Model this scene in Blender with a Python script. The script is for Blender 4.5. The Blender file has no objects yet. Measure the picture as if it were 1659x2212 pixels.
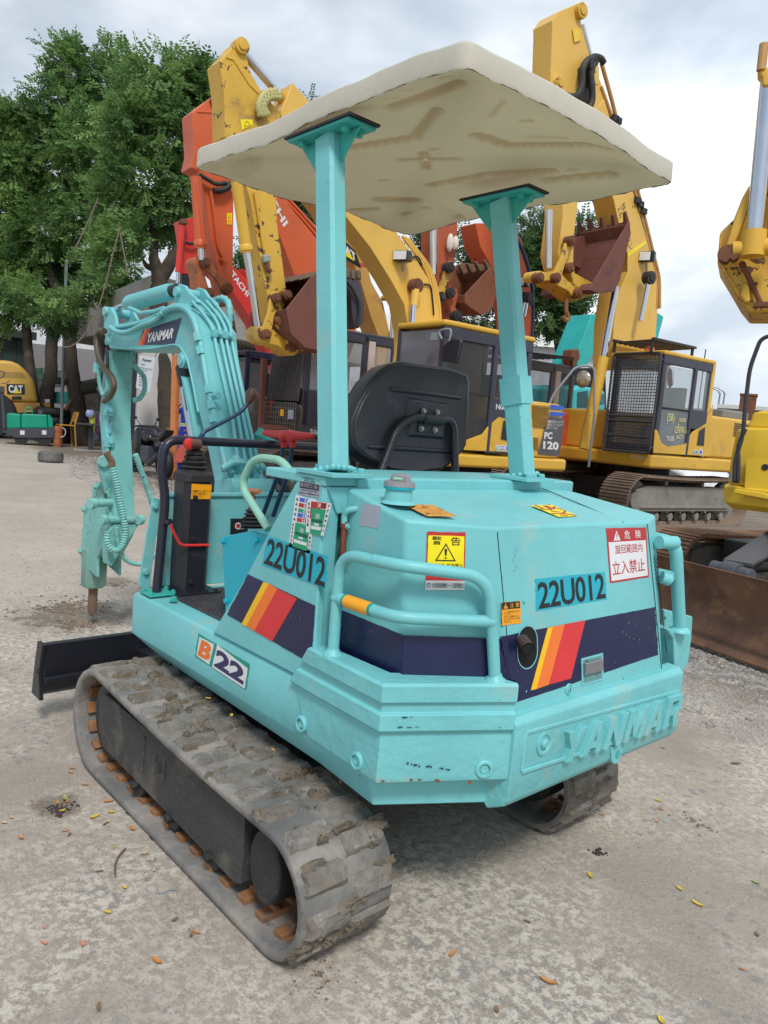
import bpy,bmesh,math,random
import numpy as np
from mathutils import Vector,Matrix
from math import radians,sin,cos,pi
random.seed(7);rng=np.random.default_rng(11)
scn=bpy.context.scene
col=scn.collection
# ---------------------------------------------------------------- camera
CAM=np.array([-2.017,1.893,1.448]);YAW,PIT,ROL=radians(-42.40),radians(-6.614),radians(4.687)
SW,SH,SF=1659.0,2212.0,1623.0
FW=np.array([cos(YAW)*cos(PIT),sin(YAW)*cos(PIT),sin(PIT)])
_rt=np.array([sin(YAW),-cos(YAW),0.0]);_up=np.cross(_rt,FW)
RT=_rt*cos(ROL) + _up*sin(ROL);UP=-_rt*sin(ROL) + _up*cos(ROL)
cd=bpy.data.cameras.new('camera');cam=bpy.data.objects.new('camera',cd);col.objects.link(cam)
cam.matrix_world=Matrix(((RT[0],UP[0],-FW[0],CAM[0]),(RT[1],UP[1],-FW[1],CAM[1]),(RT[2],UP[2],-FW[2],CAM[2]),(0,0,0,1)))
cd.sensor_fit='VERTICAL';cd.sensor_height=36.0;cd.lens=SF*36.0/SH;cd.clip_start=0.05;cd.clip_end=2000
scn.camera=cam
# ---------------------------------------------------------------- world, sun, exposure
SUN_EL,SUN_AZ=radians(52),radians(148)      # direction towards the sun, measured from +X
w=bpy.data.worlds.new('World');scn.world=w;w.use_nodes=True
nt=w.node_tree;nt.nodes.clear()
def _n(t,**k):
    n=nt.nodes.new(t)
    for a,b in k.items():setattr(n,a,b)
    return n
out=_n('ShaderNodeOutputWorld');bg=_n('ShaderNodeBackground');sky=_n('ShaderNodeTexSky')
sky.sky_type='NISHITA';sky.sun_disc=False;sky.sun_elevation=SUN_EL;sky.sun_rotation=pi/2 - SUN_AZ;sky.air_density=1.0;sky.dust_density=1.5
geo=_n('ShaderNodeTexCoord');mp=_n('ShaderNodeMapping');mp.inputs['Scale'].default_value=(1.0,1.0,2.2);mp.inputs['Location'].default_value=(3.1,0.6,0.2)
nz=_n('ShaderNodeTexNoise');nz.inputs['Scale'].default_value=2.2;nz.inputs['Detail'].default_value=8;nz.inputs['Roughness'].default_value=0.52
nz2=_n('ShaderNodeTexNoise');nz2.inputs['Scale'].default_value=3.3;nz2.inputs['Detail'].default_value=6;nz2.inputs['Roughness'].default_value=0.5;nz2.inputs['Distortion'].default_value=0.3
# whiter towards the sun side of the sky (-Y)
sep=_n('ShaderNodeSeparateXYZ');grad=_n('ShaderNodeMath',operation='MULTIPLY_ADD');grad.inputs[1].default_value=-0.16;grad.inputs[2].default_value=0.0
addm=_n('ShaderNodeMath',operation='ADD')
r1=_n('ShaderNodeValToRGB');r1.color_ramp.elements[0].position=0.36;r1.color_ramp.elements[1].position=0.60
r2=_n('ShaderNodeValToRGB');r2.color_ramp.elements[0].position=0.40;r2.color_ramp.elements[1].position=0.66
r2.color_ramp.elements[0].color=(5.0,5.7,6.5,1);r2.color_ramp.elements[1].color=(9.6,9.9,10.4,1)
mix=_n('ShaderNodeMixRGB');skym=_n('ShaderNodeMixRGB',blend_type='ADD');skym.inputs[0].default_value=1.0;skym.inputs[2].default_value=(2.6,2.9,2.9,1)
L=nt.links.new
L(geo.outputs['Generated'],mp.inputs[0]);L(mp.outputs[0],nz.inputs['Vector']);L(mp.outputs[0],nz2.inputs['Vector'])
L(geo.outputs['Generated'],sep.inputs[0]);L(sep.outputs['Y'],grad.inputs[0]);L(grad.outputs[0],addm.inputs[1]);L(nz.outputs['Fac'],addm.inputs[0])
L(addm.outputs[0],r1.inputs[0]);L(nz2.outputs['Fac'],r2.inputs[0]);L(sky.outputs[0],skym.inputs[1]);L(r1.outputs[0],mix.inputs[0]);L(skym.outputs[0],mix.inputs[1]);L(r2.outputs[0],mix.inputs[2])
gm=_n('ShaderNodeMapRange');gm.inputs['From Min'].default_value=-0.95;gm.inputs['From Max'].default_value=-0.15;gm.inputs['To Min'].default_value=1.10;gm.inputs['To Max'].default_value=0.74;L(sep.outputs['Y'],gm.inputs['Value'])
sc_=_n('ShaderNodeVectorMath',operation='SCALE');L(mix.outputs[0],sc_.inputs[0]);L(gm.outputs[0],sc_.inputs['Scale']);L(sc_.outputs[0],bg.inputs['Color']);bg.inputs['Strength'].default_value=0.1;L(bg.outputs[0],out.inputs[0])
sd=bpy.data.lights.new('sun','SUN');sun=bpy.data.objects.new('sun',sd);col.objects.link(sun)
sd.energy=2.0;sd.angle=radians(12);sd.color=(1.0,0.97,0.92)
_d=Vector((cos(SUN_EL)*cos(SUN_AZ),cos(SUN_EL)*sin(SUN_AZ),sin(SUN_EL)));sun.rotation_euler=_d.to_track_quat('Z','Y').to_euler()
scn.view_settings.view_transform='Standard';scn.view_settings.look='None';scn.view_settings.exposure=0.34;scn.view_settings.gamma=1.0
# ---------------------------------------------------------------- sight lines: a measured picture point meets a plane of the place
def S(ox,oy,s):return lambda x,y:(ox+x/s,oy+y/s)
V=S(0,0,1)
Z1=S(276.5,829.5,3.333);Z4=S(608.3,1327,2.5);Zb=S(553,967.8,1.7647);Za=S(110.6,553,2.667);Z3=S(1050.7,1050.7,3.53);Z5=S(55.3,1327,2.0);Z2=S(608.3,940.1,3)
Q1=S(248.8,1188.9,3);Q2=S(1382.5,1106,5.714);Q3=S(0,718.9,6);Q4=S(359.5,304.2,4.705);Q5=S(497.7,663.6,5.714);Q6=S(1493.1,110.6,3.81)
Y1=S(0,553,3);Y2=S(0,55.3,2.308);Y3=S(497.7,387.1,3.333);Y4=S(829.5,497.7,3.75);Y5=S(1106,0,3);Y6=S(1106,663.6,2.667);Y7=S(387.1,55.3,1.5);Y8=S(663.6,746.6,4)
def ray(uv):return FW + RT*(uv[0]-SW/2)/SF + UP*(SH/2-uv[1])/SF
def at(uv,x=None,y=None,z=None,d=None,pl=None,fr=None):
    o,k=CAM,ray(uv)
    if fr is not None:                       # in the frame of a machine (location, heading)
        (lx,ly),a=fr;ca,sa=cos(-a),sin(-a)
        ox,oy=o[0]-lx,o[1]-ly
        o=np.array([ox*ca-oy*sa,ox*sa+oy*ca,o[2]]);k=np.array([k[0]*ca-k[1]*sa,k[0]*sa+k[1]*ca,k[2]])
    if x is not None:t=(x-o[0])/k[0]
    elif y is not None:t=(y-o[1])/k[1]
    elif z is not None:t=(z-o[2])/k[2]
    elif pl is not None:p0,n=np.array(pl[0],float),np.array(pl[1],float);t=((p0-o)@n)/(k@n)
    else:t=d
    return Vector(o+k*t)
def plane3(a,b,c):
    n=(Vector(b)-Vector(a)).cross(Vector(c)-Vector(a)).normalized()
    if n.dot(Vector(CAM)-Vector(a)) < 0:n=-n
    return (Vector(a),n)
# ---------------------------------------------------------------- materials
def hexc(h,k=1.0):
    r=[]
    for i in (0,2,4):
        v=int(h[i:i+2],16)/255.0
        r.append(min(1.0,(v/12.92 if v <= 0.04045 else ((v+0.055)/1.055)**2.4)*k))
    return tuple(r)+(1.0,)
MATS={}
def mat(name,base,rough=0.55,metal=0.0,var=0.10,vs=3.0,dirt=None,dirt2=None,chip=None,bump=0.15,bs=60.0,bump2=0.0,bs2=8.0,emit=0.0,coat=0.0,rv=0.1,spec=0.5):
    """dirt = (colour, amount 0..1, scale): soft patches; chip = (colour, threshold, scale): sharp-edged patches"""
    if name in MATS:return MATS[name]
    m=bpy.data.materials.new(name);m.use_nodes=True;t=m.node_tree;N=t.nodes;Lk=t.links.new
    b=N['Principled BSDF'];b.inputs['Roughness'].default_value=rough;b.inputs['Metallic'].default_value=metal
    if 'Specular IOR Level' in b.inputs:b.inputs['Specular IOR Level'].default_value=spec
    if coat:b.inputs['Coat Weight'].default_value=coat;b.inputs['Coat Roughness'].default_value=0.25
    tc=N.new('ShaderNodeTexCoord')
    def noise(s,det=5,ro=0.6,dist=0.0,vec=None):
        n=N.new('ShaderNodeTexNoise');n.inputs['Scale'].default_value=s;n.inputs['Detail'].default_value=det;n.inputs['Roughness'].default_value=ro;n.inputs['Distortion'].default_value=dist
        Lk(vec or tc.outputs['Object'],n.inputs['Vector']);return n
    def ramp(src,p0,p1,c0=(0,0,0,1),c1=(1,1,1,1)):
        r=N.new('ShaderNodeValToRGB');r.color_ramp.elements[0].position=p0;r.color_ramp.elements[1].position=p1
        r.color_ramp.elements[0].color=c0;r.color_ramp.elements[1].color=c1;Lk(src,r.inputs[0]);return r
    def mixc(f,a,c):
        x=N.new('ShaderNodeMixRGB');Lk(f,x.inputs[0])
        for i,q in ((1,a),(2,c)):
            if isinstance(q,tuple):x.inputs[i].default_value=q
            else:Lk(q,x.inputs[i])
        return x.outputs[0]
    lo=tuple(v*(1-var) for v in base[:3])+(1,);hi=tuple(min(1,v*(1+var)) for v in base[:3])+(1,)
    n1=noise(vs);c=ramp(n1.outputs['Fac'],0.3,0.7,lo,hi).outputs[0]
    for k,dd in enumerate((dirt,dirt2)):
        if dd:
            nd=noise(dd[2],7,0.65,0.2);f=ramp(nd.outputs['Fac'],0.72-dd[1]*0.42,0.86-dd[1]*0.30).outputs[0];c=mixc(f,c,dd[0])
    if chip:
        nc=noise(chip[2],6,0.6,0.4);f=ramp(nc.outputs['Fac'],chip[1],chip[1]+0.012).outputs[0];c=mixc(f,c,chip[0])
    Lk(c,b.inputs['Base Color'])
    if rv:
        mr=N.new('ShaderNodeMapRange');mr.inputs['To Min'].default_value=max(0.02,rough-rv);mr.inputs['To Max'].default_value=min(1,rough+rv)
        Lk(noise(vs*3.1).outputs['Fac'],mr.inputs['Value']);Lk(mr.outputs[0],b.inputs['Roughness'])
    if bump:
        bp=N.new('ShaderNodeBump');bp.inputs['Strength'].default_value=bump;bp.inputs['Distance'].default_value=0.01;Lk(noise(bs,4,0.6).outputs['Fac'],bp.inputs['Height'])
        if bump2:
            b2=N.new('ShaderNodeBump');b2.inputs['Strength'].default_value=bump2;b2.inputs['Distance'].default_value=0.03;Lk(noise(bs2,3,0.5).outputs['Fac'],b2.inputs['Height']);Lk(b2.outputs[0],bp.inputs['Normal'])
        Lk(bp.outputs[0],b.inputs['Normal'])
    if emit:b.inputs['Emission Color'].default_value=base;b.inputs['Emission Strength'].default_value=emit
    MATS[name]=m;return m
def glassmat(name,tint,alpha=0.45,rough=0.05):
    if name in MATS:return MATS[name]
    m=bpy.data.materials.new(name);m.use_nodes=True;b=m.node_tree.nodes['Principled BSDF']
    b.inputs['Base Color'].default_value=tint;b.inputs['Roughness'].default_value=rough;b.inputs['Alpha'].default_value=alpha
    n=m.node_tree.nodes.new('ShaderNodeTexNoise');n.inputs['Scale'].default_value=3.0;mr=m.node_tree.nodes.new('ShaderNodeMapRange');mr.inputs['To Min'].default_value=alpha-0.1;mr.inputs['To Max'].default_value=min(1,alpha+0.12)
    m.node_tree.links.new(n.outputs['Fac'],mr.inputs['Value']);m.node_tree.links.new(mr.outputs[0],b.inputs['Alpha'])
    MATS[name]=m;return m
# ---------------------------------------------------------------- mesh building
def frame_of(d):
    d=d.normalized();a=Vector((0,0,1)) if abs(d.z) < 0.9 else Vector((1,0,0));u=d.cross(a).normalized();return u,d.cross(u).normalized()
def fillet(path,r,n=5):
    P=[Vector(p) for p in path];o=[P[0]]
    for i in range(1,len(P)-1):
        a,b,c=P[i-1],P[i],P[i+1];u=(a-b);v=(c-b);q=min(r,u.length*0.49,v.length*0.49);s=b+u.normalized()*q;e=b+v.normalized()*q
        for k in range(n+1):
            t=k/n;o.append(s*(1-t)**2+b*2*t*(1-t)+e*t*t)
    o.append(P[-1]);return o
def spline(path,n=8):
    P=[Vector(p) for p in path];Q=[P[0]*2-P[1]]+P+[P[-1]*2-P[-2]];o=[]
    for i in range(1,len(Q)-2):
        for k in range(n):
            t=k/n;a,b,c,d=Q[i-1],Q[i],Q[i+1],Q[i+2]
            o.append(0.5*((2*b)+(c-a)*t+(2*a-5*b+4*c-d)*t*t+(3*b-a-3*c+d)*t**3))
    o.append(P[-1]);return o
class MB:
    def __init__(s):s.v=[];s.f=[];s.m=[]
    def add(s,V_,F_,m=0):
        b=len(s.v);s.v += [tuple(x) for x in V_];s.f += [tuple(b+i for i in f) for f in F_];s.m += [m]*len(F_);return s
    def hexa(s,a,b,m=0):      # a, b: two quads (4 points each), b is the far side of a
        return s.add(list(a)+list(b),[(0,1,2,3),(7,6,5,4),(0,4,5,1),(1,5,6,2),(2,6,7,3),(3,7,4,0)],m)
    def box(s,x0,x1,y0,y1,z0,z1,m=0):
        return s.hexa([(x0,y0,z0),(x1,y0,z0),(x1,y1,z0),(x0,y1,z0)],[(x0,y0,z1),(x1,y0,z1),(x1,y1,z1),(x0,y1,z1)],m)
    def obox(s,c,ax,ay,az,m=0):
        c,ax,ay,az=map(Vector,(c,ax,ay,az))
        return s.hexa([c-ax-ay-az,c+ax-ay-az,c+ax+ay-az,c-ax+ay-az],[c-ax-ay+az,c+ax-ay+az,c+ax+ay+az,c-ax+ay+az],m)
    def bar(s,p0,p1,w_,h,side=(0,1,0),m=0):
        p0,p1=Vector(p0),Vector(p1);d=p1-p0;sd_=Vector(side);sd_=(sd_-d.normalized()*sd_.dot(d.normalized())).normalized();n=d.normalized().cross(sd_)
        return s.obox((p0+p1)/2,d/2,sd_*w_/2,n*h/2,m)
    def prism(s,pts,vec,m=0,m2=None):
        n=len(pts);P=[Vector(p) for p in pts];v_=Vector(vec);b=len(s.v)
        s.v += [tuple(p) for p in P]+[tuple(p+v_) for p in P]
        s.f += [tuple(range(b,b+n)),tuple(range(b+2*n-1,b+n-1,-1))]+[(b+i,b+(i+1) % n,b+n+(i+1) % n,b+n+i) for i in range(n)]
        s.m += [m,m]+[m if m2 is None else m2]*n;return s
    def ringprism(s,outer,inner,vec,m=0):
        n=len(outer);v_=Vector(vec);b=len(s.v);O=[Vector(p) for p in outer];I=[Vector(p) for p in inner]
        s.v += [tuple(p) for p in O+I]+[tuple(p+v_) for p in O+I]
        for i in range(n):
            j=(i+1) % n
            s.f += [(b+i,b+j,b+n+j,b+n+i),(b+2*n+i,b+3*n+i,b+3*n+j,b+2*n+j),(b+i,b+2*n+i,b+2*n+j,b+j),(b+n+i,b+n+j,b+3*n+j,b+3*n+i)]
        s.m += [m]*4*n;return s
    def loft(s,loops,m=0,cap=True,closed=True,ms=None):
        b=len(s.v);n=len(loops[0])
        for lp in loops:s.v += [tuple(p) for p in lp]
        for k in range(len(loops)-1):
            for i in range(n if closed else n-1):
                j=(i+1) % n;s.f.append((b+k*n+i,b+k*n+j,b+(k+1)*n+j,b+(k+1)*n+i));s.m.append(ms[k] if ms else m)
        if cap:s.f += [tuple(range(b+n-1,b-1,-1)),tuple(range(b+(len(loops)-1)*n,b+len(loops)*n))];s.m += [ms[0] if ms else m,ms[-1] if ms else m]
        return s
    def tube(s,path,r,n=12,m=0,cap=True,loop=False,flat=None):
        P=[Vector(p) for p in path];q=[P[0]]
        rr=[r]*len(P) if not hasattr(r,'__len__') else list(r);rq=[rr[0]]
        for p,a in zip(P[1:],rr[1:]):
            if (p-q[-1]).length > 1e-6:q.append(p);rq.append(a)
        P=q;L_=[];u=None
        for i,p in enumerate(P):
            d=(P[min(i+1,len(P)-1)]-P[max(i-1,0)]).normalized()
            if u is None:u,v_=frame_of(d)
            else:
                u=(u-d*u.dot(d)).normalized();v_=d.cross(u)
            L_.append([p+(u*cos(2*pi*k/n)+v_*sin(2*pi*k/n))*rq[i] for k in range(n)])
        return s.loft(L_,m,cap)
    def hose(s,path,r,pitch=0.012,n=9,m=0,amp=0.16):
        P=[Vector(p) for p in path];T=[0]
        for i in range(1,len(P)):T.append(T[-1]+(P[i]-P[i-1]).length)
        k=max(6,int(T[-1]/pitch*2));o=[];rr=[];j=0
        for i in range(k+1):
            t=T[-1]*i/k
            while j < len(P)-2 and T[j+1] < t:j += 1
            f_=(t-T[j])/max(1e-6,T[j+1]-T[j]);o.append(P[j].lerp(P[j+1],min(1,f_)));rr.append(r*(1+amp*(1 if i % 2 else -1)))
        return s.tube(o,rr,n,m)
    def cyl(s,p0,p1,r,n=20,m=0,r1=None):return s.tube([p0,p1],[r,r if r1 is None else r1],n,m)
    def lathe(s,p0,d,prof,n=20,m=0,ms=None):
        p0=Vector(p0);d=Vector(d).normalized();u,v_=frame_of(d)
        return s.loft([[p0+d*t+(u*cos(2*pi*k/n)+v_*sin(2*pi*k/n))*max(r,1e-4) for k in range(n)] for t,r in prof],m,ms=ms)
    def ball(s,c,r,sc=(1,1,1),n=14,k=9,m=0,ax=None):
        c=Vector(c);L_=[]
        for i in range(k+1):
            a=-pi/2+pi*i/k;rr=max(cos(a),1e-3)*r
            L_.append([c+Vector((rr*cos(2*pi*j/n)*sc[0],rr*sin(2*pi*j/n)*sc[1],sin(a)*r*sc[2])) for j in range(n)])
        return s.loft(L_,m)
    def hexbolt(s,p,d,r=0.012,h=0.01,m=0):
        p=Vector(p);d=Vector(d).normalized();s.cyl(p,p+d*h*0.3,r*1.35,14,m);return s.cyl(p+d*h*0.3,p+d*h*1.3,r,6,m)
    def build(s,name,mats,parent=None,bevel=0.0,seg=2,smooth=35,label=None,loc=None):
        me=bpy.data.meshes.new(name);me.from_pydata(s.v,[],s.f);me.update()
        bm=bmesh.new();bm.from_mesh(me);bmesh.ops.recalc_face_normals(bm,faces=bm.faces);bm.to_mesh(me);bm.free()
        if not isinstance(mats,(list,tuple)):mats=[mats]
        for q in mats:me.materials.append(q)
        me.polygons.foreach_set('material_index',s.m)
        if smooth:
            me.polygons.foreach_set('use_smooth',[True]*len(me.polygons));me.set_sharp_from_angle(angle=radians(smooth))
        o=bpy.data.objects.new(name,me);col.objects.link(o)
        if parent is not None:o.parent=parent
        if loc is not None:o.location=loc
        if bevel:
            md=o.modifiers.new('bevel','BEVEL');md.width=bevel;md.segments=seg;md.limit_method='ANGLE';md.angle_limit=radians(40);md.harden_normals=True;md.use_clamp_overlap=True
        if label:o['label']=label
        return o
def thing(name,label,cat,loc=(0,0,0),rz=0.0,group=None):
    o=bpy.data.objects.new(name,None);col.objects.link(o);o.location=loc;o.rotation_euler=(0,0,rz);o['label']=label;o['category']=cat;o.empty_display_size=0.1
    if group:o['group']=group
    return o
def tag(o,label,cat,group=None):
    o['label']=label;o['category']=cat
    if group:o['group']=group
    return o
def structure(o):o['kind']='structure';return o
# ---------------------------------------------------------------- decals and lettering
_tx={}
def glyph_mesh(txt,off=0.0,ext=0.0,shear=0.0,sp=1.0,line=0.9,align='LEFT'):
    key=(txt,off,ext,shear,sp,line,align)
    if key not in _tx:
        c=bpy.data.curves.new('lettering','FONT');c.body=txt;c.offset=off;c.shear=shear;c.space_character=sp;c.space_line=line;c.align_x=align;c.resolution_u=3
        o=bpy.data.objects.new('lettering',c);col.objects.link(o);bpy.context.view_layer.update()
        me=bpy.data.meshes.new_from_object(o.evaluated_get(bpy.context.evaluated_depsgraph_get()));bpy.data.objects.remove(o);bpy.data.curves.remove(c)
        vs_=[v.co.copy() for v in me.vertices];fs=[tuple(p.vertices) for p in me.polygons];bpy.data.meshes.remove(me)
        x0=min(v.x for v in vs_);x1=max(v.x for v in vs_);y0=min(v.y for v in vs_);y1=max(v.y for v in vs_)
        _tx[key]=([((v.x-x0)/(x1-x0),(v.y-y0)/(y1-y0)) for v in vs_],fs)
    return _tx[key]
def quadpt(q,s_,t):   # q = (bottom-left, bottom-right, top-right, top-left)
    a=Vector(q[0]).lerp(Vector(q[1]),s_);b=Vector(q[3]).lerp(Vector(q[2]),s_);return a.lerp(b,t)
def qnormal(q):return (Vector(q[1])-Vector(q[0])).cross(Vector(q[3])-Vector(q[0])).normalized()
def sub(q,x0,y0,x1,y1):return [quadpt(q,x0,y0),quadpt(q,x1,y0),quadpt(q,x1,y1),quadpt(q,x0,y1)]
def put_text(mb,q,txt,lift=0.002,m=0,off=0.02,thick=0.0,**k):
    vs_,fs=glyph_mesh(txt,off,**k);n=qnormal(q);V_=[quadpt(q,a,b)+n*lift for a,b in vs_]
    mb.add(V_,fs,m)
    if thick:
        nv=len(V_);mb.add([v-n*thick for v in V_],[tuple(reversed(f)) for f in fs],m)
        ed={}
        for f in fs:
            for i in range(len(f)):
                e=(f[i],f[(i+1) % len(f)]);ed[e]=1
        sides=[e for e in ed if (e[1],e[0]) not in ed];b=len(mb.v)
        for a,c in sides:
            b=len(mb.v);mb.v += [tuple(V_[a]),tuple(V_[c]),tuple(V_[c]-n*thick),tuple(V_[a]-n*thick)];mb.f.append((b,b+1,b+2,b+3));mb.m.append(m)
    return mb
def patch(mb,q,lift=0.001,m=0,jag=0.0,seed=0,n=8):      # a thin sticker, edge slightly uneven
    nn=qnormal(q);r_=random.Random(seed);P=[]
    E=[((0,0),(1,0)),((1,0),(1,1)),((1,1),(0,1)),((0,1),(0,0))]
    for (a,b) in E:
        for i in range(n if jag else 1):
            t=i/(n if jag else 1);s_,tt=a[0]+(b[0]-a[0])*t,a[1]+(b[1]-a[1])*t
            P.append(quadpt(q,s_+r_.uniform(-jag,jag),tt+r_.uniform(-jag,jag))+nn*lift)
    b0=len(mb.v);mb.v += [tuple(p) for p in P]+[tuple(p-nn*min(lift*0.95,0.0008)) for p in P];k=len(P)
    mb.f.append(tuple(range(b0,b0+k)));mb.m.append(m)
    for i in range(k):mb.f.append((b0+i,b0+(i+1) % k,b0+k+(i+1) % k,b0+k+i));mb.m.append(m)
    return mb
def poly(mb,q,pts,lift,m=0):
    nn=qnormal(q);b=len(mb.v);mb.v += [tuple(quadpt(q,a,c)+nn*lift) for a,c in pts];mb.f.append(tuple(range(b,b+len(pts))));mb.m.append(m);return mb
# ================================================================ materials
TEAL=mat('teal_paint',(0.168,0.515,0.54,1),0.46,var=0.10,vs=2.3,dirt=((0.34,0.47,0.42,1),0.34,4.0),dirt2=((0.26,0.36,0.31,1),0.12,13.0),chip=((0.03,0.18,0.16,1),0.715,26.0),bump=0.16,bs=42,bump2=0.08,bs2=11)
TEALF=mat('teal_cast_paint',(0.168,0.515,0.54,1),0.5,var=0.10,vs=2.6,dirt=((0.34,0.46,0.40,1),0.3,5.0),dirt2=((0.22,0.30,0.25,1),0.14,11.0),chip=((0.02,0.12,0.11,1),0.71,19.0),bump=0.4,bs=26,bump2=0.18,bs2=8)
TEALD=mat('worn_teal_paint',(0.20,0.50,0.46,1),0.5,var=0.12,vs=6,dirt=((0.17,0.20,0.17,1),0.42,9.0),chip=((0.06,0.05,0.04,1),0.66,30.0),bump=0.5,bs=50)
TEALG=mat('faded_green_paint',(0.25,0.52,0.42,1),0.45,dirt=((0.35,0.42,0.3,1),0.3,25.0),chip=((0.10,0.10,0.07,1),0.70,60.0),bump=0.2)
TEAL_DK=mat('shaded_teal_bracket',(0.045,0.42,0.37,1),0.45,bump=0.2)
CYAN=mat('cyan_paint',(0.01,0.40,0.52,1),0.4,var=0.06,dirt=((0.10,0.55,0.50,1),0.15,14.0),bump=0.12)
NAVY=mat('navy_decal',(0.010,0.014,0.062,1),0.35,var=0.2,dirt=((0.05,0.05,0.13,1),0.2,9.0),chip=((0.25,0.42,0.45,1),0.735,42.0),bump=0.12,bs=120)
DYEL=mat('yellow_decal',hexc('f2bd10'),0.5,dirt=((0.55,0.38,0.12,1),0.2,12.0),chip=((0.25,0.3,0.25,1),0.73,40.0),bump=0.05);DORG=mat('orange_decal',hexc('ec772c'),0.5,dirt=((0.6,0.25,0.12,1),0.2,12.0),chip=((0.25,0.3,0.25,1),0.73,40.0),bump=0.05);DRED=mat('red_decal',hexc('d43438'),0.5,dirt=((0.5,0.1,0.1,1),0.25,10.0),chip=((0.5,0.3,0.3,1),0.73,40.0),bump=0.05)
WHITE=mat('white_vinyl',hexc('e6e8ea',0.9),0.45,var=0.04,dirt=((0.5,0.5,0.48,1),0.15,25.0),bump=0.03)
BLACK=mat('black_ink',(0.012,0.012,0.014,1),0.45,var=0.2,bump=0.05)
SRED=mat('red_ink',hexc('b52a2a'),0.45,bump=0.03);SYEL=mat('yellow_vinyl',hexc('f0dc10'),0.4,bump=0.03);SGRN=mat('green_vinyl',hexc('0f9a72'),0.4,bump=0.03);SBLU=mat('blue_vinyl',hexc('3560c8'),0.4,bump=0.03)
SORG=mat('amber_vinyl',hexc('f0a31c'),0.4,dirt=((0.05,0.35,0.3,1),0.1,40.0),bump=0.03);SGREY=mat('silver_vinyl',hexc('a3a6b4'),0.4,dirt=((0.4,0.4,0.45,1),0.2,30.0),bump=0.03)
SDGRN=mat('old_green_paint',(0.01,0.30,0.22,1),0.5,bump=0.1)
BLK=mat('black_painted_steel',(0.016,0.017,0.024,1),0.38,var=0.2,dirt=((0.05,0.05,0.055,1),0.25,12.0),bump=0.12,bs=60)
BLKD=mat('dusty_black_steel',(0.022,0.022,0.023,1),0.6,var=0.25,dirt=((0.10,0.09,0.075,1),0.45,5.0),dirt2=((0.05,0.05,0.05,1),0.4,40.0),bump=0.35,bs=90)
VINYL=mat('black_seat_vinyl',(0.017,0.017,0.019,1),0.42,var=0.2,dirt=((0.05,0.052,0.055,1),0.2,18.0),bump=0.12,bs=140)
SEATB=mat('seat_back_plastic',(0.020,0.020,0.027,1),0.42,var=0.3,dirt=((0.06,0.06,0.07,1),0.42,7.0),chip=((0.14,0.14,0.15,1),0.73,30.0),bump=0.08,bs=90)
RUB=mat('track_rubber',(0.15,0.147,0.142,1),0.7,var=0.25,vs=4,dirt=((0.30,0.27,0.235,1),0.68,4.5),dirt2=((0.05,0.052,0.062,1),0.3,11.0),bump=0.35,bs=45,bump2=0.2,bs2=14)
MUD=mat('dried_mud',(0.155,0.125,0.092,1),0.95,var=0.3,vs=14,dirt=((0.27,0.25,0.21,1),0.35,22.0),bump=1.0,bs=60,bump2=0.8,bs2=22)
MUDL=mat('mud_worn_rubber',(0.185,0.17,0.15,1),0.9,var=0.3,vs=10,dirt=((0.34,0.32,0.30,1),0.45,16.0),dirt2=((0.15,0.11,0.075,1),0.55,7.0),bump=0.9,bs=50,bump2=0.6,bs2=18)
RUST=mat('rusty_steel',(0.17,0.062,0.028,1),0.75,var=0.35,vs=3,dirt=((0.075,0.032,0.022,1),0.5,4.0),dirt2=((0.30,0.15,0.06,1),0.25,12.0),bump=0.4,bs=50)
RUSTB=mat('rusty_blade_steel',(0.185,0.095,0.062,1),0.6,var=0.35,vs=2.5,dirt=((0.085,0.042,0.032,1),0.5,3.0),dirt2=((0.30,0.17,0.07,1),0.46,8.0),bump=0.35,bs=50)
RUSTO=mat('orange_rust',(0.27,0.125,0.05,1),0.8,var=0.35,vs=9,dirt=((0.13,0.10,0.08,1),0.5,11.0),dirt2=((0.36,0.19,0.07,1),0.3,20.0),bump=0.5)
SHOE=mat('dusty_track_shoe',(0.245,0.18,0.135,1),0.8,var=0.25,vs=3,dirt=((0.12,0.07,0.045,1),0.4,6.0),dirt2=((0.33,0.29,0.24,1),0.35,4.0),bump=0.3)
SHOEF=mat('dusty_track_frame',(0.23,0.215,0.19,1),0.85,var=0.2,dirt=((0.10,0.085,0.07,1),0.35,5.0),bump=0.3)
COPPER=mat('copper_pipe',(0.30,0.085,0.04,1),0.35,0.6,bump=0.1)
CHROME=mat('chrome_rod',(0.62,0.63,0.66,1),0.12,1.0,var=0.05,rv=0.05,bump=0.0)
STEEL=mat('bare_steel',(0.35,0.34,0.36,1),0.4,0.7,bump=0.1)
GREYP=mat('grey_plastic_cap',(0.25,0.25,0.27,1),0.5,bump=0.15)
LRED=mat('red_lever_plastic',hexc('cf3030'),0.4,bump=0.03);LBRN=mat('brown_knob',(0.11,0.055,0.04,1),0.35,bump=0.05);LBLU=mat('dark_blue_lever',(0.012,0.05,0.11,1),0.35,bump=0.08);LTAN=mat('tan_handle',(0.42,0.16,0.07,1),0.5)
BOOT=mat('rubber_boot',(0.02,0.02,0.022,1),0.6,bump=0.05)
CANOPY=mat('cream_fibreglass',(0.74,0.67,0.49,1),0.5,var=0.06,vs=2.0,dirt=((0.42,0.36,0.24,1),0.28,3.0),chip=((0.10,0.09,0.07,1),0.755,16.0),bump=0.12,bs=30)
CANTOP=mat('cream_fibreglass_top',(0.70,0.68,0.60,1),0.5,var=0.05,vs=3.0,dirt=((0.45,0.42,0.36,1),0.2,7.0),chip=((0.25,0.22,0.17,1),0.73,20.0),bump=0.25,bs=20)
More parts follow.
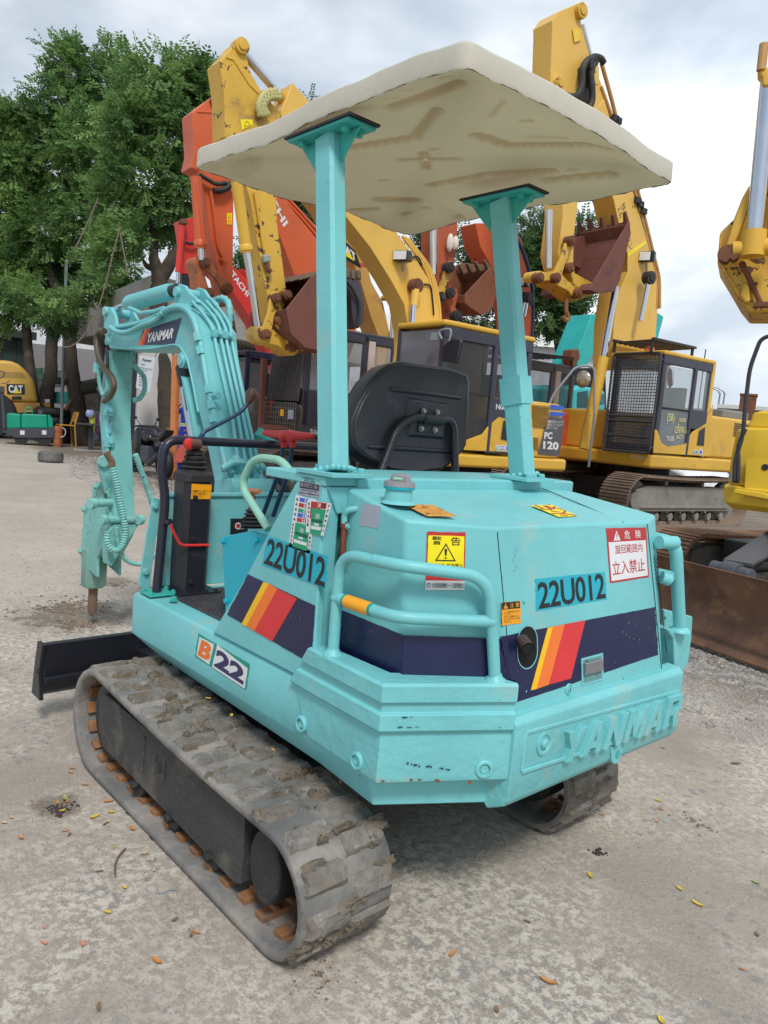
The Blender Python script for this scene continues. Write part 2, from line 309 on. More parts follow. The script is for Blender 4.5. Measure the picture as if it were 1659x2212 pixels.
TANST=mat('tan_stain_shade_fibreglass',(0.48,0.35,0.19,1),0.55,var=0.10,bump=0.1)
EDGE=mat('grimy_edge',(0.13,0.12,0.10,1),0.8,var=0.5,vs=12,dirt=((0.4,0.37,0.3,1),0.5,14.0),bump=0.5)
def see_through(m,fac,c):      # thin glass-fibre shell lets some daylight through
    t=m.node_tree;p=t.nodes['Principled BSDF'];tr=t.nodes.new('ShaderNodeBsdfTranslucent');tr.inputs['Color'].default_value=c;ms=t.nodes.new('ShaderNodeMixShader');ms.inputs[0].default_value=fac
    t.links.new(p.outputs[0],ms.inputs[1]);t.links.new(tr.outputs[0],ms.inputs[2]);t.links.new(ms.outputs[0],t.nodes['Material Output'].inputs['Surface'])
see_through(CANOPY,0.40,(0.85,0.74,0.52,1));see_through(CANTOP,0.30,(0.88,0.84,0.74,1))
YEL=mat('yellow_paint',(0.68,0.40,0.045,1),0.42,var=0.12,vs=1.2,dirt=((0.42,0.25,0.08,1),0.36,1.6),dirt2=((0.25,0.14,0.06,1),0.16,7.0),chip=((0.12,0.055,0.025,1),0.70,9.0),bump=0.1,bs=30)
YELW=mat('worn_yellow_paint',(0.64,0.39,0.05,1),0.5,var=0.1,vs=1.5,dirt=((0.25,0.14,0.05,1),0.40,2.2),chip=((0.10,0.05,0.03,1),0.60,8.0),bump=0.3,bs=30)
YELL=mat('light_yellow_paint',(0.72,0.45,0.09,1),0.42,var=0.09,vs=0.8,dirt=((0.50,0.32,0.10,1),0.3,1.3),dirt2=((0.32,0.2,0.08,1),0.1,9.0),chip=((0.10,0.06,0.04,1),0.72,9.0),bump=0.06)
YELT=mat('tan_yellow_paint',(0.55,0.33,0.09,1),0.5,var=0.08,dirt=((0.35,0.22,0.09,1),0.3,2.0),bump=0.08)
ORG=mat('orange_paint',(0.62,0.115,0.036,1),0.42,var=0.10,vs=0.9,dirt=((0.46,0.11,0.05,1),0.4,1.2),dirt2=((0.25,0.08,0.05,1),0.18,6.0),chip=((0.10,0.035,0.02,1),0.69,8.0),bump=0.1,bs=30)
REDP=mat('red_paint',(0.60,0.035,0.022,1),0.4,var=0.1,vs=0.9,dirt=((0.35,0.04,0.03,1),0.25,2.0),bump=0.08)
CABG=mat('dark_cab_paint',(0.040,0.042,0.062,1),0.4,var=0.15,dirt=((0.07,0.065,0.065,1),0.25,3.0),bump=0.08)
DARK=mat('dark_interior',(0.02,0.02,0.022,1),0.7)
BRNW=mat('brown_cab_interior',(0.17,0.095,0.035,1),0.6)
PALEW=mat('pale_pillar',(0.55,0.47,0.43,1),0.45)
GLASS=glassmat('cab_glass',(0.35,0.40,0.42,1),0.30);GLASSD=glassmat('dark_cab_glass',(0.05,0.055,0.06,1),0.36)
LAMPG=mat('lamp_lens',(0.7,0.7,0.68,1),0.15,bump=0.1,bs=150)
TEALX=mat('teal_machine_paint',(0.02,0.42,0.40,1),0.45,dirt=((0.2,0.45,0.42,1),0.25,2.0),chip=((0.25,0.08,0.04,1),0.72,6.0),bump=0.15)
GRNX=mat('green_roller_paint',(0.0,0.30,0.19,1),0.35,bump=0.05)
GREYM=mat('dark_grey_metal',(0.055,0.06,0.08,1),0.5,bump=0.15)
# ================================================================ the teal mini excavator
mini=thing('mini_excavator','teal mini excavator with cream canopy, B22 on its skirt and a breaker arm','excavator')
def track_loop(xf,xr,zt,rf,rr,n=132):
    # closed path in XZ, outer belt surface; returns points, normals, tangents, arc lengths
    cf=(xf-rf,rf);cr=(xr+rr,rr);P=[]
    def add(x,z):P.append((x,z))
    for i in range(30):t=i/30;add(cf[0]+(cr[0]-cf[0])*t,0.0)
    for i in range(24):a=-pi/2-pi*i/24;add(cr[0]+rr*cos(a),cr[1]+rr*sin(a))
    for i in range(36):t=i/36;add(cr[0]+(cf[0]-cr[0])*t,2*rr+(2*rf-2*rr)*t-0.012*sin(pi*t))
    for i in range(24):a=pi/2-pi*i/24;add(cf[0]+rf*cos(a),cf[1]+rf*sin(a))
    P=np.array(P);Q=np.vstack([P,P[:1]]);s=np.concatenate([[0],np.cumsum(np.hypot(*(Q[1:]-Q[:-1]).T))]);Lt=s[-1]
    def ev(q):
        q=q % Lt;x=np.interp(q,s,Q[:,0]);z=np.interp(q,s,Q[:,1]);e=0.004
        xa,za=np.interp((q-e) % Lt,s,Q[:,0]),np.interp((q-e) % Lt,s,Q[:,1]);xb,zb=np.interp((q+e) % Lt,s,Q[:,0]),np.interp((q+e) % Lt,s,Q[:,1])
        t=Vector((xb-xa,0,zb-za)).normalized();nrm=Vector((-t.z,0,t.x));return Vector((x,0,z-0.010)),t,nrm
    return ev,Lt
def lumpy(mb,c,u,v_,n,hu,hv,h,r_,m,nu=6,nv=5,rough=0.3,taper=0.75):
    g=[]
    for i in range(nu+1):
        for j in range(nv+1):
            a,b=2*i/nu-1,2*j/nv-1;e=1 if (i in (0,nu) or j in (0,nv)) else 0
            wv=h*(0.0 if e else 1.0)+r_.uniform(-1,1)*rough*h*(0.3 if e else 1);sc=1.0 if e else 1.0
            if not e:
                a *= 1.12 if i in (1,nu-1) else 1.0;b *= 1.2 if j in (1,nv-1) else 1.0
            k=1.0+(r_.uniform(-0.09,0.09) if not e else r_.uniform(-0.03,0.1));g.append(c+u*(a*hu*k)+v_*(b*hv*k)+n*(wv-0.002))
    F=[(i*(nv+1)+j,(i+1)*(nv+1)+j,(i+1)*(nv+1)+j+1,i*(nv+1)+j+1) for i in range(nu) for j in range(nv)]
    mb.add(g,F,m)
def rubber_track(yi,yo,seed):
    ev,Lt=track_loop(0.968,-0.658,0.41,0.224,0.192);r_=random.Random(seed);hgt=0.018;LH=0.016
    mb=MB();N=150;W_=yo-yi;sgn=1 if W_ > 0 else -1
    prof=[(0.0,-LH-0.004),(0.012,-LH),(0.5,-LH+0.001),(0.988,-LH),(1.0,-LH-0.004),(1.0,-LH-0.020),(0.97,-LH-0.028),(0.80,-LH-0.026),(0.2,-LH-0.026),(0.03,-LH-0.028),(0.0,-LH-0.020)]
    loops=[]
    for i in range(N):
        p,t,n=ev(Lt*i/N);loops.append([p+Vector((0,yi+W_*a,0))+n*d for a,d in prof])
    loops.append(loops[0]);mb.loft(loops,0,cap=False)
    K=30;pt=Lt/K;Y=Vector((0,1,0))
    for i in range(K):
        for half in (0,1):
            p,t,n=ev(pt*(i+0.5*half));a=0.27 if half == 0 else 0.75
            lumpy(mb,p+Y*(yi+W_*(1-a))+n*(-LH),t,Y,n,0.032*r_.uniform(0.95,1.08),abs(W_)*0.225*r_.uniform(0.95,1.03),LH,r_,1,6,8,0.09)
            for q in range(r_.choice((1,1,2,3))):      # mud caked on and beside the lugs
                b=r_.uniform(0.06,0.94);s_=r_.uniform(0.012,0.05);pc,tc_,nc=ev(pt*(i+0.5*half)+r_.choice((-1,1))*r_.uniform(0.018,0.045))
                hh=r_.uniform(0.006,0.017) if pc.z > 0.05 else 0.004
                lumpy(mb,pc+Y*(yi+W_*b)+nc*(-LH),tc_,Y,nc,r_.uniform(0.010,0.024),s_,hh+0.002,r_,2,5,6,0.6)
    tr=mb.build('rubber_track',[RUB,MUDL,MUD],mini,smooth=50)
    # rusty core pads on the inside
    mb=MB();K2=38
    for i in range(K2):
        p,t,n=ev(Lt*(i+0.5)/K2);c=p+Y*(yi+W_*0.60)+n*(-LH-0.033);mb.obox(c,t*0.022,Y*0.078,n*0.011,0);mb.obox(c+Y*0.028-n*0.012,t*0.02,Y*0.008,n*0.012,0);mb.obox(c-Y*0.028-n*0.012,t*0.02,Y*0.008,n*0.012,0)
    mb.build('core_pad',RUSTO,tr,bevel=0.003)
    yb=yo-0.035*sgn;ya=yo-0.155*sgn
    mb=MB();o=[(0.72,0.335),(0.77,0.315),(0.775,0.19),(0.73,0.12),(-0.27,0.085),(-0.30,0.10),(-0.30,0.30),(-0.27,0.315)]
    mb.prism([(x,ya,z) for x,z in o],(0,yb-ya,0));mb.prism([(0.62,yi+0.02*sgn,0.1),(0.62,yi+0.02*sgn,0.3),(-0.25,yi+0.02*sgn,0.3),(-0.25,yi+0.02*sgn,0.1)],(0,ya-yi-0.02*sgn,0))
    mb.bar((0.36,yb+0.002*sgn,0.30),(0.37,yb+0.002*sgn,0.16),0.006,0.012);mb.bar((0.20,yb+0.003*sgn,0.27),(0.20,yb+0.003*sgn,0.20),0.01,0.012);mb.bar((0.27,yb+0.003*sgn,0.27),(0.27,yb+0.003*sgn,0.20),0.01,0.012)
    fr_=mb.build('track_frame',mat('dusty_track_side',(0.042,0.042,0.044,1),0.65,var=0.25,dirt=((0.17,0.145,0.115,1),0.42,4.0),dirt2=((0.09,0.088,0.085,1),0.45,60.0),bump=0.4,bs=90),tr,bevel=0.010,seg=3)
    mb=MB();mb.lathe((0.235,yb-0.03*sgn,0.235),(0,sgn,0),[(0,0.017),(0.0325,0.017)],16);mb.build('hole',DARK,tr)
    for x in (0.42,0.15,-0.12):mb=MB();mb.cyl((x,ya,0.095),(x,yb-0.01*sgn,0.095),0.045,20);mb.cyl((x,yb-0.01*sgn,0.095),(x,yb+0.016*sgn,0.095),0.018,6);mb.build('track_roller',BLKD,tr,bevel=0.004)
    mb=MB();mb.cyl((0.715,ya,0.222),(0.715,yb-0.02*sgn,0.222),0.15,30);mb.build('idler',BLKD,tr,bevel=0.01)
    mb=MB();mb.cyl((-0.405,yi+0.04*sgn,0.205),(-0.405,ya,0.205),0.135,30);P=[]
    for k in range(28):
        a=2*pi*k/28;P.append((-0.405+0.075*cos(a)*(1.0),ya,0.205+0.108*sin(a)))
    mb.prism(P,(0,(yb-ya)+0.0,0));mb.build('drive_cover',BLKD,tr,bevel=0.014,seg=3)
    return tr
rubber_track(0.488,0.80,3);rubber_track(-0.36,-0.69,9)
mb=MB();mb.box(-0.25,0.50,-0.40,0.50,0.20,0.34);mb.cyl((0.05,0.03,0.34),(0.05,0.03,0.44),0.27,40);mb.build('undercarriage',BLKD,mini,bevel=0.01)
# dozer blade
mb=MB()
def blade_sec(y):return [(1.305,y,0.372),(1.335,y,0.375),(1.36,y,0.30),(1.352,y,0.22),(1.375,y,0.15),(1.40,y,0.125),(1.385,y,0.115),(1.34,y,0.145),(1.315,y,0.21),(1.312,y,0.30)]
mb.loft([blade_sec(y) for y in (0.80,0.4,0.0,-0.4,-0.70)])
mb.prism([(1.285,0.80,0.378),(1.355,0.80,0.378),(1.385,0.80,0.26),(1.415,0.80,0.12),(1.30,0.80,0.12),(1.325,0.80,0.24)],(0,0.018,0));mb.box(1.285,1.312,-0.70,0.80,0.20,0.225)
bl=mb.build('dozer_blade',BLK,mini,bevel=0.004)
for q in (1,-1):mb=MB();mb.bar((0.5,0.05+0.25*q,0.26),(1.31,0.05+0.29*q,0.25),0.08,0.09);mb.build('blade_arm',BLK,mini,bevel=0.006)
mb=MB();mb.lathe((1.34,0.8185,0.245),(0,1,0),[(0,0.012),(0.001,0.012)],14);mb.build('pin_hole',DARK,bl)
# ---------- platform skirt
SK=[(0.88,0.52),(0.88,0.60),(-0.34,0.60),(-0.615,0.592),(-0.788,0.296),(-0.79,-0.46),(-0.62,-0.60),(0.88,-0.60),(0.88,-0.52)]
BT=[(0.74,0.45),(0.74,0.52),(-0.34,0.545),(-0.625,0.575),(-0.795,0.285),(-0.795,-0.44),(-0.62,-0.55),(0.74,-0.52),(0.74,-0.45)]
mb=MB();mb.loft([[(x,y,0.430) for x,y in BT],[(x,y,0.517) for x,y in SK],[(x,y,0.672) for x,y in SK],[(x-(0.012 if x > 0.8 else 0),y*0.985,0.687) for x,y in SK]])
mb.build('platform',TEAL,mini,bevel=0.006)
mb=MB();mb.box(-0.30,0.80,-0.50,0.505,0.6885,0.694)
r_=random.Random(5)
for i in range(30):
    for j in range(12):
        x=0.12+i*0.022;y=0.24+j*0.022
        if x < 0.78 and y < 0.50:a=(i+j) % 2;mb.obox((x,y,0.695),(0.008 if a else 0.002,0.002 if a else 0.008,0),(-0.002 if a else 0.002,0.002,0),(0,0,0.0016))
mb.build('floor_plate',mat('worn_tread_plate',(0.07,0.066,0.075,1),0.45,0.3,dirt=((0.16,0.13,0.10,1),0.4,8.0),bump=0.2),mini)
# ---------- left side panel
yL=0.600
def L_(uv):return at(uv,y=yL)
out_=[V(648,1024),V(641,1037),Z1(1030,1030),Z1(985,1100),Z1(850,1380),Z1(720,1660),V(640,1366),V(634,1463)]
P=[at(u,y=yL+0.004) for u in out_];P[-2]=Vector((P[-3].x+0.02,yL+0.004,0.70));P[-1]=Vector((P[-2].x,yL+0.004,0.690))
P=[at(u,y=yL+0.004) for u in (V(648,1024),V(641,1037),Z1(1030,1030),Z1(850,1380),Q1(640,515),Q1(625,545))]
P[-1].z=0.690;P += [Vector((-0.36,yL+0.004,0.690)),Vector((-0.352,yL+0.004,1.0)),Vector((-0.345,yL+0.004,1.262))]
mb=MB();mb.prism(P,(0,-0.03,0))
P0=[Vector(p) for p in P]
mb.box(-0.352,-0.32,0.545,0.60,0.69,1.262)
side=mb.build('side_panel',TEAL,mini,bevel=0.008)
# the cab-rear wall, seat base
mb=MB();mb.prism([(P0[0].x-0.0,0.57,1.26),(P0[3].x,0.57,P0[3].z),(P0[4].x-0.03,0.57,0.695),(-0.3,0.57,0.695),(-0.3,0.57,1.26)],(0,-1.14,0));mb.build('seat_base',TEAL,mini,bevel=0.01)
# ---------- top plate
mb=MB();mb.box(-0.352,-0.05,-0.60,0.606,1.262,1.290);mb.box(-0.358,-0.345,-0.60,0.49,1.248,1.288);mb.prism([(-0.35,0.49,1.262),(-0.35,0.49,1.20),(-0.35,0.52,1.185),(-0.35,0.56,1.185),(-0.35,0.60,1.262)],(-0.012,0,0))
mb.build('top_plate',TEAL,mini,bevel=0.005)
# ---------- posts
def post(b,t,bx,plate):
    b=Vector(b);t=Vector(t);d=(t-b).normalized();mb=MB();u=Vector((1,0,0));u=(u-d*u.dot(d)).normalized();v_=d.cross(u)
    hx,hy,c=0.043,0.030,0.010
    pr=[(hx,hy-c),(hx-c,hy),(-hx+c,hy),(-hx,hy-c),(-hx,-hy+c),(-hx+c,-hy),(hx-c,-hy),(hx,-hy+c)]
    mb.loft([[b+u*x+v_*y for x,y in pr],[t+u*x+v_*y for x,y in pr]])
    for k in range(14):a=2*pi*k/14;mb.ball(b+u*(hx+0.004)*max(-1,min(1,1.4*cos(a)))+v_*(hy+0.004)*max(-1,min(1,1.4*sin(a)))+Vector((0,0,0.006)),0.009,n=7,k=5)
    if bx:mb.bar(b+d*0.26,b+d*0.36,0.068,0.094,side=v_)
    p=mb.build('post',TEAL,mini,smooth=40)
    mb=MB();mb.box(b.x-plate[0],b.x+plate[1],b.y-plate[2],b.y+plate[3],1.291,1.303)
    for x,y in plate[4]:mb.hexbolt((b.x+x,b.y+y,1.303),(0,0,1),0.012,0.011)
    mb.build('base_plate',TEAL,p,bevel=0.002)
    # bracket under the roof
    mb=MB();ex=-0.125,0.17;s_=1 if b.y > 0 else -1
    mb.box(t.x-0.15,t.x+0.15,t.y-0.052,t.y+0.052,t.z+0.005,t.z+0.015)
    for q in (-1,1):mb.prism([t+Vector((q*0.045,0.003,-0.10)),t+Vector((q*0.045,0.003,0.004)),t+Vector((q*0.145,0.003,0.004))],(0,-0.006,0));mb.hexbolt(t+Vector((q*0.105,0.026,0.005)),(0,0,-1),0.013,0.012);mb.hexbolt(t+Vector((q*0.105,-0.026,0.005)),(0,0,-1),0.013,0.012)
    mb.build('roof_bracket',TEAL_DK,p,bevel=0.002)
    mb=MB();mb.box(t.x-0.162,t.x+0.162,t.y-0.058,t.y+0.058,t.z+0.0155,t.z+0.022);mb.build('gasket',BOOT,p)
    return p
bz=1.302
pl_=at((720,1019),z=bz);pr_=at((1128,1029),z=bz);tl_=at((713,300),z=2.285);tr_=at((1085,436),z=2.285)
post((pl_.x,pl_.y,bz),tl_,0,(0.075,0.10,0.09,0.06,[(-0.045,-0.065),(0.0,-0.072),(0.07,0.0)]));post((pr_.x,pr_.y,bz),tr_,1,(0.10,0.07,0.06,0.10,[(-0.065,0.02),(-0.07,0.055),(-0.07,-0.02),(-0.05,-0.04)]))
# ---------- canopy roof
ZC=2.318
cn=[at((1015,150),z=ZC),at((1447,383),z=ZC),at((890,512),z=ZC),at((430,360),z=ZC)]   # rear-left, rear-right, front-right, front-left
cx0=(cn[0].x+cn[1].x)/2;cx1=(cn[2].x+cn[3].x)/2;cy0=(cn[1].y+cn[2].y)/2;cy1=(cn[0].y+cn[3].y)/2
NX,NY=120,96;r_=random.Random(4)
def sd_round(u,v_,r):      # distance to the edge of a rounded rectangle, u,v in metres from centre
    ax,ay=abs(u)-((cx1-cx0)/2-r),abs(v_)-((cy1-cy0)/2-r);return min(max(ax,ay),0)+math.hypot(max(ax,0),max(ay,0))-r
ccx,ccy=(cx0+cx1)/2,(cy0+cy1)/2
def ctr(p,rad=0.0):return (p.x-ccx,p.y-ccy)
# pressed stiffening shapes seen from below: capsules (in the roof's own metres) with depth
caps=[]
def cap_(a,b,r,dp=0.016):
    p,q=at(Y7(*a),z=ZC+0.03),at(Y7(*b),z=ZC+0.03);caps.append(((p.x,p.y),(q.x,q.y),r,dp))
cap_((690,290),(905,215),0.030);cap_((560,420),(760,390),0.030);cap_((760,390),(835,300),0.022);cap_((970,385),(1060,415),0.034);cap_((1060,415),(1380,405),0.030)
cap_((820,540),(1010,505),0.030);cap_((1010,505),(1200,492),0.030);cap_((1180,520),(1405,490),0.022);cap_((720,462),(900,460),0.022,0.012);cap_((790,440),(800,490),0.022,0.014);cap_((1010,320),(1050,268),0.010,0.01)
cap_((650,580),(760,585),0.04,0.012);cap_((560,590),(640,600),0.02,0.01);cap_((1130,385),(1250,385),0.012,0.012)
for a in ((740,215),(670,245),(850,175),(1115,335),(815,430),(650,525),(790,607),(725,622),(1265,490),(900,612)):cap_(a,(a[0]+18,a[1]-2),0.018,0.008)
def emb(x,y):
    h=0.0;inside=0.0
    for (a,b,r,dp) in caps:
        dx,dy=b[0]-a[0],b[1]-a[1];L2=dx*dx+dy*dy+1e-9;t=max(0,min(1,((x-a[0])*dx+(y-a[1])*dy)/L2));d=math.hypot(x-a[0]-dx*t,y-a[1]-dy*t)-r
        k=max(0.0,min(1.0,-d/0.012));h=max(h,dp*k*k*(3-2*k))
    return h
def ring_pt(k,n,off,zz):
    a=2*pi*k/n;return a
xs=np.linspace(0,1,NX+1);ys=np.linspace(0,1,NY+1);mb=MB();idx={}
RC=0.04
def warp(s_,t):   # unit square to rounded rectangle, corners pulled in
    x=cx0+(cx1-cx0)*s_;y=cy0+(cy1-cy0)*t;u,v_=x-ccx,y-ccy;hx,hy=(cx1-cx0)/2,(cy1-cy0)/2
    ax,ay=abs(u)-(hx-RC),abs(v_)-(hy-RC)
    if ax > 0 and ay > 0:
        m_=max(ax,ay);l=math.hypot(ax,ay);ax,ay=ax*m_/l,ay*m_/l;u=math.copysign(hx-RC+ax,u);v_=math.copysign(hy-RC+ay,v_)
    k=max(0,s_)*max(0,t);return u+ccx+0.035*k*k,v_+ccy+0.02*k*k
def dome(x,y):
    e=max(abs(x-ccx)/((cx1-cx0)/2),abs(y-ccy)/((cy1-cy0)/2));return 0.045*(1-e**2.2)
V_=[];M_=[]
def wv2(x,y):return 0.75*sin(6*x+8*y+2.2)+0.30*sin(15*x-13*y)+0.10*sin(41*x+33*y+2)
for i in range(NX+1):
    for j in range(NY+1):
        x,y=warp(xs[i],ys[j]);e=-sd_round(x-ccx,y-ccy,RC);lip=max(0,min(1,(0.035-e)/0.035));h=emb(x,y)
        z=ZC+0.012+0.03*min(1,max(0,e)/0.12)+dome(x,y)*0.3+h-lip*(0.008+0.011*wv2(x,y));V_.append((x,y,z));M_.append(h)
F_=[];FM=[]
for i in range(NX):
    for j in range(NY):
        a=i*(NY+1)+j;q=(a,a+1,a+NY+2,a+NY+1);F_.append(q);FM.append(0)
mb.v=V_;mb.f=F_;mb.m=FM
# rim: outer wall and top
bd=[(i,0) for i in range(NX)]+[(NX,j) for j in range(NY)]+[(i,NY) for i in range(NX,0,-1)]+[(0,j) for j in range(NY,0,-1)]
def nz1(k,s,sd=0):return sin(k*s+sd)*0.5+sin(k*s*2.3+sd*1.7)*0.3+sin(k*s*5.1+sd*2.9)*0.2
rim=[];levels=[(0.0,0.000),(0.004,-0.001),(0.006,0.004),(0.004,0.058),(-0.004,0.066),(-0.05,0.074),(-0.14,0.082)]
for li,(o_,dz) in enumerate(levels):
    lp=[]
    for k,(i,j) in enumerate(bd):
        x,y=warp(xs[i],ys[j]);u,v_=x-ccx,y-ccy;hx,hy=(cx1-cx0)/2,(cy1-cy0)/2;ux=u/hx;uy=v_/hy;nx_=math.copysign(max(0,(abs(ux)-0.9)/0.1),ux);ny_=math.copysign(max(0,(abs(uy)-0.9)/0.1),uy);l=math.hypot(nx_,ny_) or 1
        wv=0.003*nz1(k,0.5,2) if li in (1,2) else 0.0;bz_=V_[i*(NY+1)+j][2]
        zz=bz_+dz+wv if li < 6 else ZC+0.102;lp.append((x+nx_/l*o_,y+ny_/l*o_,zz))
    rim.append(lp)
mb.loft(rim[:2],3,cap=False);mb.loft(rim[1:],2,cap=False)
top=[[(ccx+(p[0]-ccx)*s_,ccy+(p[1]-ccy)*s_,p[2]+dz) for p in rim[-1]] for s_,dz in ((1,0),(0.8,0.015),(0.5,0.028),(0.02,0.034))]
mb.loft(top,2,cap=False)
ro_=mb.build('canopy_roof',[CANOPY,TANST,CANTOP,EDGE],mini,smooth=32);at_=ro_.data.attributes.new('stain_shade','FLOAT','POINT');sv_=[0.0]*len(ro_.data.vertices)
for k,h in enumerate(M_):t=min(1,max(0,h/0.010));sv_[k]=t*t*(3-2*t)
at_.data.foreach_set('value',sv_)
nt_=CANOPY.node_tree;bs_=nt_.nodes['Principled BSDF'];lk=bs_.inputs['Base Color'].links[0].from_socket;an=nt_.nodes.new('ShaderNodeAttribute');an.attribute_name='stain_shade';mx_=nt_.nodes.new('ShaderNodeMixRGB');mx_.inputs[2].default_value=(0.40,0.255,0.11,1);nt_.links.new(an.outputs['Fac'],mx_.inputs[0]);nt_.links.new(lk,mx_.inputs[1]);nt_.links.new(mx_.outputs[0],bs_.inputs['Base Color'])  # tan staining and recess shade painted into the colour by pressing depth
# ---------- engine hood
T1=Vector((-0.356,0.53,1.262));T1r=Vector((-0.356,-0.56,1.258));T2=at(V(876,1122),y=0.53);T3=at(V(1070,1140),x=-0.747);T4=at(V(1401,1126),x=-0.747);T5=Vector((-0.725,-0.57,1.215))
_tp=plane3(T1,T1r,T3)
B1=Vector((-0.356,0.53,0.69));B2=Vector((-0.655,0.53,0.69));B3=Vector((-0.83,0.262,0.668));B4=Vector((-0.83,-0.555,0.664));B5=Vector((-0.80,-0.60,0.68));B1r=Vector((-0.356,-0.60,0.69))
top5=[T1,T2,T3,T4,T5,T1r];bot5=[B1,B2,B3,B4,B5,B1r]
DP=plane3(T3,T4,B3)                                   # the rear door's plane
def D_(uv,lift=0.0):return at(uv,pl=(DP[0]+DP[1]*lift,DP[1]))
mb=MB();mb.loft([bot5,top5],0)
hood=mb.build('engine_hood',TEAL,mini,bevel=0.012,seg=3)
# door seam, exhaust opening, latch, lock, side grille
mb=MB()
def strip(mb,a,b,w_,lift,m=0,pln=DP):
    a,b=Vector(a),Vector(b);d=(b-a).normalized();s_=d.cross(pln[1]).normalized()*w_/2;n=pln[1]*lift;mb.hexa([a-s_+n,a+s_+n,b+s_+n,b-s_+n],[a-s_-n,a+s_-n,b+s_-n,b-s_-n],m)
strip(mb,D_(V(1398,1132)),D_(V(1430,1455)),0.004,0.0012);strip(mb,D_(V(1074,1150)),D_(V(1112,1558)),0.0035,0.0008);strip(mb,D_(V(1112,1560)),D_(V(1431,1455)),0.004,0.001)
mb.build('door_seam',mat('seam_gap',(0.01,0.05,0.06,1),0.8),hood)
oc=D_(Z3(308,1225));uy=Vector((0,-1,0));uz=(T3-B3);uz=(uz-uy*uz.dot(uy)).normalized()
def stad(c,ru,rv,n=14,k=1.0):
    P=[]
    for i in range(n+1):a=pi*i/n;P.append(c+uy*(ru*cos(a))*k+uz*(rv-ru+ru*sin(a)*k))
    for i in range(n+1):a=pi+pi*i/n;P.append(c+uy*(ru*cos(a))*k-uz*(rv-ru-ru*sin(a)*k))
    return P
mb=MB();ro,rh=0.044,0.058
mb.loft([stad(oc+DP[1]*0.003,ro+0.003,rh+0.003),stad(oc+DP[1]*0.003,ro,rh),stad(oc+DP[1]*0.0008,ro,rh)],0,cap=False);mb.build('exhaust_opening_rim',TEAL,hood)
mb=MB();mb.prism(stad(oc+DP[1]*0.0018,ro,rh),DP[1]*-0.001);mb.build('exhaust_shade_patch',mat('void_shade',(0.003,0.003,0.003,1),0.9,bump=0),hood)  # flat black patch painted for the shade inside the exhaust hole
mb=MB();pa=D_(Z3(268,1172),0.002);pb=D_(Z3(316,1238),0.035);ax=(pb-pa).normalized()
mb.tube([pa,pb],0.0195,20,cap=False);mb.lathe(pb+ax*0.0006,ax,[(0,0.0165),(0.0005,0.0165)],20,1)
mb.build('exhaust_pipe',[mat('brown_exhaust_steel',(0.09,0.055,0.05,1),0.5,0.4,bump=0.1),mat('pipe_mouth_shade',(0.01,0.01,0.01,1),0.9,bump=0)],mini)  # black end disc is painted shade for the pipe's dark inside
lq=[D_(Z3(725,1520)),D_(Z3(890,1475)),D_(Z3(885,1268)),D_(Z3(720,1312))]
mb=MB();patch(mb,lq,0.002,0);patch(mb,sub(lq,0.07,0.08,0.93,0.92),0.0024,1);mb.build('latch_recess',[TEAL,mat('dirty_teal_recess',(0.12,0.28,0.27,1),0.6,dirt=((0.05,0.05,0.05,1),0.4,30.0))],hood)
q=sub(lq,0.06,0.38,0.86,0.83);n=DP[1];mb=MB();mb.hexa([p+n*0.003 for p in q],[p+n*(0.012 if i < 2 else 0.016) for i,p in enumerate(q)]);mb.build('latch',STEEL,hood,bevel=0.003)
lc=D_(Z3(625,1545));mb=MB();mb.lathe(lc,n,[(0,0.017),(0.003,0.017),(0.005,0.015),(0.005,0.012),(0.003,0.011),(0.003,0.009),(0.007,0.008),(0.007,0.001)],22);mb.obox(lc+n*0.0075,uy*0.0012,uz*0.006,n*0.0004,1)
mb.build('door_lock',[TEAL,BLACK],hood,smooth=30)
# side vent on the right rear corner
mb=MB();gq=[B4+Vector((0,-0.012,0.06)),B5+Vector((0,-0.004,0.06)),T5+Vector((-0.004,0.01,-0.05)),T4+Vector((0.004,-0.014,-0.05))]
gn=qnormal(gq)
for i in range(7):
    for j in range(34):patch(mb,sub(gq,0.06+i*0.13,0.02+j*0.0285,0.06+i*0.13+0.085,0.02+j*0.0285+0.018),0.006,0)
mb.build('vent_hole',BLACK,hood)
mb=MB();gl=T3.lerp(T4,0.80);gl2=Vector((-0.36,-0.40,1.261));dn=(T4-T3).cross(gl2-gl).normalized();dn=dn if dn.z > 0 else -dn
s_=(gl2-gl).normalized().cross(dn)*0.0015;mb.hexa([gl+s_+dn*0.0015,gl-s_+dn*0.0015,gl2-s_+dn*0.003,gl2+s_+dn*0.003],[gl+s_,gl-s_,gl2-s_,gl2+s_]);mb.build('lid_seam',mat('seam_gap',(0.01,0.05,0.06,1),0.8),hood)
# ---------- navy bands and stripes
def quadL(a,b,c,d):return [at(u,y=yL+0.0045) for u in (a,b,c,d)]
def decal_quad(mb,P,lift,m):b=len(mb.v);n=(P[1]-P[0]).cross(P[2]-P[0]).normalized();mb.v += [tuple(p+n*lift) for p in P];mb.f.append(tuple(range(b,b+len(P))));mb.m.append(m)
mb=MB()
bl_,br_,tr2,tl2=Q1(725,415),Q1(1345,745),Q1(1362,380),Q1(862,155)
q=quadL(bl_,br_,tr2,tl2);q[1]=Vector((-0.348,q[1].y,at(Q1(1345,765),y=yL).z));q[2]=Vector((-0.348,q[2].y,at(Q1(1362,380),y=yL).z))
patch(mb,q,0.0012,0,0.004,2,20)
for k,(a,b,c,d) in enumerate([((818,478),(848,492),(995,215),(960,205)),((848,492),(900,522),(1052,248),(995,215)),((900,522),(1018,590),(1178,312),(1052,248))]):
    decal_quad(mb,[at(Q1(*u),y=yL+0.0066) for u in (a,b,c,d)],0.0,k+1)
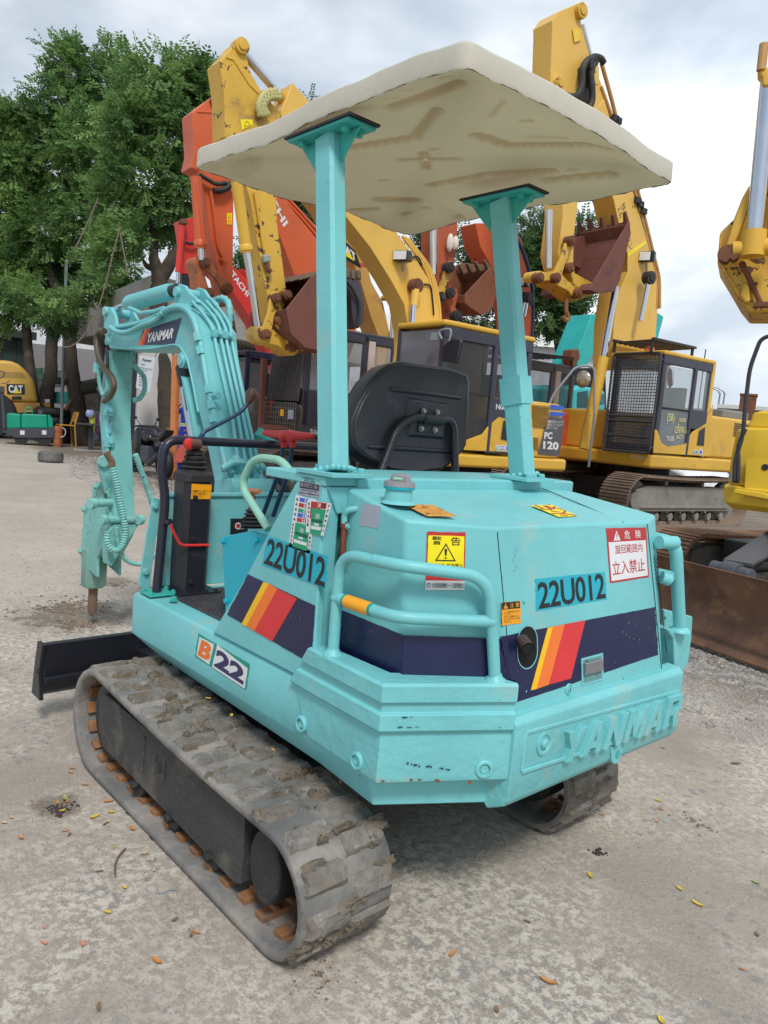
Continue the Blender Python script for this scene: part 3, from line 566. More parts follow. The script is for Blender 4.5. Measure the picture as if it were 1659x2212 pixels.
mb.build('side_stripe_decal',[NAVY,DYEL,DORG,DRED],mini)
# band round hood: F1, F2
mb=MB();z0,z1=0.72,at(V(872,1372),y=0.53).z
def face_band(mb,a,b,c,d,z0,z1a,z1b,m=0,lift=0.0012,sd=1):
    # a->b bottom edge, d->c top edge of the face; band between heights
    def pt(p,q,z):return p.lerp(q,(z-p.z)/(q.z-p.z))
    q=[pt(a,d,z0),pt(b,c,z0),pt(b,c,z1b),pt(a,d,z1a)];patch(mb,q,lift,m,0.004,sd,18)
face_band(mb,B1,B2,T2,T1,0.75,z1+0.005,z1,sd=3);face_band(mb,B2,B3,T3,T2,0.75,z1,B2.z+(z1-B2.z),lift=0.006,sd=4)
mb.build('hood_corner_band',NAVY,mini)
mb=MB();q=[D_(V(1112,1500)),D_(Z3(1310,1282)),D_(Z3(1285,920)),D_(V(1084,1374))]
q[0]=D_(Z3(245,1578));e=Vector(B3).lerp(T3,0.1);q3=D_(Z3(105,1145));q[3]=q3;q[0]=B3.lerp(T3,0.105)+Vector((0,-0.003,0))
patch(mb,q,0.0010,0,0.004,5,22)
for k,(a,b,c,d) in enumerate([((338,1555),(382,1545),(508,1068),(468,1078)),((382,1545),(475,1512),(598,1050),(508,1068)),((475,1512),(645,1465),(756,1020),(598,1050))]):
    decal_quad(mb,[D_(Z3(*u),0.0018) for u in (a,b,c,d)],0.0,k+1)
mb.build('door_stripe_decal',[NAVY,DYEL,DORG,DRED],mini)
# ---------- fuel filler
fc=at(Zb(543,188),z=1.252);mb=MB();mb.lathe((fc.x,fc.y,1.235),(0,0,1),[(0,0.050),(0.008,0.040),(0.040,0.037),(0.045,0.037)],30)
fn=mb.build('filler_neck',TEAL,mini)
ZF=1.274
mb=MB();mb.lathe((fc.x,fc.y,ZF),(0,0,1),[(0,0.040),(0.002,0.043),(0.010,0.044)],30,0);mb.lathe((fc.x,fc.y,ZF+0.0095),(0,0,1),[(0,0.0445),(0.012,0.042),(0.016,0.030)],30,1)
mb.lathe((fc.x+0.005,fc.y-0.008,ZF+0.024),(0,0,1),[(0,0.030),(0.012,0.027),(0.018,0.022),(0.021,0.004)],20,1);mb.obox((fc.x-0.02,fc.y+0.022,ZF+0.031),(0.015,0.010,0),(-0.004,0.006,0),(0,0,0.009),1);mb.cyl((fc.x-0.032,fc.y+0.02,ZF+0.031),(fc.x-0.012,fc.y+0.034,ZF+0.031),0.005,10,2)
mb.build('fuel_cap',[CYAN,GREYP,TEALG],fn,smooth=30)
# ---------- copper drain pipe on the hood's front corner
mb=MB();pp=[at(u,y=0.545) for u in (Zb(368,232),Zb(350,236),Zb(337,255),Zb(336,300),Zb(334,400))];pp[0]=pp[0]+Vector((0,-0.02,0));mb.tube(fillet(pp[:4],0.012),0.0095,12,0);mb.tube([pp[3]+Vector((0,0,0.015)),pp[4]+Vector((0,0,-0.06))],0.0085,12,1);mb.lathe(pp[3]+Vector((0,0,0.01)),(0,0,-1),[(0,0.0115),(0.012,0.0115)],14,1);mb.hexbolt(pp[3]+Vector((-0.013,0.0,0.004)),(-1,0,0),0.006,0.006,0)
mb.build('drain_pipe',[TEAL,COPPER],mini)
# ---------- counterweight, left corner casting
def off_poly(A_,B_,C_,d):
    e1=(B_-A_).normalized();e2=(C_-B_).normalized();n1=Vector((e1.y,-e1.x));n2=Vector((e2.y,-e2.x))
    if n1.dot(Vector((0,1))) < 0:n1=-n1
    if n2.dot(Vector((-1,0.6))) < 0:n2=-n2
    bis=(n1+n2).normalized();k=d/max(0.3,bis.dot(n1));return A_+n1*d,B_+bis*k,C_+n2*d
def casting(sy,name):
    A_,B_,C_=Vector((-0.34,0.615)),Vector((-0.682,0.630)),Vector((-0.862,0.305));mb=MB();loops=[]
    sec=[(0.797,-0.030),(0.797,-0.008),(0.791,0.0),(0.748,0.0),(0.7445,-0.011),(0.7185,-0.011),(0.714,0.0),(0.672,0.0),(0.660,-0.015),(0.540,-0.008),(0.528,-0.011),(0.522,-0.02)]
    fx={0.797:-0.342,0.791:-0.338,0.522:-0.37,0.528:-0.362,0.54:-0.355,0.66:-0.262,0.672:-0.262,0.714:-0.29,0.7185:-0.292,0.7445:-0.308,0.748:-0.31}
    for z,d in sec:
        a,b,c=off_poly(A_,B_,C_,d);ex=c.lerp(Vector((-0.76,0.317)),0);loops.append([(fx[z],0.556,z),(fx[z],a.y,z),(b.x,b.y,z),(c.x,c.y,z),(-0.765,0.317,z),(-0.625,0.551,z)])
    loops=[[(x,y*sy,z) for x,y,z in lp] for lp in loops];mb.loft(loops)
    # end stop of the pressed groove
    o=mb.build(name,TEALF,mini,bevel=0.005,seg=2)
    mb=MB()
    n2=Vector((-0.87,0.48*sy,0)).normalized()
    spots=[]
    if sy > 0:
        spots=[(at(Z4(108,592),y=0.606),Vector((0,1,0))),(at(Z4(408,790),y=0.617),Vector((0,1,0)))]
        pl2=(Vector((-0.682,0.622,0)),Vector((B_.y-C_.y,-(B_.x-C_.x),0)).normalized()*1.0)
        e2=(C_-B_).normalized();nn=Vector((e2.y,-e2.x,0));nn=nn if nn.x < 0 else -nn
        spots.append((at(Z4(1092,835),pl=(Vector((B_.x,B_.y,0))-nn*0.010,nn)),nn))
    for p,n_ in spots:mb=MB();mb.lathe(p-n_*0.008,n_,[(0,0.026),(0.012,0.0255),(0.016,0.022),(0.016,0.0165),(0.004,0.0155),(0.004,0.012),(0.012,0.011),(0.013,0.007),(0.011,0.006),(0.011,0.001)],26);mb.build('bolt_cover',TEALF,o,smooth=30)
    return o
cwl=casting(1,'counterweight')
# right corner casting (narrower, stands higher)
rc=[at(Q2(325,1440),x=-0.80),at(Q2(415,1560),x=-0.80),at(Q2(432,1960),x=-0.80),at(Q2(530,1965),x=-0.80),at(Q2(600,1870),x=-0.80),at(Q2(640,1540),x=-0.80),at(Q2(585,1478),x=-0.80)]
mb=MB();mb.prism(rc,(0.16,0,0));mb.prism([at(Q2(300,1200),x=-0.62),at(Q2(655,1290),x=-0.62),at(Q2(640,1560),x=-0.62),at(Q2(590,1900),x=-0.62),at(Q2(330,1700),x=-0.62)],(0.02,0,0))
mb.build('counterweight_bracket',TEALF,mini,bevel=0.006)
# ---------- rear weight with raised lettering
XW=-0.862;wp=lambda uv,dx=0.0:at(uv,x=XW+dx)
yl_,yr_=0.300,wp(V(1478,1450)).y;zt_,zb_=0.688,0.440
sec=[(-0.775,0.672),(-0.80,0.700),(-0.845,0.697),(XW,0.682),(XW-0.002,0.655),(XW,0.47),(XW+0.016,0.445),(-0.79,0.415),(-0.775,0.43)]
mb=MB();zl=[0.0,-0.0]
mb.loft([[(x,yl_,z+0.0) for x,z in sec],[(x,yr_,z-0.008) for x,z in sec]])
rw=mb.build('rear_weight',TEALF,mini,bevel=0.007)
WN=Vector((-1,0,0))
mb=MB();e=0.004    # raised border of the name panel
bq=[wp(Zb(1010,1232)),wp(Zb(1602,1043)),wp(Zb(1612,925)),wp(Zb(1030,1085))]
def ringq(mb,q,w_,t,m=0):
    O=[p+WN*t for p in q];c=sum(O,Vector())/4;I=[p+(c-p).normalized()*w_ for p in O];mb.ringprism(O,I,WN*-t*1.1,m)
a,b,c,d=bq
mb.bar(a+WN*e,b+WN*e,0.008,0.012,side=WN);mb.bar(d+WN*e*0.5,c+WN*e*0.5,0.006,0.012,side=WN);mb.bar(a+WN*e*0.5+Vector((0,0,0)),d+WN*e*0.5,0.006,0.012,side=WN)
mb.build('name_panel_border',TEALF,rw,bevel=0.003)
mb=MB();tq=[wp(Zb(1150,1196)),wp(Zb(1596,1046)),wp(Zb(1608,930)),wp(Zb(1160,1082))];tq=[Vector((XW,p.y,p.z)) for p in tq]
GL={'Y':[[(0,1),(.33,1),(.5,.66),(.67,1),(1,1),(.64,.42),(.64,0),(.36,0),(.36,.42)]],'N':[[(0,0),(0,1),(.28,1),(.72,.42),(.72,1),(1,1),(1,0),(.72,0),(.28,.58),(.28,0)]],'M':[[(0,0),(0,1),(.3,1),(.5,.5),(.7,1),(1,1),(1,0),(.76,0),(.76,.62),(.58,.15),(.42,.15),(.24,.62),(.24,0)]],
      'A':[[(0,0),(.33,1),(.5,1),(.5,.72),(.4,.38),(.5,.38),(.5,.2),(.34,.2),(.28,0)],[(1,0),(.72,0),(.66,.2),(.5,.2),(.5,.38),(.6,.38),(.5,.72),(.5,1),(.67,1)]],'R':[[(0,0),(0,1),(.3,1),(.3,0)],[(.3,1),(.85,1),(1,.86),(1,.52),(.82,.4),(1,0),(.7,0),(.54,.38),(.3,.38),(.3,.56),(.68,.56),(.74,.62),(.74,.76),(.68,.82),(.3,.82)]]}
for k,ch_ in enumerate('YANMAR'):
    for pg in GL[ch_]:x0_,wd_=((0,.142),(.158,.142),(.325,.142),(.492,.165),(.682,.142),(.85,.142))[k];mb.prism([quadpt(tq,x0_+a*wd_+(b-0.5)*0.05,b)+WN*0.020 for a,b in pg],WN*-0.022)
mb.build('raised_lettering',TEALF,rw,smooth=0,bevel=0.0015)
hc=wp(Zb(1095,1125));mb=MB();mb.lathe(hc+WN*-0.004,WN,[(0,0.034),(0.010,0.033),(0.010,0.026),(0.0045,0.022),(0.0045,0.006)],26,ms=[0,0,0,1]);mb.lathe(hc+WN*0.0,WN,[(0,0.014),(0.008,0.0135),(0.012,0.010)],18,0)
mb.build('bolt_recess',[TEALF,TEAL_DK],rw,smooth=30)
lg=wp(Zb(1378,1165),-0.006);mb=MB();mb.prism([lg+Vector((0,dy,dz)) for dy,dz in ((0.042,0.03),(0.03,-0.014),(0.018,-0.03),(0.0,-0.036),(-0.018,-0.03),(-0.028,-0.014),(-0.030,0.03))],(0.03,0,0));mb.build('tow_lug',TEALF,rw,bevel=0.004)
mb=MB();mb.lathe(lg+Vector((-0.0015,-0.002,-0.002)),(-1,0,0),[(0,0.013),(0.001,0.013)],16);mb.build('lug_hole',TEAL_DK,rw)
# ---------- guard rails
pn=Vector((0.305-0.630,-0.862+0.682,0));pn=Vector((-(0.630-0.305),(0.862-0.682),0)).normalized();diag=(Vector((-0.662,0.588,0)),pn)
def rs(uv):return at(uv,y=0.588)
def rd(uv):return at(uv,pl=diag)
def corner(uv):   # the rail's bend lies on the line shared by both planes
    p=at(uv,y=0.588);return Vector((-0.662,0.588,p.z))
R0=rs(Zb(295,758));R0.z=0.795;x0=R0.x
top_=[Vector((x0,0.588,0.79)),Vector((x0,0.588,rs(Zb(330,430)).z+0.012)),rs(Zb(395,405)),Vector((-0.655,0.588,at(Zb(620,470),y=0.588).z)),rd(Zb(890,492)),rd(Zb(912,880))]
top_[-1].z=0.79
top_[1]=Vector((x0,0.588,rs(Zb(335,405)).z));rr_=0.0165
mb=MB();mb.tube(fillet([top_[0],top_[1]+Vector((0,0,0.0)),top_[3],top_[4],top_[5]],0.075,8),rr_,18)
for p in (top_[0],top_[5]):mb.lathe((p.x,p.y,0.794),(0,0,1),[(0,0.030),(0.006,0.028),(0.012,0.019),(0.02,0.0165)],22)
m1=Vector((x0,0.588,rs(Zb(320,575)).z));m2=Vector((-0.662,0.588,at(Zb(590,668),y=0.588).z));m3=rd(Zb(895,662))
mb.tube(fillet([m1,m2,m3],0.06,6),rr_,18);mb.ball(m1,rr_*1.15);mb.ball(m3,rr_*1.15)
gr=mb.build('guard_rail',TEAL,mini,smooth=60)
mb=MB();d=(m2-m1).normalized();a,b=m1+d*0.035,m1+d*0.155;mb.lathe(a,d,[(0,rr_+0.0012),((b-a).length,rr_+0.0012)],20,0);a2,b2=m1+d*0.045,m1+d*0.145;mb.lathe(a2,d,[(0,rr_+0.002),((b2-a2).length,rr_+0.002)],20,1)
mb.build('rail_warning_sticker',[SDGRN,SORG],mini)
# right rail
mb=MB();rx=-0.80
ra=at(Q2(235,375),x=-0.78);rb=at(Q2(440,375),x=rx);rc_=at(Q2(490,1440),x=rx);rf1=Vector((ra.x+0.16,rb.y-0.0,ra.z))
mb.tube(fillet([Vector((-0.60,rb.y-0.02,rb.z)),rb,rc_],0.05,7),rr_*1.35,18);r2a=at(Q2(345,815),x=rx);mb.tube([Vector((-0.60,rb.y-0.02,r2a.z)),Vector((rx,rb.y,r2a.z))],rr_*1.35,18);mb.lathe((rc_.x,rc_.y,rc_.z-0.01),(0,0,1),[(0,0.038),(0.008,0.036),(0.018,0.023)],22)
mb.tube([ra+Vector((0,0.0,0)),rb],rr_*1.35,18);mb.tube([at(Q2(265,805),x=-0.78),at(Q2(370,840),x=rx)],rr_*1.3,16)
mb.build('guard_rail',TEAL,mini,smooth=60)
# ================================================================ stickers and numbers on the mini excavator
def text_obj(q,txt,m,name='lettering',parent=None,**k):mb=MB();put_text(mb,q,txt,**k);return mb.build(name,m,parent,smooth=0)
def stk(name,base_fn,label=None):pass
def hand_number(q,parent_q,seed):       # cut-out brush style digits 22U012
    mb=MB();patch(mb,parent_q,0.0014,0,0.012,seed,14);return mb
# side number
pq=[at(u,y=0.6048) for u in (Z1(965,1300),Z1(1425,1475),Z1(1440,1240),Z1(1010,1095))]
mb=MB();patch(mb,pq,0.0008,0,0.008,3,10)
s1=mb.build('number_plate_patch',CYAN,mini)
text_obj([quadpt(pq,0.03,0.06),quadpt(pq,0.985,0.02),quadpt(pq,0.985,0.93),quadpt(pq,0.02,0.95)],'22U012',BLACK,parent=s1,lift=0.0022,off=0.016,sp=0.95)
dq=[D_(Z3(378,950)),D_(Z3(915,860)),D_(Z3(900,652)),D_(Z3(372,705))]
mb=MB();patch(mb,dq,0.0012,0,0.008,4,12);s2=mb.build('number_plate_patch',CYAN,mini)
text_obj([quadpt(dq,0.03,0.04),quadpt(dq,0.985,0.04),quadpt(dq,0.98,0.97),quadpt(dq,0.02,0.88)],'22U012',BLACK,parent=s2,lift=0.0022,off=0.016,sp=0.95)
# danger sticker on the door
kq=[D_(Z3(943,738)),D_(Z3(1238,690)),D_(Z3(1216,312)),D_(Z3(910,320))]
mb=MB();patch(mb,kq,0.0014,1,0.004,8,8);patch(mb,sub(kq,0.03,0.035,0.965,0.745),0.0018,0);s3=mb.build('danger_sticker',[WHITE,SRED],mini,label='red and white danger sticker reading keep out of swing range')
text_obj(sub(kq,0.42,0.79,0.56,0.95),'危',WHITE,parent=s3,lift=0.0022,off=0.008);text_obj(sub(kq,0.70,0.79,0.84,0.95),'険',WHITE,parent=s3,lift=0.0022,off=0.006)
text_obj(sub(kq,0.17,0.52,0.86,0.69),'旋回範囲内',SRED,parent=s3,lift=0.0022,off=0.006);text_obj(sub(kq,0.07,0.13,0.90,0.39),'立入禁止',SRED,parent=s3,lift=0.0022,off=0.008)
def tri(mb,q,m,m2,lift=0.0022,ex=True,bw=0.16):
    P=[quadpt(q,0,0),quadpt(q,1,0),quadpt(q,0.5,1)];n=qnormal(q);b=len(mb.v);mb.v += [tuple(p+n*lift) for p in P];mb.f.append((b,b+1,b+2));mb.m.append(m)
    if m2 is not None:
        c=(P[0]+P[1]+P[2])/3;I=[p.lerp(c,bw) for p in P];b=len(mb.v);mb.v += [tuple(p+n*(lift+0.0004)) for p in I];mb.f.append((b,b+1,b+2));mb.m.append(m2)
    if ex:mx=m if m2 is not None else 1;poly(mb,q,[(0.46,0.30),(0.54,0.30),(0.57,0.68),(0.43,0.68)],lift+0.0008,mx);poly(mb,q,[(0.455,0.13),(0.545,0.13),(0.545,0.22),(0.455,0.22)],lift+0.0008,mx)
mb=MB();tri(mb,sub(kq,0.15,0.77,0.32,0.96),0,None);mb.build('warning_triangle',[WHITE,SRED],s3,smooth=0)
# yellow warning sticker on the diagonal hood face
FP=plane3(B2,B3,T3)
FP2=plane3(B2,T3,T2)
def far_hit(uv,*pls):return max((at(uv,pl=p) for p in pls),key=lambda q:(q-Vector(CAM)).length)
def F_(uv,lift=0.0):return far_hit(uv,FP,FP2)+FP[1]*(lift+0.001)
yq=[F_(Zb(645,540)),F_(Zb(793,541)),F_(Zb(799,322)),F_(Zb(652,318))]
mb=MB();patch(mb,yq,0.0012,1,0.006,9,8);patch(mb,sub(yq,0.03,0.40,0.965,0.935),0.0017,0,0.006,3,6);patch(mb,sub(yq,0.0,0.0,1.0,0.16),0.0018,2)
s4=mb.build('warning_sticker',[SYEL,SRED,WHITE],mini,label='yellow warning sticker with black triangle, partly torn')
text_obj(sub(yq,0.13,0.78,0.38,0.925),'警',BLACK,parent=s4,lift=0.0024,off=0.008);text_obj(sub(yq,0.62,0.77,0.87,0.92),'告',BLACK,parent=s4,lift=0.0024,off=0.01)
mb=MB();tri(mb,sub(yq,0.22,0.50,0.76,0.81),0,1,0.0024,True,0.2);mb.build('warning_triangle',[BLACK,SYEL],s4,smooth=0)
text_obj(sub(yq,0.05,0.395,0.95,0.46),'組油以外 給油禁止',BLACK,parent=s4,lift=0.0024,off=0.006);text_obj(sub(yq,0.16,0.035,0.97,0.125),'大阪建設機械リース協同組合',BLACK,parent=s4,lift=0.0024,off=0.004)
mb=MB();c_=[(0.08+0.05*cos(a),0.08+0.045*sin(a)) for a in [2*pi*k/16 for k in range(16)]];poly(mb,yq,c_,0.0022,0);poly(mb,yq,[(0.08+(x-0.08)*0.72,0.08+(y-0.08)*0.72) for x,y in c_],0.0026,1);poly(mb,yq,[(0.05,0.075),(0.10,0.085),(0.10,0.09),(0.05,0.082)],0.0030,0);poly(mb,yq,[(0.08,0.08),(0.085,0.08),(0.095,0.115),(0.088,0.115)],0.0030,0);mb.build('emblem',[BLACK,WHITE],s4,smooth=0)
# amber caution sticker on the door
aq=[D_(Z3(118,1060)),D_(Z3(265,1042)),D_(Z3(255,872)),D_(Z3(112,885))]
mb=MB();patch(mb,aq,0.0012,0,0.01,4,6);patch(mb,sub(aq,0.01,0.68,0.97,0.99),0.0016,1);s5=mb.build('caution_sticker',[SORG,BLACK],mini,label='amber caution sticker beside the exhaust opening')
text_obj(sub(aq,0.42,0.74,0.62,0.94),'注',SORG,parent=s5,lift=0.0022,off=0.008);text_obj(sub(aq,0.72,0.74,0.92,0.94),'意',SORG,parent=s5,lift=0.0022,off=0.008);mb=MB();tri(mb,sub(aq,0.08,0.72,0.32,0.95),0,None,0.0022,True);mb.build('warning_triangle',[SORG,BLACK],s5,smooth=0)
text_obj(sub(aq,0.10,0.10,0.90,0.60),'エンジン回転中は次のことを守\nってください。\n①ボンネットは開けないこと\n②ファン及びファンベルトに近\nづかないこと。',BLACK,parent=s5,lift=0.0020,off=0.004,line=1.1)
# silver bare patch on F1, decals on the hood top
F1P=plane3(T1,T2,B2)
gq_=[at(u,pl=F1P) for u in (Z2(502,585),Z2(628,605),Z2(642,462),Z2(528,438))]
mb=MB();patch(mb,gq_,0.001,0,0.015,6,8);mb.build('bare_sticker_patch',SGREY,mini)
TP=_tp;TP2=_tp
TP3=plane3(T1,T2,T3)
def TT(uv,pl=TP):return far_hit(uv,_tp,TP3)
oq=[TT(Z2(1135,530),TP2),TT(Z2(940,527),TP2),TT(Z2(795,450),TP2),TT(Z2(985,455),TP2)]
mb=MB();oq=[p+Vector((0,0,0.0004)) for p in oq]
if qnormal(oq).z < 0:oq=[oq[1],oq[0],oq[3],oq[2]]
patch(mb,oq,0.0012,0,0.02,6,8);patch(mb,sub(oq,0.1,0.40,0.55,0.85),0.0016,1,0.03,7,8);mb.build('hood_top_sticker',[mat('worn_amber_vinyl',(0.62,0.30,0.05,1),0.5,dirt=((0.25,0.04,0.02,1),0.5,30.0),chip=((0.1,0.04,0.02,1),0.62,40.0)),SRED],mini)
oq=[TT(Z3(695,230),TP2),TT(Z3(550,237),TP2),TT(Z3(340,148),TP2),TT(Z3(500,143),TP2)];oq=[p+Vector((0,0,0.001)) for p in oq]
if qnormal(oq).z < 0:oq=[oq[1],oq[0],oq[3],oq[2]]
mb=MB();patch(mb,oq,0.0012,0);s6=mb.build('fire_warning_sticker',SYEL,mini);text_obj([oq[i] for i in (1,2,3,0)],'火気',SRED,parent=s6,lift=0.0022,off=0.01)
# company plate and inspection stickers on the side panel
def LQ(fn,*p):return [at(fn(*u),y=0.6046) for u in p]
cq=LQ(Z1,(1228,795),(1375,818),(1393,688),(1240,655));mb=MB();patch(mb,cq,0.001,0);patch(mb,sub(cq,0.04,0.36,0.96,0.68),0.0015,1);s7=mb.build('company_plate',[SGREY,BLACK],mini)
text_obj(sub(cq,0.06,0.85,0.94,0.97),'土木建設機械リース',BLACK,parent=s7,lift=0.0018,off=0.01);text_obj(sub(cq,0.25,0.71,0.75,0.83),'販売 修理',BLACK,parent=s7,lift=0.0018,off=0.01);text_obj(sub(cq,0.07,0.39,0.93,0.65),'東洋機工(有)',SGREY,parent=s7,lift=0.0021,off=0.006);text_obj(sub(cq,0.08,0.24,0.92,0.32),'大阪市大正区鶴町',BLACK,parent=s7,lift=0.0018);text_obj(sub(cq,0.03,0.04,0.97,0.19),'(06)561-代表0445~8',BLACK,parent=s7,lift=0.0018,off=0.012)
iq=LQ(Z1,(1158,1172),(1310,1222),(1355,830),(1210,800));iq2=LQ(Z1,(1296,1068),(1412,1092),(1472,858),(1322,835))
iq2=LQ(Z1,(1285,1068),(1412,1092),(1472,858),(1295,835))
mb=MB();patch(mb,iq,0.0010,0,0.01,3,5)
for k,(y0,m) in enumerate([(0.90,2),(0.80,1),(0.70,3),(0.61,2),(0.52,1)]):patch(mb,sub(iq,0.22,y0,0.66,y0+0.075),0.0014,m)
patch(mb,sub(iq,0.17,0.03,0.86,0.50),0.0015,3)
s8=mb.build('inspection_sticker',[WHITE,SRED,SBLU,SGRN],mini,label='long inspection sticker with green foot')
for k in range(5):text_obj(sub(iq,0.06,0.905-0.095*k,0.16,0.96-0.095*k),'6',BLACK,parent=s8,lift=0.0019);text_obj(sub(iq,0.46,0.905-0.095*k,0.64,0.96-0.095*k),str(21+k),WHITE,parent=s8,lift=0.0019)
for k,d_ in enumerate('654321'):text_obj(sub(iq,0.04,0.42-0.075*k,0.12,0.47-0.075*k),d_,BLACK,parent=s8,lift=0.0019)
for k,d_ in enumerate(('9','10','11','12')):text_obj(sub(iq,0.885,0.26-0.07*k,0.985,0.31-0.07*k),d_,BLACK,parent=s8,lift=0.0019)
text_obj(sub(iq,0.42,0.34,0.62,0.43),'治',WHITE,parent=s8,lift=0.0021,off=0.01);text_obj(sub(iq,0.24,0.27,0.80,0.33),'特定自主検査',BLACK,parent=s8,lift=0.0021);mb=MB();patch(mb,sub(iq,0.22,0.12,0.82,0.18),0.0021,0);patch(mb,sub(iq,0.42,0.215,0.62,0.25),0.0021,0);mb.build('name_field',WHITE,s8)
mb=MB();patch(mb,iq2,0.0026,0,0.01,5,5);patch(mb,sub(iq2,0.18,0.80,0.82,0.98),0.0030,1);patch(mb,sub(iq2,0.17,0.45,0.6,0.8),0.0030,1);patch(mb,sub(iq2,0.24,0.0,0.84,0.78),0.0034,2)
s9=mb.build('inspection_sticker',[WHITE,SRED,SGRN],mini,label='upper inspection sticker with red and green fields')
for k,d_ in enumerate('654321'):text_obj(sub(iq2,0.05,0.86-0.13*k,0.14,0.94-0.13*k),d_,BLACK,parent=s9,lift=0.0034)
for k,d_ in enumerate(('7','7','8','9','10','11')):text_obj(sub(iq2,0.86 if len(d_) == 2 else 0.88,0.86-0.15*k,0.97,0.94-0.15*k),d_,BLACK,parent=s9,lift=0.0034)
text_obj(sub(iq2,0.62,0.83,0.78,0.95),'12',BLACK,parent=s9,lift=0.0034);text_obj(sub(iq2,0.46,0.83,0.60,0.95),'28',WHITE,parent=s9,lift=0.0034)
text_obj(sub(iq2,0.42,0.48,0.64,0.64),'治',WHITE,parent=s9,lift=0.0038,off=0.01);text_obj(sub(iq2,0.26,0.36,0.80,0.45),'特定自主検査',BLACK,parent=s9,lift=0.0038);mb=MB();patch(mb,sub(iq2,0.28,0.14,0.80,0.24),0.0038,0);patch(mb,sub(iq2,0.42,0.27,0.66,0.33),0.0038,0);mb.build('name_field',WHITE,s9)
# B22 on the skirt
bq=[at(Q1(*u),y=0.6005) for u in ((518,685),(848,905),(872,735),(542,538))]
mb=MB();patch(mb,bq,0.0010,1,0.012,4,10)
patch(mb,[quadpt(bq,0.03,0.06),quadpt(bq,0.30,0.04),quadpt(bq,0.33,0.94),quadpt(bq,0.03,0.88)],0.0014,0,0.006,5,6);patch(mb,[quadpt(bq,0.36,0.02),quadpt(bq,0.98,0.03),quadpt(bq,0.98,0.80),quadpt(bq,0.39,1.0)],0.0014,0,0.006,5,6)
s10=mb.build('model_badge',[WHITE,SDGRN],mini);text_obj([quadpt(bq,0.05,0.13),quadpt(bq,0.29,0.14),quadpt(bq,0.31,0.86),quadpt(bq,0.05,0.84)],'B',DORG,parent=s10,lift=0.002,off=0.045,shear=0.1);text_obj([quadpt(bq,0.39,0.12),quadpt(bq,0.95,0.12),quadpt(bq,0.95,0.74),quadpt(bq,0.40,0.88)],'22',mat('navy_ink',(0.03,0.025,0.11,1),0.4),parent=s10,lift=0.002,off=0.045)
# ================================================================ cockpit
# black lever column
cb=at(Z1(430,1512),z=0.695);ztop=at(Z1(470,640),x=cb.x,).z
mb=MB();hx,hy,c=0.062,0.062,0.02
def octo(cx,cy,hx,hy,c,z):return [(cx+a,cy+b,z) for a,b in ((hx,hy-c),(hx-c,hy),(-hx+c,hy),(-hx,hy-c),(-hx,-hy+c),(-hx+c,-hy),(hx-c,-hy),(hx,-hy+c))]
cc=at(Z1(435,1500),z=0.695);cx_,cy_=cc.x+0.045,cc.y-0.02
mb.loft([octo(cx_,cy_,hx,hy,c,0.695),octo(cx_,cy_,hx,hy,c,1.165)]);mb.box(cx_-0.10,cx_+0.085,cy_-0.10,cy_+0.09,0.695,0.702)
for y in (-0.085,-0.04,0.05):mb.hexbolt((cx_-0.085,cy_+y,0.702),(0,0,1),0.008,0.007)
for z in (0.74,0.92,1.09):mb.hexbolt((cx_-hx,cy_+0.02,z),(-1,0,0),0.009,0.007)
col_=mb.build('lever_column',BLK,mini,bevel=0.004)
mb=MB();mb.loft([octo(cx_,cy_,hx+0.007,hy+0.007,c,1.155),octo(cx_,cy_,hx+0.005,hy+0.005,c,1.185),octo(cx_,cy_,hx-0.01,hy-0.01,c,1.198)]);mb.build('column_cap',BOOT,col_,bevel=0.003)
mb=MB();prof=[(0,0.05)]
for k in range(4):t=0.006+k*0.021;prof += [(t,0.046-k*0.002),(t+0.010,0.056-k*0.006),(t+0.012,0.054-k*0.006),(t+0.020,0.036-k*0.004)]
prof += [(0.095,0.02),(0.12,0.016)]
mb.lathe((cx_,cy_,1.196),(0.0,0,1),prof,24);mb.build('lever_boot',BOOT,mini,smooth=25)
xl=cx_-0.02
lp=[at(Z1(u),x=xl) if False else at(Z1(*u),x=xl) for u in ((515,470),(518,385),(545,345),(760,235),(825,190),(862,140))]
lp[0]=Vector((cx_,cy_,1.25))
mb=MB();mb.tube(fillet(lp,0.03,4),0.0085,12,0);kc=at(Z1(890,78),x=xl);kd=(kc-lp[-1]).normalized();mb.lathe(lp[-1],kd,[(0,0.010),(0.01,0.016),(0.03,0.026),(0.046,0.028),(0.06,0.022),(0.068,0.006)],20,1);mb.build('control_lever',[LBLU,LBRN],mini)
mb=MB();kn=at(Z1(446,432),x=xl-0.03);mb.lathe(kn+Vector((0.03,0,0)),(-1,0,0),[(0,0.016),(0.012,0.017),(0.014,0.024),(0.03,0.024),(0.034,0.016)],8,0);mb.cyl(kn+Vector((0.01,-0.005,0)),kn+Vector((0.01,-0.05,0)),0.02,16,1);mb.build('lock_knob',[LRED,LBRN],mini,bevel=0.002)
sq=[Vector((cx_-hx-0.0005,cy_-0.045+0.0,1.045)),Vector((cx_-hx-0.0005,cy_-0.045,1.045))]
yq_=[at(Z1(*u),x=cx_-hx-0.0005) for u in ((453,828),(593,828),(602,725),(458,718))]
mb=MB();patch(mb,yq_,0.001,0,0.01,3,5);s11=mb.build('instruction_sticker',SORG,mini);text_obj(sub(yq_,0.06,0.08,0.94,0.62),'本機始動時パターン切替レバーが\n必ずロックの位置であること\nを確認してください。',BLACK,parent=s11,lift=0.0015,off=0.004)
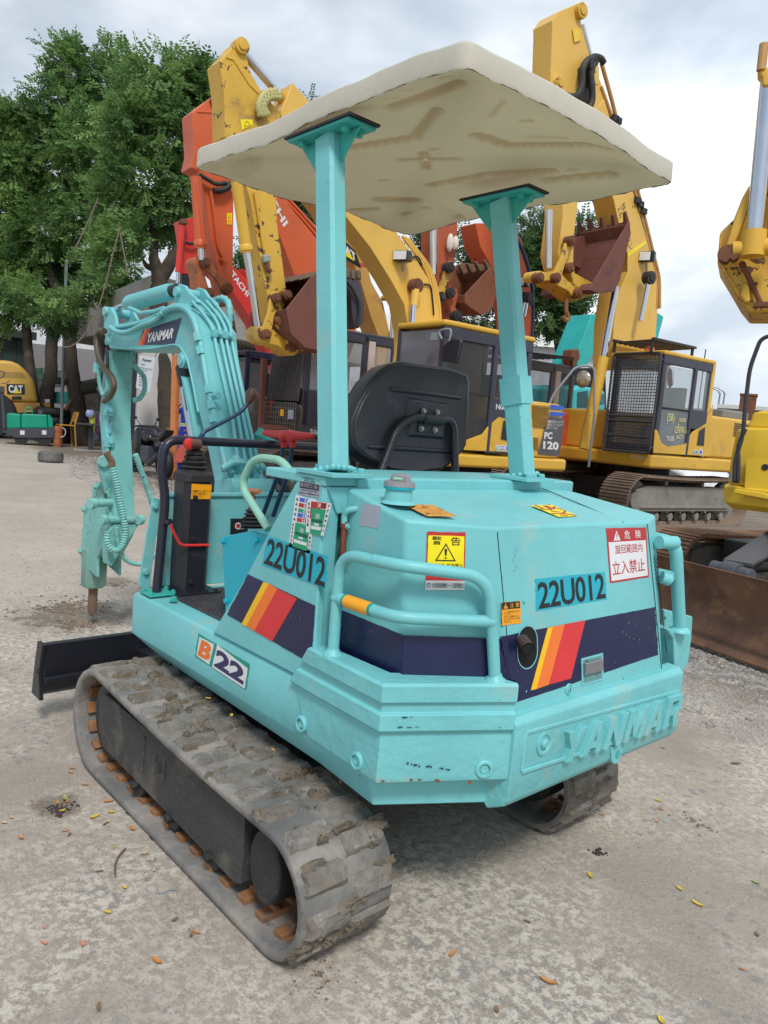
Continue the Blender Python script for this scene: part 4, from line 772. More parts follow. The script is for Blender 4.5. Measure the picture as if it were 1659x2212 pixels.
mb=MB();rl=[at(Z1(*u),x=cx_-hx-0.01) for u in ((305,1010),(325,1065),(372,1152),(400,1163),(580,1160))];mb.tube(fillet(rl,0.02,4),0.006,10,0);mb.cyl(rl[0]+Vector((0,0.0,0.01)),rl[0]+Vector((0.05,-0.0,0.0)),0.012,12,1);mb.build('pedal_lock_rod',[LRED,BLK],mini)
# black guard bar
xg=0.80
gb=[at(Z1(205,1500),z=0.70)];gx=gb[0].x;gy=gb[0].y
gb += [at(Z1(270,820),x=gx),at(Z1(238,620),x=gx),at(Z1(268,400),x=gx)];rgt=at(Z1(1370,452),x=gx);fr_end=Vector((gx,-0.42,rgt.z));gb += [fr_end,Vector((gx,-0.47,1.15)),Vector((gx,-0.50,0.70))]
mb=MB();mb.tube(fillet(gb,0.07,7),0.0185,16);mb.build('guard_bar',mat('worn_black_tube',(0.018,0.02,0.035,1),0.35,dirt=((0.07,0.07,0.09,1),0.3,8.0),chip=((0.0,0.16,0.2,1),0.72,18.0),bump=0.15),mini,smooth=60)
mb=MB();mb.box(gx-0.05,gx+0.05,gy-0.07,gy+0.05,0.694,0.702)
for dx in (-0.035,0.03):mb.hexbolt((gx+dx,gy-0.055,0.702),(0,0,1),0.009,0.009);mb.hexbolt((gx+dx-0.0,gy+0.04,0.702),(0,0,1),0.009,0.009)
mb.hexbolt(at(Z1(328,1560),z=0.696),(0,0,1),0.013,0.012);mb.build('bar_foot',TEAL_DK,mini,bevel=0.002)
# front corner plate
fp=[at(Z1(*u),x=0.865) for u in ((78,1452),(155,1487),(237,835),(180,812))]
mb=MB();mb.hexa(fp,[p+Vector((0.01,0,0)) for p in fp])
for u in ((192,878),(125,1350)):mb.hexbolt(at(Z1(*u),x=0.864),(-1,0,0),0.012,0.010)
mb.build('corner_plate',TEAL,mini,bevel=0.003)
# low front wall
fw=at(Z1(240,812),x=0.87);mb=MB();mb.box(0.872,0.884,-0.58,fw.y,0.69,fw.z);mb.box(0.862,0.886,-0.58,fw.y,fw.z,fw.z+0.016);mb.build('front_wall',TEAL,mini,bevel=0.003)
pq_=[at(Z1(*u),x=0.871) for u in ((735,1080),(860,1078),(862,968),(738,968))]
mb=MB();patch(mb,pq_,0.002,0);ic=sub(pq_,0.25,0.3,0.6,0.75);poly(mb,ic,[(0.5+0.5*cos(2*pi*k/14),0.5+0.5*sin(2*pi*k/14)) for k in range(14)],0.003,1);poly(mb,ic,[(0.5+0.35*cos(2*pi*k/14),0.5+0.35*sin(2*pi*k/14)) for k in range(14)],0.0034,2);poly(mb,sub(pq_,0.5,0.3,0.8,0.6),[(0,0),(0.2,0),(1,0.2),(1,0.3)],0.003,1);mb.build('throttle_label',[BLACK,WHITE,SRED],mini)
# cyan control box
cq_=[at(Z1(*u),y=0.50) for u in ((705,1650),(675,1100),(740,1085),(862,1062),(1010,1092))];zt2=cq_[3].z
cq_=[cq_[0],cq_[1],cq_[3],cq_[4]+Vector((-0.06,0,0)),Vector((cq_[4].x-0.06,0.50,0.695))];cq_[0].z=0.70
mb=MB();mb.prism(cq_,(0,-0.2,0));cbx=mb.build('control_box',CYAN,mini,bevel=0.004)
mb=MB()
for u in ((688,1132),(928,1128),(712,1560)):mb.hexbolt(at(Z1(*u),y=0.501),(0,1,0),0.009,0.008)
mb.build('bolt',CYAN,cbx)
# grab handle, T-lever with boot
gh=[at(Z1(*u),y=0.52) for u in ((1215,705),(1110,550),(960,530),(890,560),(830,690),(835,770),(1010,1045))]
mb=MB();mb.tube(fillet(gh,0.04,6),0.0135,14);mb.build('grab_handle',TEALG,mini,smooth=60)
bx_=at(Z1(900,1035),y=0.36)
mb=MB();prof=[(0,0.05)]
for k in range(5):t=0.003+k*0.014;r=0.046-k*0.0045;prof += [(t,r-0.006),(t+0.006,r+0.004),(t+0.008,r+0.002),(t+0.013,r-0.010)]
prof += [(0.085,0.012)]
mb.lathe(bx_,(0.08,0,1),prof,22);mb.build('lever_boot',BOOT,mini,smooth=25)
lt=at(Z1(898,800),y=0.36);l0=at(Z1(880,915),y=0.36);hl,hr=at(Z1(852,770),y=0.36),at(Z1(945,775),y=0.36);hv=(hr-hl)
mb=MB();mb.tube([l0,lt],[0.009,0.012],12);mb.tube([hl,hr],[0.012,0.010],12);mb.build('control_lever',LTAN,mini)
# red handled travel levers
for (bt,md_,tp,ha,hb) in (((965,960),(1085,640),(1120,450),(972,352),(1155,375)),((1045,950),(1150,650),(1182,450),(1335,378),(1160,372))):
    yy=0.02;P=[at(Z1(*u),y=yy) for u in (bt,md_,tp)];mb=MB();mb.tube(fillet(P,0.08,5),0.010,12,0);a,b=at(Z1(*ha),y=yy),at(Z1(*hb),y=yy);cpt=at(Z1(tp[0]+2,tp[1]-60),y=yy)
    mb.tube([P[-1]+Vector((0,0,-0.004)),P[-1].lerp(cpt,0.5),cpt],[0.014,0.016,0.024],14,1);mb.tube([a,a.lerp(b,0.12),a.lerp(b,0.5),b],[0.008,0.015,0.018,0.026],14,1);mb.ball(cpt,0.0245,m=1);mb.build('travel_lever',[LBLU,LRED],mini)
# seat
xs0=-0.02
so=[(800,132),(900,148),(1240,190),(1385,242),(1402,300),(1395,560),(1372,862),(1320,940),(1250,1015),(1160,1078),(900,1112),(700,1085),(600,1035),(470,955),(385,875),(364,780),(368,650),(430,500),(540,310),(620,220),(690,165)]
bp=(Vector((0.0,0,1.28)),Vector((-1,0,0.10)).normalized())
def SB(u,lift=0.0):return at(Y8(*u),pl=(bp[0]+bp[1]*lift,bp[1]))
P=[SB(u) for u in so];c=sum(P,Vector())/len(P)
def scl(k,dn):return [c+(p-c)*k+bp[1]*dn for p in P]
mb=MB();mb.loft([scl(0.93,-0.10),scl(0.99,-0.085),scl(1.0,-0.05),scl(1.0,-0.01),scl(0.985,0.004),scl(0.955,0.006)],0);seat=mb.build('seat_backrest',VINYL,mini,smooth=70)
mb=MB();mb.loft([scl(0.952,0.000),scl(0.95,0.008),scl(0.935,0.011),scl(0.90,0.007),scl(0.4,0.007)],0);sb_=mb.build('back_shell',SEATB,seat,smooth=45)
mb=MB()
for a,b in (((715,372),(1330,452)),((520,870),(1255,915))):p,q=SB(a,0.007),SB(b,0.007);mb.tube([p,p.lerp(q,0.03),p.lerp(q,0.97),q],[0.004,0.009,0.009,0.004],12)
rq=[SB(u,0.004) for u in ((850,790),(1170,815),(1222,500),(850,440))];cc_=sum(rq,Vector())/4;mb.hexa(rq,[cc_+(p-cc_)*0.86+bp[1]*0.016 for p in rq])
mb.build('stiffening_rib',SEATB,seat,bevel=0.007,seg=3)
pp=[SB(u,0.03) for u in ((596,1110),(780,700),(930,612),(1110,640),(1265,640),(1292,820),(1292,1130))];pp[0] += Vector((0,0,-0.05));pp[-1] += Vector((0,0,-0.05))
mb=MB();mb.tube(fillet([pp[0],pp[1],pp[2],pp[3],pp[4],pp[6]],0.06,7),0.0155,16);mb.build('seat_tube',BLK,mini,smooth=60)
mb=MB();a,b=SB((1000,628),0.03),SB((1170,650),0.03);mb.tube([a,b],0.019,16);q=[SB(u,0.020) for u in ((945,745),(1110,760),(1140,560),(985,540))];mb.hexa(q,[p+bp[1]*0.004 for p in q])
mb.build('seat_clamp',BLKD,seat,bevel=0.002);mb=MB()
for u in ((1002,566),(1120,577),(983,718),(1100,730)):mb.hexbolt(SB(u,0.026),bp[1],0.008,0.008)
mb.build('bolt',STEEL,seat)
mb=MB();cs=at(Z1(1100,800),y=0.30);mb.loft([[(x,y,z) for x,y in ((0.02,0.22),(0.30,0.24),(0.42,0.2),(0.42,-0.2),(0.30,-0.24),(0.02,-0.22))] for z in (1.02,1.04,1.11,1.13)]);mb.build('seat_cushion',VINYL,mini,bevel=0.02,seg=3)
# clear wedge cover and papers
# ================================================================ boom, arm, breaker
YB=0.10;YBR=-0.085;WB=YB-YBR
def ZA(*u):return at(Za(*u),y=YB)
# main boom: left profile
prof=[(335,530),(300,440),(330,400),(420,385),(500,370),(640,305),(700,268),(770,272),(815,330),(850,430),(905,740),(1005,1200),(1045,1375),(955,1375),(905,1130),(850,900),(800,640),(765,560),(715,522),(560,540),(350,535)]
P=[ZA(*u) for u in prof];mb=MB();mb.prism(P,(0,-WB,0));boom=mb.build('boom',TEAL,mini,bevel=0.008,seg=2)
# seam flanges
mb=MB()
for pr in ([(345,528),(560,535),(712,512),(762,550),(798,640),(850,900)],[(340,420),(500,385),(640,320),(700,283),(765,290),(806,340),(838,430),(893,740)]):
    Q=[ZA(*u)+Vector((0,0.002,0)) for u in pr];mb.tube(spline(Q,4),0.006,8)
mb.build('weld_bead',TEAL,boom,smooth=60)
# boom decal
dq_=[at(Za(*u),y=YB+0.0005) for u in ((500,513),(710,510),(752,355),(530,430))]
mb=MB();patch(mb,dq_,0.0012,0);poly(mb,dq_,[(0,0),(0.10,0),(0.13,1.0),(0.05,1)],0.0018,1);poly(mb,dq_,[(0.10,0),(0.18,0),(0.22,1.0),(0.13,1)],0.0018,2)
bd_=mb.build('boom_decal',[NAVY,DORG,DRED],mini);text_obj([at(Za(*u),y=YB+0.0005) for u in ((556,500),(700,472),(708,415),(560,445))],'YANMAR',WHITE,parent=bd_,lift=0.0026,off=0.035,shear=0.3)
# gusset boss on the underside
mb=MB();b0=ZA(762,600);mb.lathe(b0+Vector((0,0.0,0)),(0,1,0),[(-0.02,0.04),(0.012,0.04),(0.014,0.03),(0.022,0.026)],20);mb.build('pin_boss',TEAL,boom)
# cylinder top lugs and arm cylinder
lug=[(685,262),(690,180),(715,155),(745,165),(770,205),(812,240),(820,262),(760,300),(690,300)]
mb=MB();mb.prism([ZA(*u)+Vector((0,-0.02,0)) for u in lug],(0,-0.02,0));mb.prism([ZA(*u)+Vector((0,-0.125,0)) for u in lug],(0,-0.02,0));pc_=ZA(714,205);mb.cyl(pc_+Vector((0,0.002,0)),pc_+Vector((0,-0.15,0)),0.026,20);mb.build('cylinder_lug',TEAL,boom,bevel=0.004)
mb=MB();ca,cb2=at(Za(450,272),y=0.03),at(Za(690,205),y=0.03);d=(cb2-ca).normalized();mb.lathe(ca,d,[(-0.01,0.040),(0.02,0.045),((cb2-ca).length-0.03,0.045),((cb2-ca).length+0.02,0.040)],26);mb.cyl(cb2,cb2+d*0.09,0.032,18,1);ac=mb.build('arm_cylinder',[TEAL,BLKD],mini,smooth=35)
ce=at(Za(318,330),y=0.03);mb=MB();mb.cyl(ca,ce,0.019,20);mb.build('piston_rod',CHROME,ac)
# arm head bracket and arm
hd=[(288,310),(305,290),(330,292),(355,345),(362,400),(370,470),(360,540),(335,540),(310,500),(292,420)]
mb=MB();mb.prism([ZA(*u)+Vector((0,-0.012,0)) for u in hd],(0,-0.02,0));mb.prism([ZA(*u)+Vector((0,-0.145,0)) for u in hd],(0,-0.02,0))
for u,r in (((308,318),0.028),((322,490),0.026),((335,440),0.022)):p=ZA(*u);mb.cyl(p+Vector((0,0.006,0)),p+Vector((0,-0.17,0)),r,18)
mb.build('arm_bracket',TEAL,mini,bevel=0.004)
ar=[(330,500),(480,500),(476,1560),(372,1560),(352,1200)]
P=[at(Za(*u),y=0.065) for u in ((306,520),(362,520),(372,1525),(330,1490),(310,1200))]
# the arm shows its rear face: box section, 0.14 wide, hanging down
xa0,xa1=at(Za(365,1000),y=0.07).x,0
atl,abl=at(Za(352,540),y=0.085),at(Za(364,1520),y=0.085);atr,abr=at(Za(352,540),y=0.085),at(Za(364,1520),y=0.085)
rt_,rb_=at(Za(475,545),x=atl.x),at(Za(475,1560),x=abl.x);wy=atl.y-rt_.y
mb=MB();dep=0.15
mb.loft([[Vector((atl.x,atl.y,atl.z)),Vector((atl.x,atl.y-wy,atl.z)),Vector((atl.x+dep*0.75,atl.y-wy,atl.z)),Vector((atl.x+dep*0.75,atl.y,atl.z))],
         [Vector((atl.x,atl.y,1.35)),Vector((atl.x,atl.y-wy,1.35)),Vector((atl.x+dep*1.1,atl.y-wy,1.35)),Vector((atl.x+dep*1.1,atl.y,1.35))],
         [Vector((abl.x,abl.y,abl.z)),Vector((abl.x,abl.y-wy,abl.z-0.01)),Vector((abl.x+dep*0.6,abl.y-wy,abl.z)),Vector((abl.x+dep*0.6,abl.y,abl.z))]])
arm=mb.build('arm',mat('scuffed_teal_paint',(0.17,0.46,0.44,1),0.5,var=0.1,dirt=((0.16,0.28,0.26,1),0.35,5.0),chip=((0.08,0.08,0.06,1),0.70,22.0),bump=0.25),mini,bevel=0.006)
xA=abl.x
# linkages, pins, breaker
mb=MB(); 
for u in ((248,1425),(310,1518),(520,1518)):p=at(Za(*u),x=xA+0.02);mb.lathe(p,(-0.6,0.8,0),[(0,0.03),(0.015,0.033),(0.018,0.028),(0.03,0.030),(0.033,0.026),(0.045,0.026)],20)
p,q=at(Za(300,1518),x=xA+0.02),at(Za(525,1518),x=xA+0.02);mb.cyl(p,q,0.025,18);p=at(Za(248,1425),x=xA+0.02);mb.cyl(p,p+Vector((0.03,-0.12,0)),0.024,18);mb.build('linkage_pin',TEALD,mini,smooth=30)
mb=MB();xb=xA+0.10
a,b=at(Za(290,1180),x=xb),at(Za(338,1360),x=xb);sv=Vector((0,1,0));mb.bar(a,b,0.06,0.03,side=(0,1,0));mb.lathe(a+Vector((-0.025,0,0)),(-1,0,0),[(0,0.035),(0.012,0.035)],20);mb.lathe(b+Vector((-0.025,0,0)),(-1,0,0),[(0,0.032),(0.012,0.032)],20);mb.build('tipping_link',TEALD,mini,bevel=0.004)
brk=[(190,1455),(205,1405),(240,1385),(300,1395),(330,1430),(345,1560),(325,1620),(262,1740),(262,1850),(205,1795),(170,1745),(168,1690)]
yb2=0.05;P=[at(Za(*u),y=yb2+0.045) for u in brk]
mb=MB();mb.prism(P,(0,-0.018,0));mb.prism([p+Vector((0,-0.14,0)) for p in P],(0,-0.018,0)); 
for u in ((195,1460),(175,1700),(262,1330),(285,1320)):p=at(Za(*u),y=yb2+0.046);mb.hexbolt(p,(0,1,0),0.018,0.016);mb.cyl(p,p+Vector((0,-0.14,0)),0.014,12)
brkr=mb.build('breaker',TEALD,mini,bevel=0.004)
ins=[at(Za(*u),y=yb2+0.02) for u in ((205,1440),(300,1440),(310,1620),(255,1740),(190,1740),(185,1600))];mb=MB();mb.prism(ins,(0,-0.10,0));mb.build('breaker_body',TEALD,brkr,bevel=0.01)
cA,cB=at(Za(252,1700),y=yb2-0.01),at(Za(243,1905),y=yb2-0.01);rC=0.074
mb=MB();mb.loft([[p+Vector((rC*a,rC*b,0))*k for a,b in ((1,0.5),(0.5,1),(-0.5,1),(-1,0.5),(-1,-0.5),(-0.5,-1),(0.5,-1),(1,-0.5))] for p,k in ((cA+Vector((0,0,0.02)),0.94),(cA.lerp(cB,0.3),0.96),(cA.lerp(cB,0.93),0.95),(cB,0.85))]);mb.build('breaker_housing',mat('dusty_teal_housing',(0.19,0.36,0.31,1),0.7,dirt=((0.25,0.22,0.17,1),0.5,8.0),bump=0.3),brkr,bevel=0.006)
c0,c1=cB,at(Za(235,2065),y=yb2-0.01);mb=MB();rr0=0.029;mb.lathe(c0,c1-c0,[(-0.02,rr0),(0.01,rr0),((c1-c0).length*0.82,rr0),((c1-c0).length*0.97,rr0*0.65),((c1-c0).length,rr0*0.2)],16);mb.build('chisel',mat('muddy_chisel',(0.17,0.11,0.075,1),0.85,bump=0.3),brkr)
# front bracket block above breaker
P=[at(Za(*u),y=yb2+0.03) for u in ((235,1320),(300,1300),(305,1400),(232,1400))];mb=MB();mb.prism(P,(0,-0.09,0));mb.build('breaker_head',TEALD,brkr,bevel=0.006)
# lower arm gusset
P=[at(Za(*u),x=xA+0.01) for u in ((365,1545),(475,1545),(520,1530),(445,1640),(350,1790),(330,1780),(318,1600))];mb=MB();mb.prism(P,(0.09,0,0));mb.build('adapter_plate',TEALD,mini,bevel=0.005)
# boom cylinder with shroud
mb=MB();a,b=at(Za(770,640),y=0.0),at(Za(862,1060),y=0.0);mb.cyl(a,a.lerp(b,0.62),0.05,22,1);bc=mb.build('boom_cylinder',[TEAL,BLK],mini);mb=MB();mb.cyl(a.lerp(b,0.3)+Vector((0,0.03,0)),b+Vector((0.0,0.03,-0.05)),0.024,20);mb.build('piston_rod',CHROME,bc)
P=[at(Za(*u),y=0.10) for u in ((746,690),(760,705),(800,860),(838,1050),(815,1050),(780,870))];mb=MB();mb.prism(P,(0,-0.15,0));mb.build('cylinder_guard',TEAL,mini,bevel=0.003)
# foot bracket
P=[at(Za(*u),y=YB+0.02) for u in ((940,1280),(1040,1280),(1075,1420),(930,1420))];mb=MB();mb.prism(P,(0,-WB-0.04,0));mb.build('boom_bracket',TEAL,mini,bevel=0.006)
# ---------- steel pipes up the boom's back
def back_x(z):    # x of the boom's back face at a height, from the left profile
    A_=[ZA(*u) for u in ((815,330),(850,430),(905,740),(1005,1200),(1045,1375))];zs=[p.z for p in A_][::-1];xs_=[p.x for p in A_][::-1];return float(np.interp(z,zs,xs_))
def on_back(u,lift=0.018):
    A_=[ZA(*q) for q in ((830,360),(850,430),(905,740),(1005,1200),(1045,1375))];best=None
    for i in range(len(A_)-1):
        n=Vector(((A_[i+1].z-A_[i].z),0,-(A_[i+1].x-A_[i].x))).normalized();n=n if n.x < 0 else -n;p=at(Za(*u),pl=(A_[i]+n*lift,n))
        if A_[i+1].z-0.02 <= p.z <= A_[i].z+0.02:return p
        if best is None or abs(p.z-A_[i].z) < best[0]:best=(abs(p.z-A_[i].z),p)
    return best[1]
pipes=[([(850,440),(900,740),(935,900),(1010,1230)],0.0125),([(810,262),(875,330),(935,420),(945,500),(1045,950),(1090,1300),(1098,1360)],0.0095),([(850,258),(905,310),(965,390),(975,470),(1075,930),(1135,1290)],0.0095),([(890,258),(955,330),(1005,410),(1010,500),(1110,950),(1180,1290),(1190,1360)],0.0095),([(930,262),(995,340),(1035,410),(1040,490),(1135,950),(1215,1290),(1225,1360)],0.0095)]
for pth,r in pipes:Q=[on_back(u,0.016) for u in pth];mb=MB();mb.tube(fillet(Q,0.04,4),r,10);mb.build('hydraulic_pipe',TEAL,mini,smooth=60)
for u0,u1 in (((925,445),(1000,450)),((985,452),(1058,468)),((1050,1275),(1105,1300)),((1165,1265),(1222,1290))):
    mb=MB();a,b=on_back(u0,0.022),on_back(u1,0.022);mb.bar(a,b,0.034,0.022,side=(0,0,1));mb.hexbolt(a.lerp(b,0.5)+Vector((-0.01,0,0)),(-1,0,0.3),0.011,0.010);mb.build('pipe_clamp',TEAL,mini,bevel=0.003)
for u in ((843,470),(858,545),(905,770),(922,860),(930,940)):mb=MB();p=on_back(u,0.018);dd=(on_back((u[0]+16,u[1]+70),0.018)-p).normalized();mb.lathe(p-dd*0.02,dd,[(0,0.020),(0.04,0.020)],6);mb.build('pipe_fitting',TEAL,mini,smooth=30)
mb=MB();p=on_back((925,810),0.02);mb.lathe(p,(-1,-0.3,0.2),[(0,0.016),(0.03,0.016),(0.034,0.020),(0.045,0.020)],6)
mb.build('pipe_fitting',TEAL,mini,smooth=30);mb=MB()
for u,dv in (((985,1225),(-0.7,-0.7,0.1)),((1040,1185),(-0.8,-0.2,0.5))):p=on_back(u,0.02);mb.lathe(p,dv,[(0,0.018),(0.04,0.018)],6)
a,b=on_back((985,1225),0.05),on_back((1230,1225),0.06);mb.tube([a,on_back((1045,1190),0.07),on_back((1100,1190),0.07),b],[0.014,0.016,0.013,0.015],10)
for u in ((1080,1190),(1118,1195),(1200,1215)):p=on_back(u,0.066);mb.lathe(p,(b-a),[(0,0.02),(0.02,0.02)],6)
mb.build('pipe_fitting',TEAL,mini,smooth=30)
mb=MB();mb.tube(spline([at(Za(*u),y=-0.12) for u in ((1190,1030),(1215,1040),(1250,1060),(1300,1080))],6),0.013,10);mb.lathe(at(Za(1185,1045),y=-0.1),(0.2,-0.5,0.5),[(0,0.02),(0.05,0.02)],6);mb.build('hose_fitting',TEAL_DK,mini)
# ---------- hoses
def hose(pts,r,m,fnp,corr=False,name='hydraulic_hose',nn=7,pitch=0.012):
    Q=spline([fnp(u) for u in pts],nn);mb=MB()
    if corr:mb.hose(Q,r,pitch)
    else:mb.tube(Q,r,12)
    return mb.build(name,m,mini,smooth=60)
fy=lambda y:(lambda u:at(Za(*u),y=y))
BRH=mat('bronze_braided_hose',(0.12,0.09,0.06,1),0.35,0.5,dirt=((0.2,0.25,0.2,1),0.3,20.0),bump=0.4,bs=200)
hose([(640,325),(700,300),(760,300),(810,345),(838,420),(846,480)],0.016,TEAL,fy(YB+0.02),True,pitch=0.03)
hose([(640,325),(600,370),(520,400),(440,438),(380,435),(340,410)],0.0135,TEAL,fy(YB+0.03))
hose([(640,345),(560,370),(450,400),(385,410)],0.009,TEAL,fy(YB+0.01))
hose([(450,300),(480,312),(520,330),(545,325),(600,318),(650,300)],0.012,TEAL,fy(YB+0.0))
hose([(308,432),(280,432),(262,470),(268,560),(300,640),(345,690),(362,745),(345,800),(305,838)],0.017,BRH,fy(YB+0.05))
hose([(318,530),(325,620),(318,760)],0.010,BLKD,fy(YB+0.02),True)
hose([(272,650),(280,740),(300,800),(322,770),(322,700),(300,640),(265,632)],0.0125,TEALD,fy(YB+0.04),True)
hose([(470,545),(475,620),(505,660),(535,700),(538,770),(510,820),(475,832)],0.015,TEALD,lambda u:at(Za(*u),x=xA+0.05),True)
hose([(330,1140),(350,1200),(375,1300),(400,1420),(420,1520),(425,1610),(400,1680),(355,1695),(325,1650),(325,1590)],0.018,TEALD,lambda u:at(Za(*u),x=xA-0.05),True,pitch=0.016)
hose([(318,1130),(345,1180),(352,1210)],0.021,mat('brown_hose_end',(0.16,0.10,0.06,1),0.6),lambda u:at(Za(*u),x=xA-0.05))
hose([(485,1140),(520,1240),(555,1340),(590,1450),(600,1520),(600,1620)],0.017,TEALD,lambda u:at(Za(*u),x=xA-0.02),True,pitch=0.018)
hose([(375,1560),(385,1650),(420,1740),(490,1775),(560,1760),(610,1700)],0.014,TEALD,lambda u:at(Za(*u),x=xA-0.02),True,pitch=0.016)
hose([(940,262),(985,245),(1020,270),(1028,330),(1025,400)],0.017,TEAL,lambda u:at(Za(*u),y=-0.10),True,pitch=0.03)
hose([(1035,420),(1055,450),(1062,520),(1075,620),(1110,800)],0.007,TEAL,lambda u:at(Za(*u),y=-0.13),True)
hose([(1225,1215),(1275,1235),(1310,1280),(1350,1330),(1370,1400)],0.019,BOOT,lambda u:at(Za(*u),y=-0.15))
# steel line with fittings down the arm's left edge
mb=MB();ln=[(312,850),(325,900),(320,980),(325,1060),(325,1140)];Q=[at(Za(*u),y=atl.y+0.02) for u in ln];mb.tube(Q,0.010,10);mb.build('arm_line',TEALF,mini)
for u,w1,h1 in (((330,890),0.035,0.03),((322,1010),0.032,0.05),((332,1070),0.035,0.03),((315,965),0.016,0.02),((320,1110),0.018,0.02),((312,860),0.018,0.02)):mb=MB();p=at(Za(*u),y=atl.y+0.01);mb.obox(p,(w1*0.8,0,0),(0,w1*0.6,0),(0,0,h1));mb.hexbolt(p+Vector((-w1*0.8,0.0,0)),(-1,0,0),0.012,0.01);mb.build('line_fitting',TEALF,mini,bevel=0.003)
mb=MB();p=at(Za(268,645),y=YB+0.04);mb.obox(p,(0.022,0,0),(0,0.02,0),(0,0,0.03));mb.build('line_fitting',TEALF,mini,bevel=0.003)

# paint scars: dark scratches on the casting, rust spots along edges
SCR=mat('old_dark_paint',(0.01,0.06,0.08,1),0.6,bump=0.1);RSP=mat('rust_spot',(0.20,0.075,0.03,1),0.85,bump=0.2)
e2_=Vector((-0.862+0.682,0.305-0.630,0)).normalized();nD=Vector((e2_.y,-e2_.x,0));nD=nD if nD.x < 0 else -nD
def blot(name,fn,pts,w_,h_,m,sd,n_):
    r_=random.Random(sd);mb=MB()
    for u in pts:
        c=fn(u)+n_*0.0022;t=Vector((0,0,1)).cross(n_).normalized();b0=len(mb.v);k=9;ww,hh_=w_*r_.uniform(0.5,1.3),h_*r_.uniform(0.5,1.3)
        mb.v += [tuple(c+t*ww*cos(2*pi*i/k)*r_.uniform(0.5,1.1)+Vector((0,0,hh_*sin(2*pi*i/k)*r_.uniform(0.4,1.1)))) for i in range(k)];mb.f.append(tuple(range(b0,b0+k)));mb.m.append(0)
    mb.build(name,m,mini,smooth=0)
cwf=lambda o_:(lambda u:at(Z4(*u),pl=(Vector((-0.682,0.630,0))+nD*o_,nD)))
blot('paint_scratch',cwf(-0.0095),((680,802),(700,808),(722,813),(742,820),(790,820),(805,822),(868,832),(888,835),(902,838),(858,830)),0.006,0.0035,SCR,1,nD)
blot('paint_scratch',cwf(0.0),((665,555),(700,553),(640,608),(690,609),(730,606),(1180,610)),0.009,0.002,SCR,2,nD)
blot('rust_spot',cwf(-0.0095),((700,893),(745,892),(840,897),(545,900),(1015,905)),0.007,0.006,RSP,3,nD)
blot('rust_spot',lambda u:at(Z1(*u),y=0.6065),((1405,1775),(1410,1740),(1210,1685),(1240,1680),(1180,1678)),0.0035,0.006,RSP,4,Vector((0,1,0)))
blot('paint_scratch',lambda u:D_(Z3(*u),0.0005),((1040,1110),(1062,1130),(1090,1150),(1120,1160),(1165,1170),(1080,1040),(1240,1080),(1270,1190),(1285,1150),(975,1340),(580,1280),(690,1120)),0.003,0.0018,mat('pale_scratch',(0.45,0.5,0.55,1),0.6),5,DP[1])
blot('paint_chip',lambda u:D_(Z3(*u),0.0),((215,520),(205,560),(225,610),(210,640),(230,480),(250,1000),(300,1560),(120,700)),0.004,0.006,mat('raised_flake',(0.25,0.50,0.50,1),0.7),6,DP[1])
blot('rust_spot',lambda u:at(Z4(*u),y=0.6085),((500,590),(510,600),(425,870),(320,905),(90,640)),0.004,0.006,RSP,7,Vector((0,1,0)))
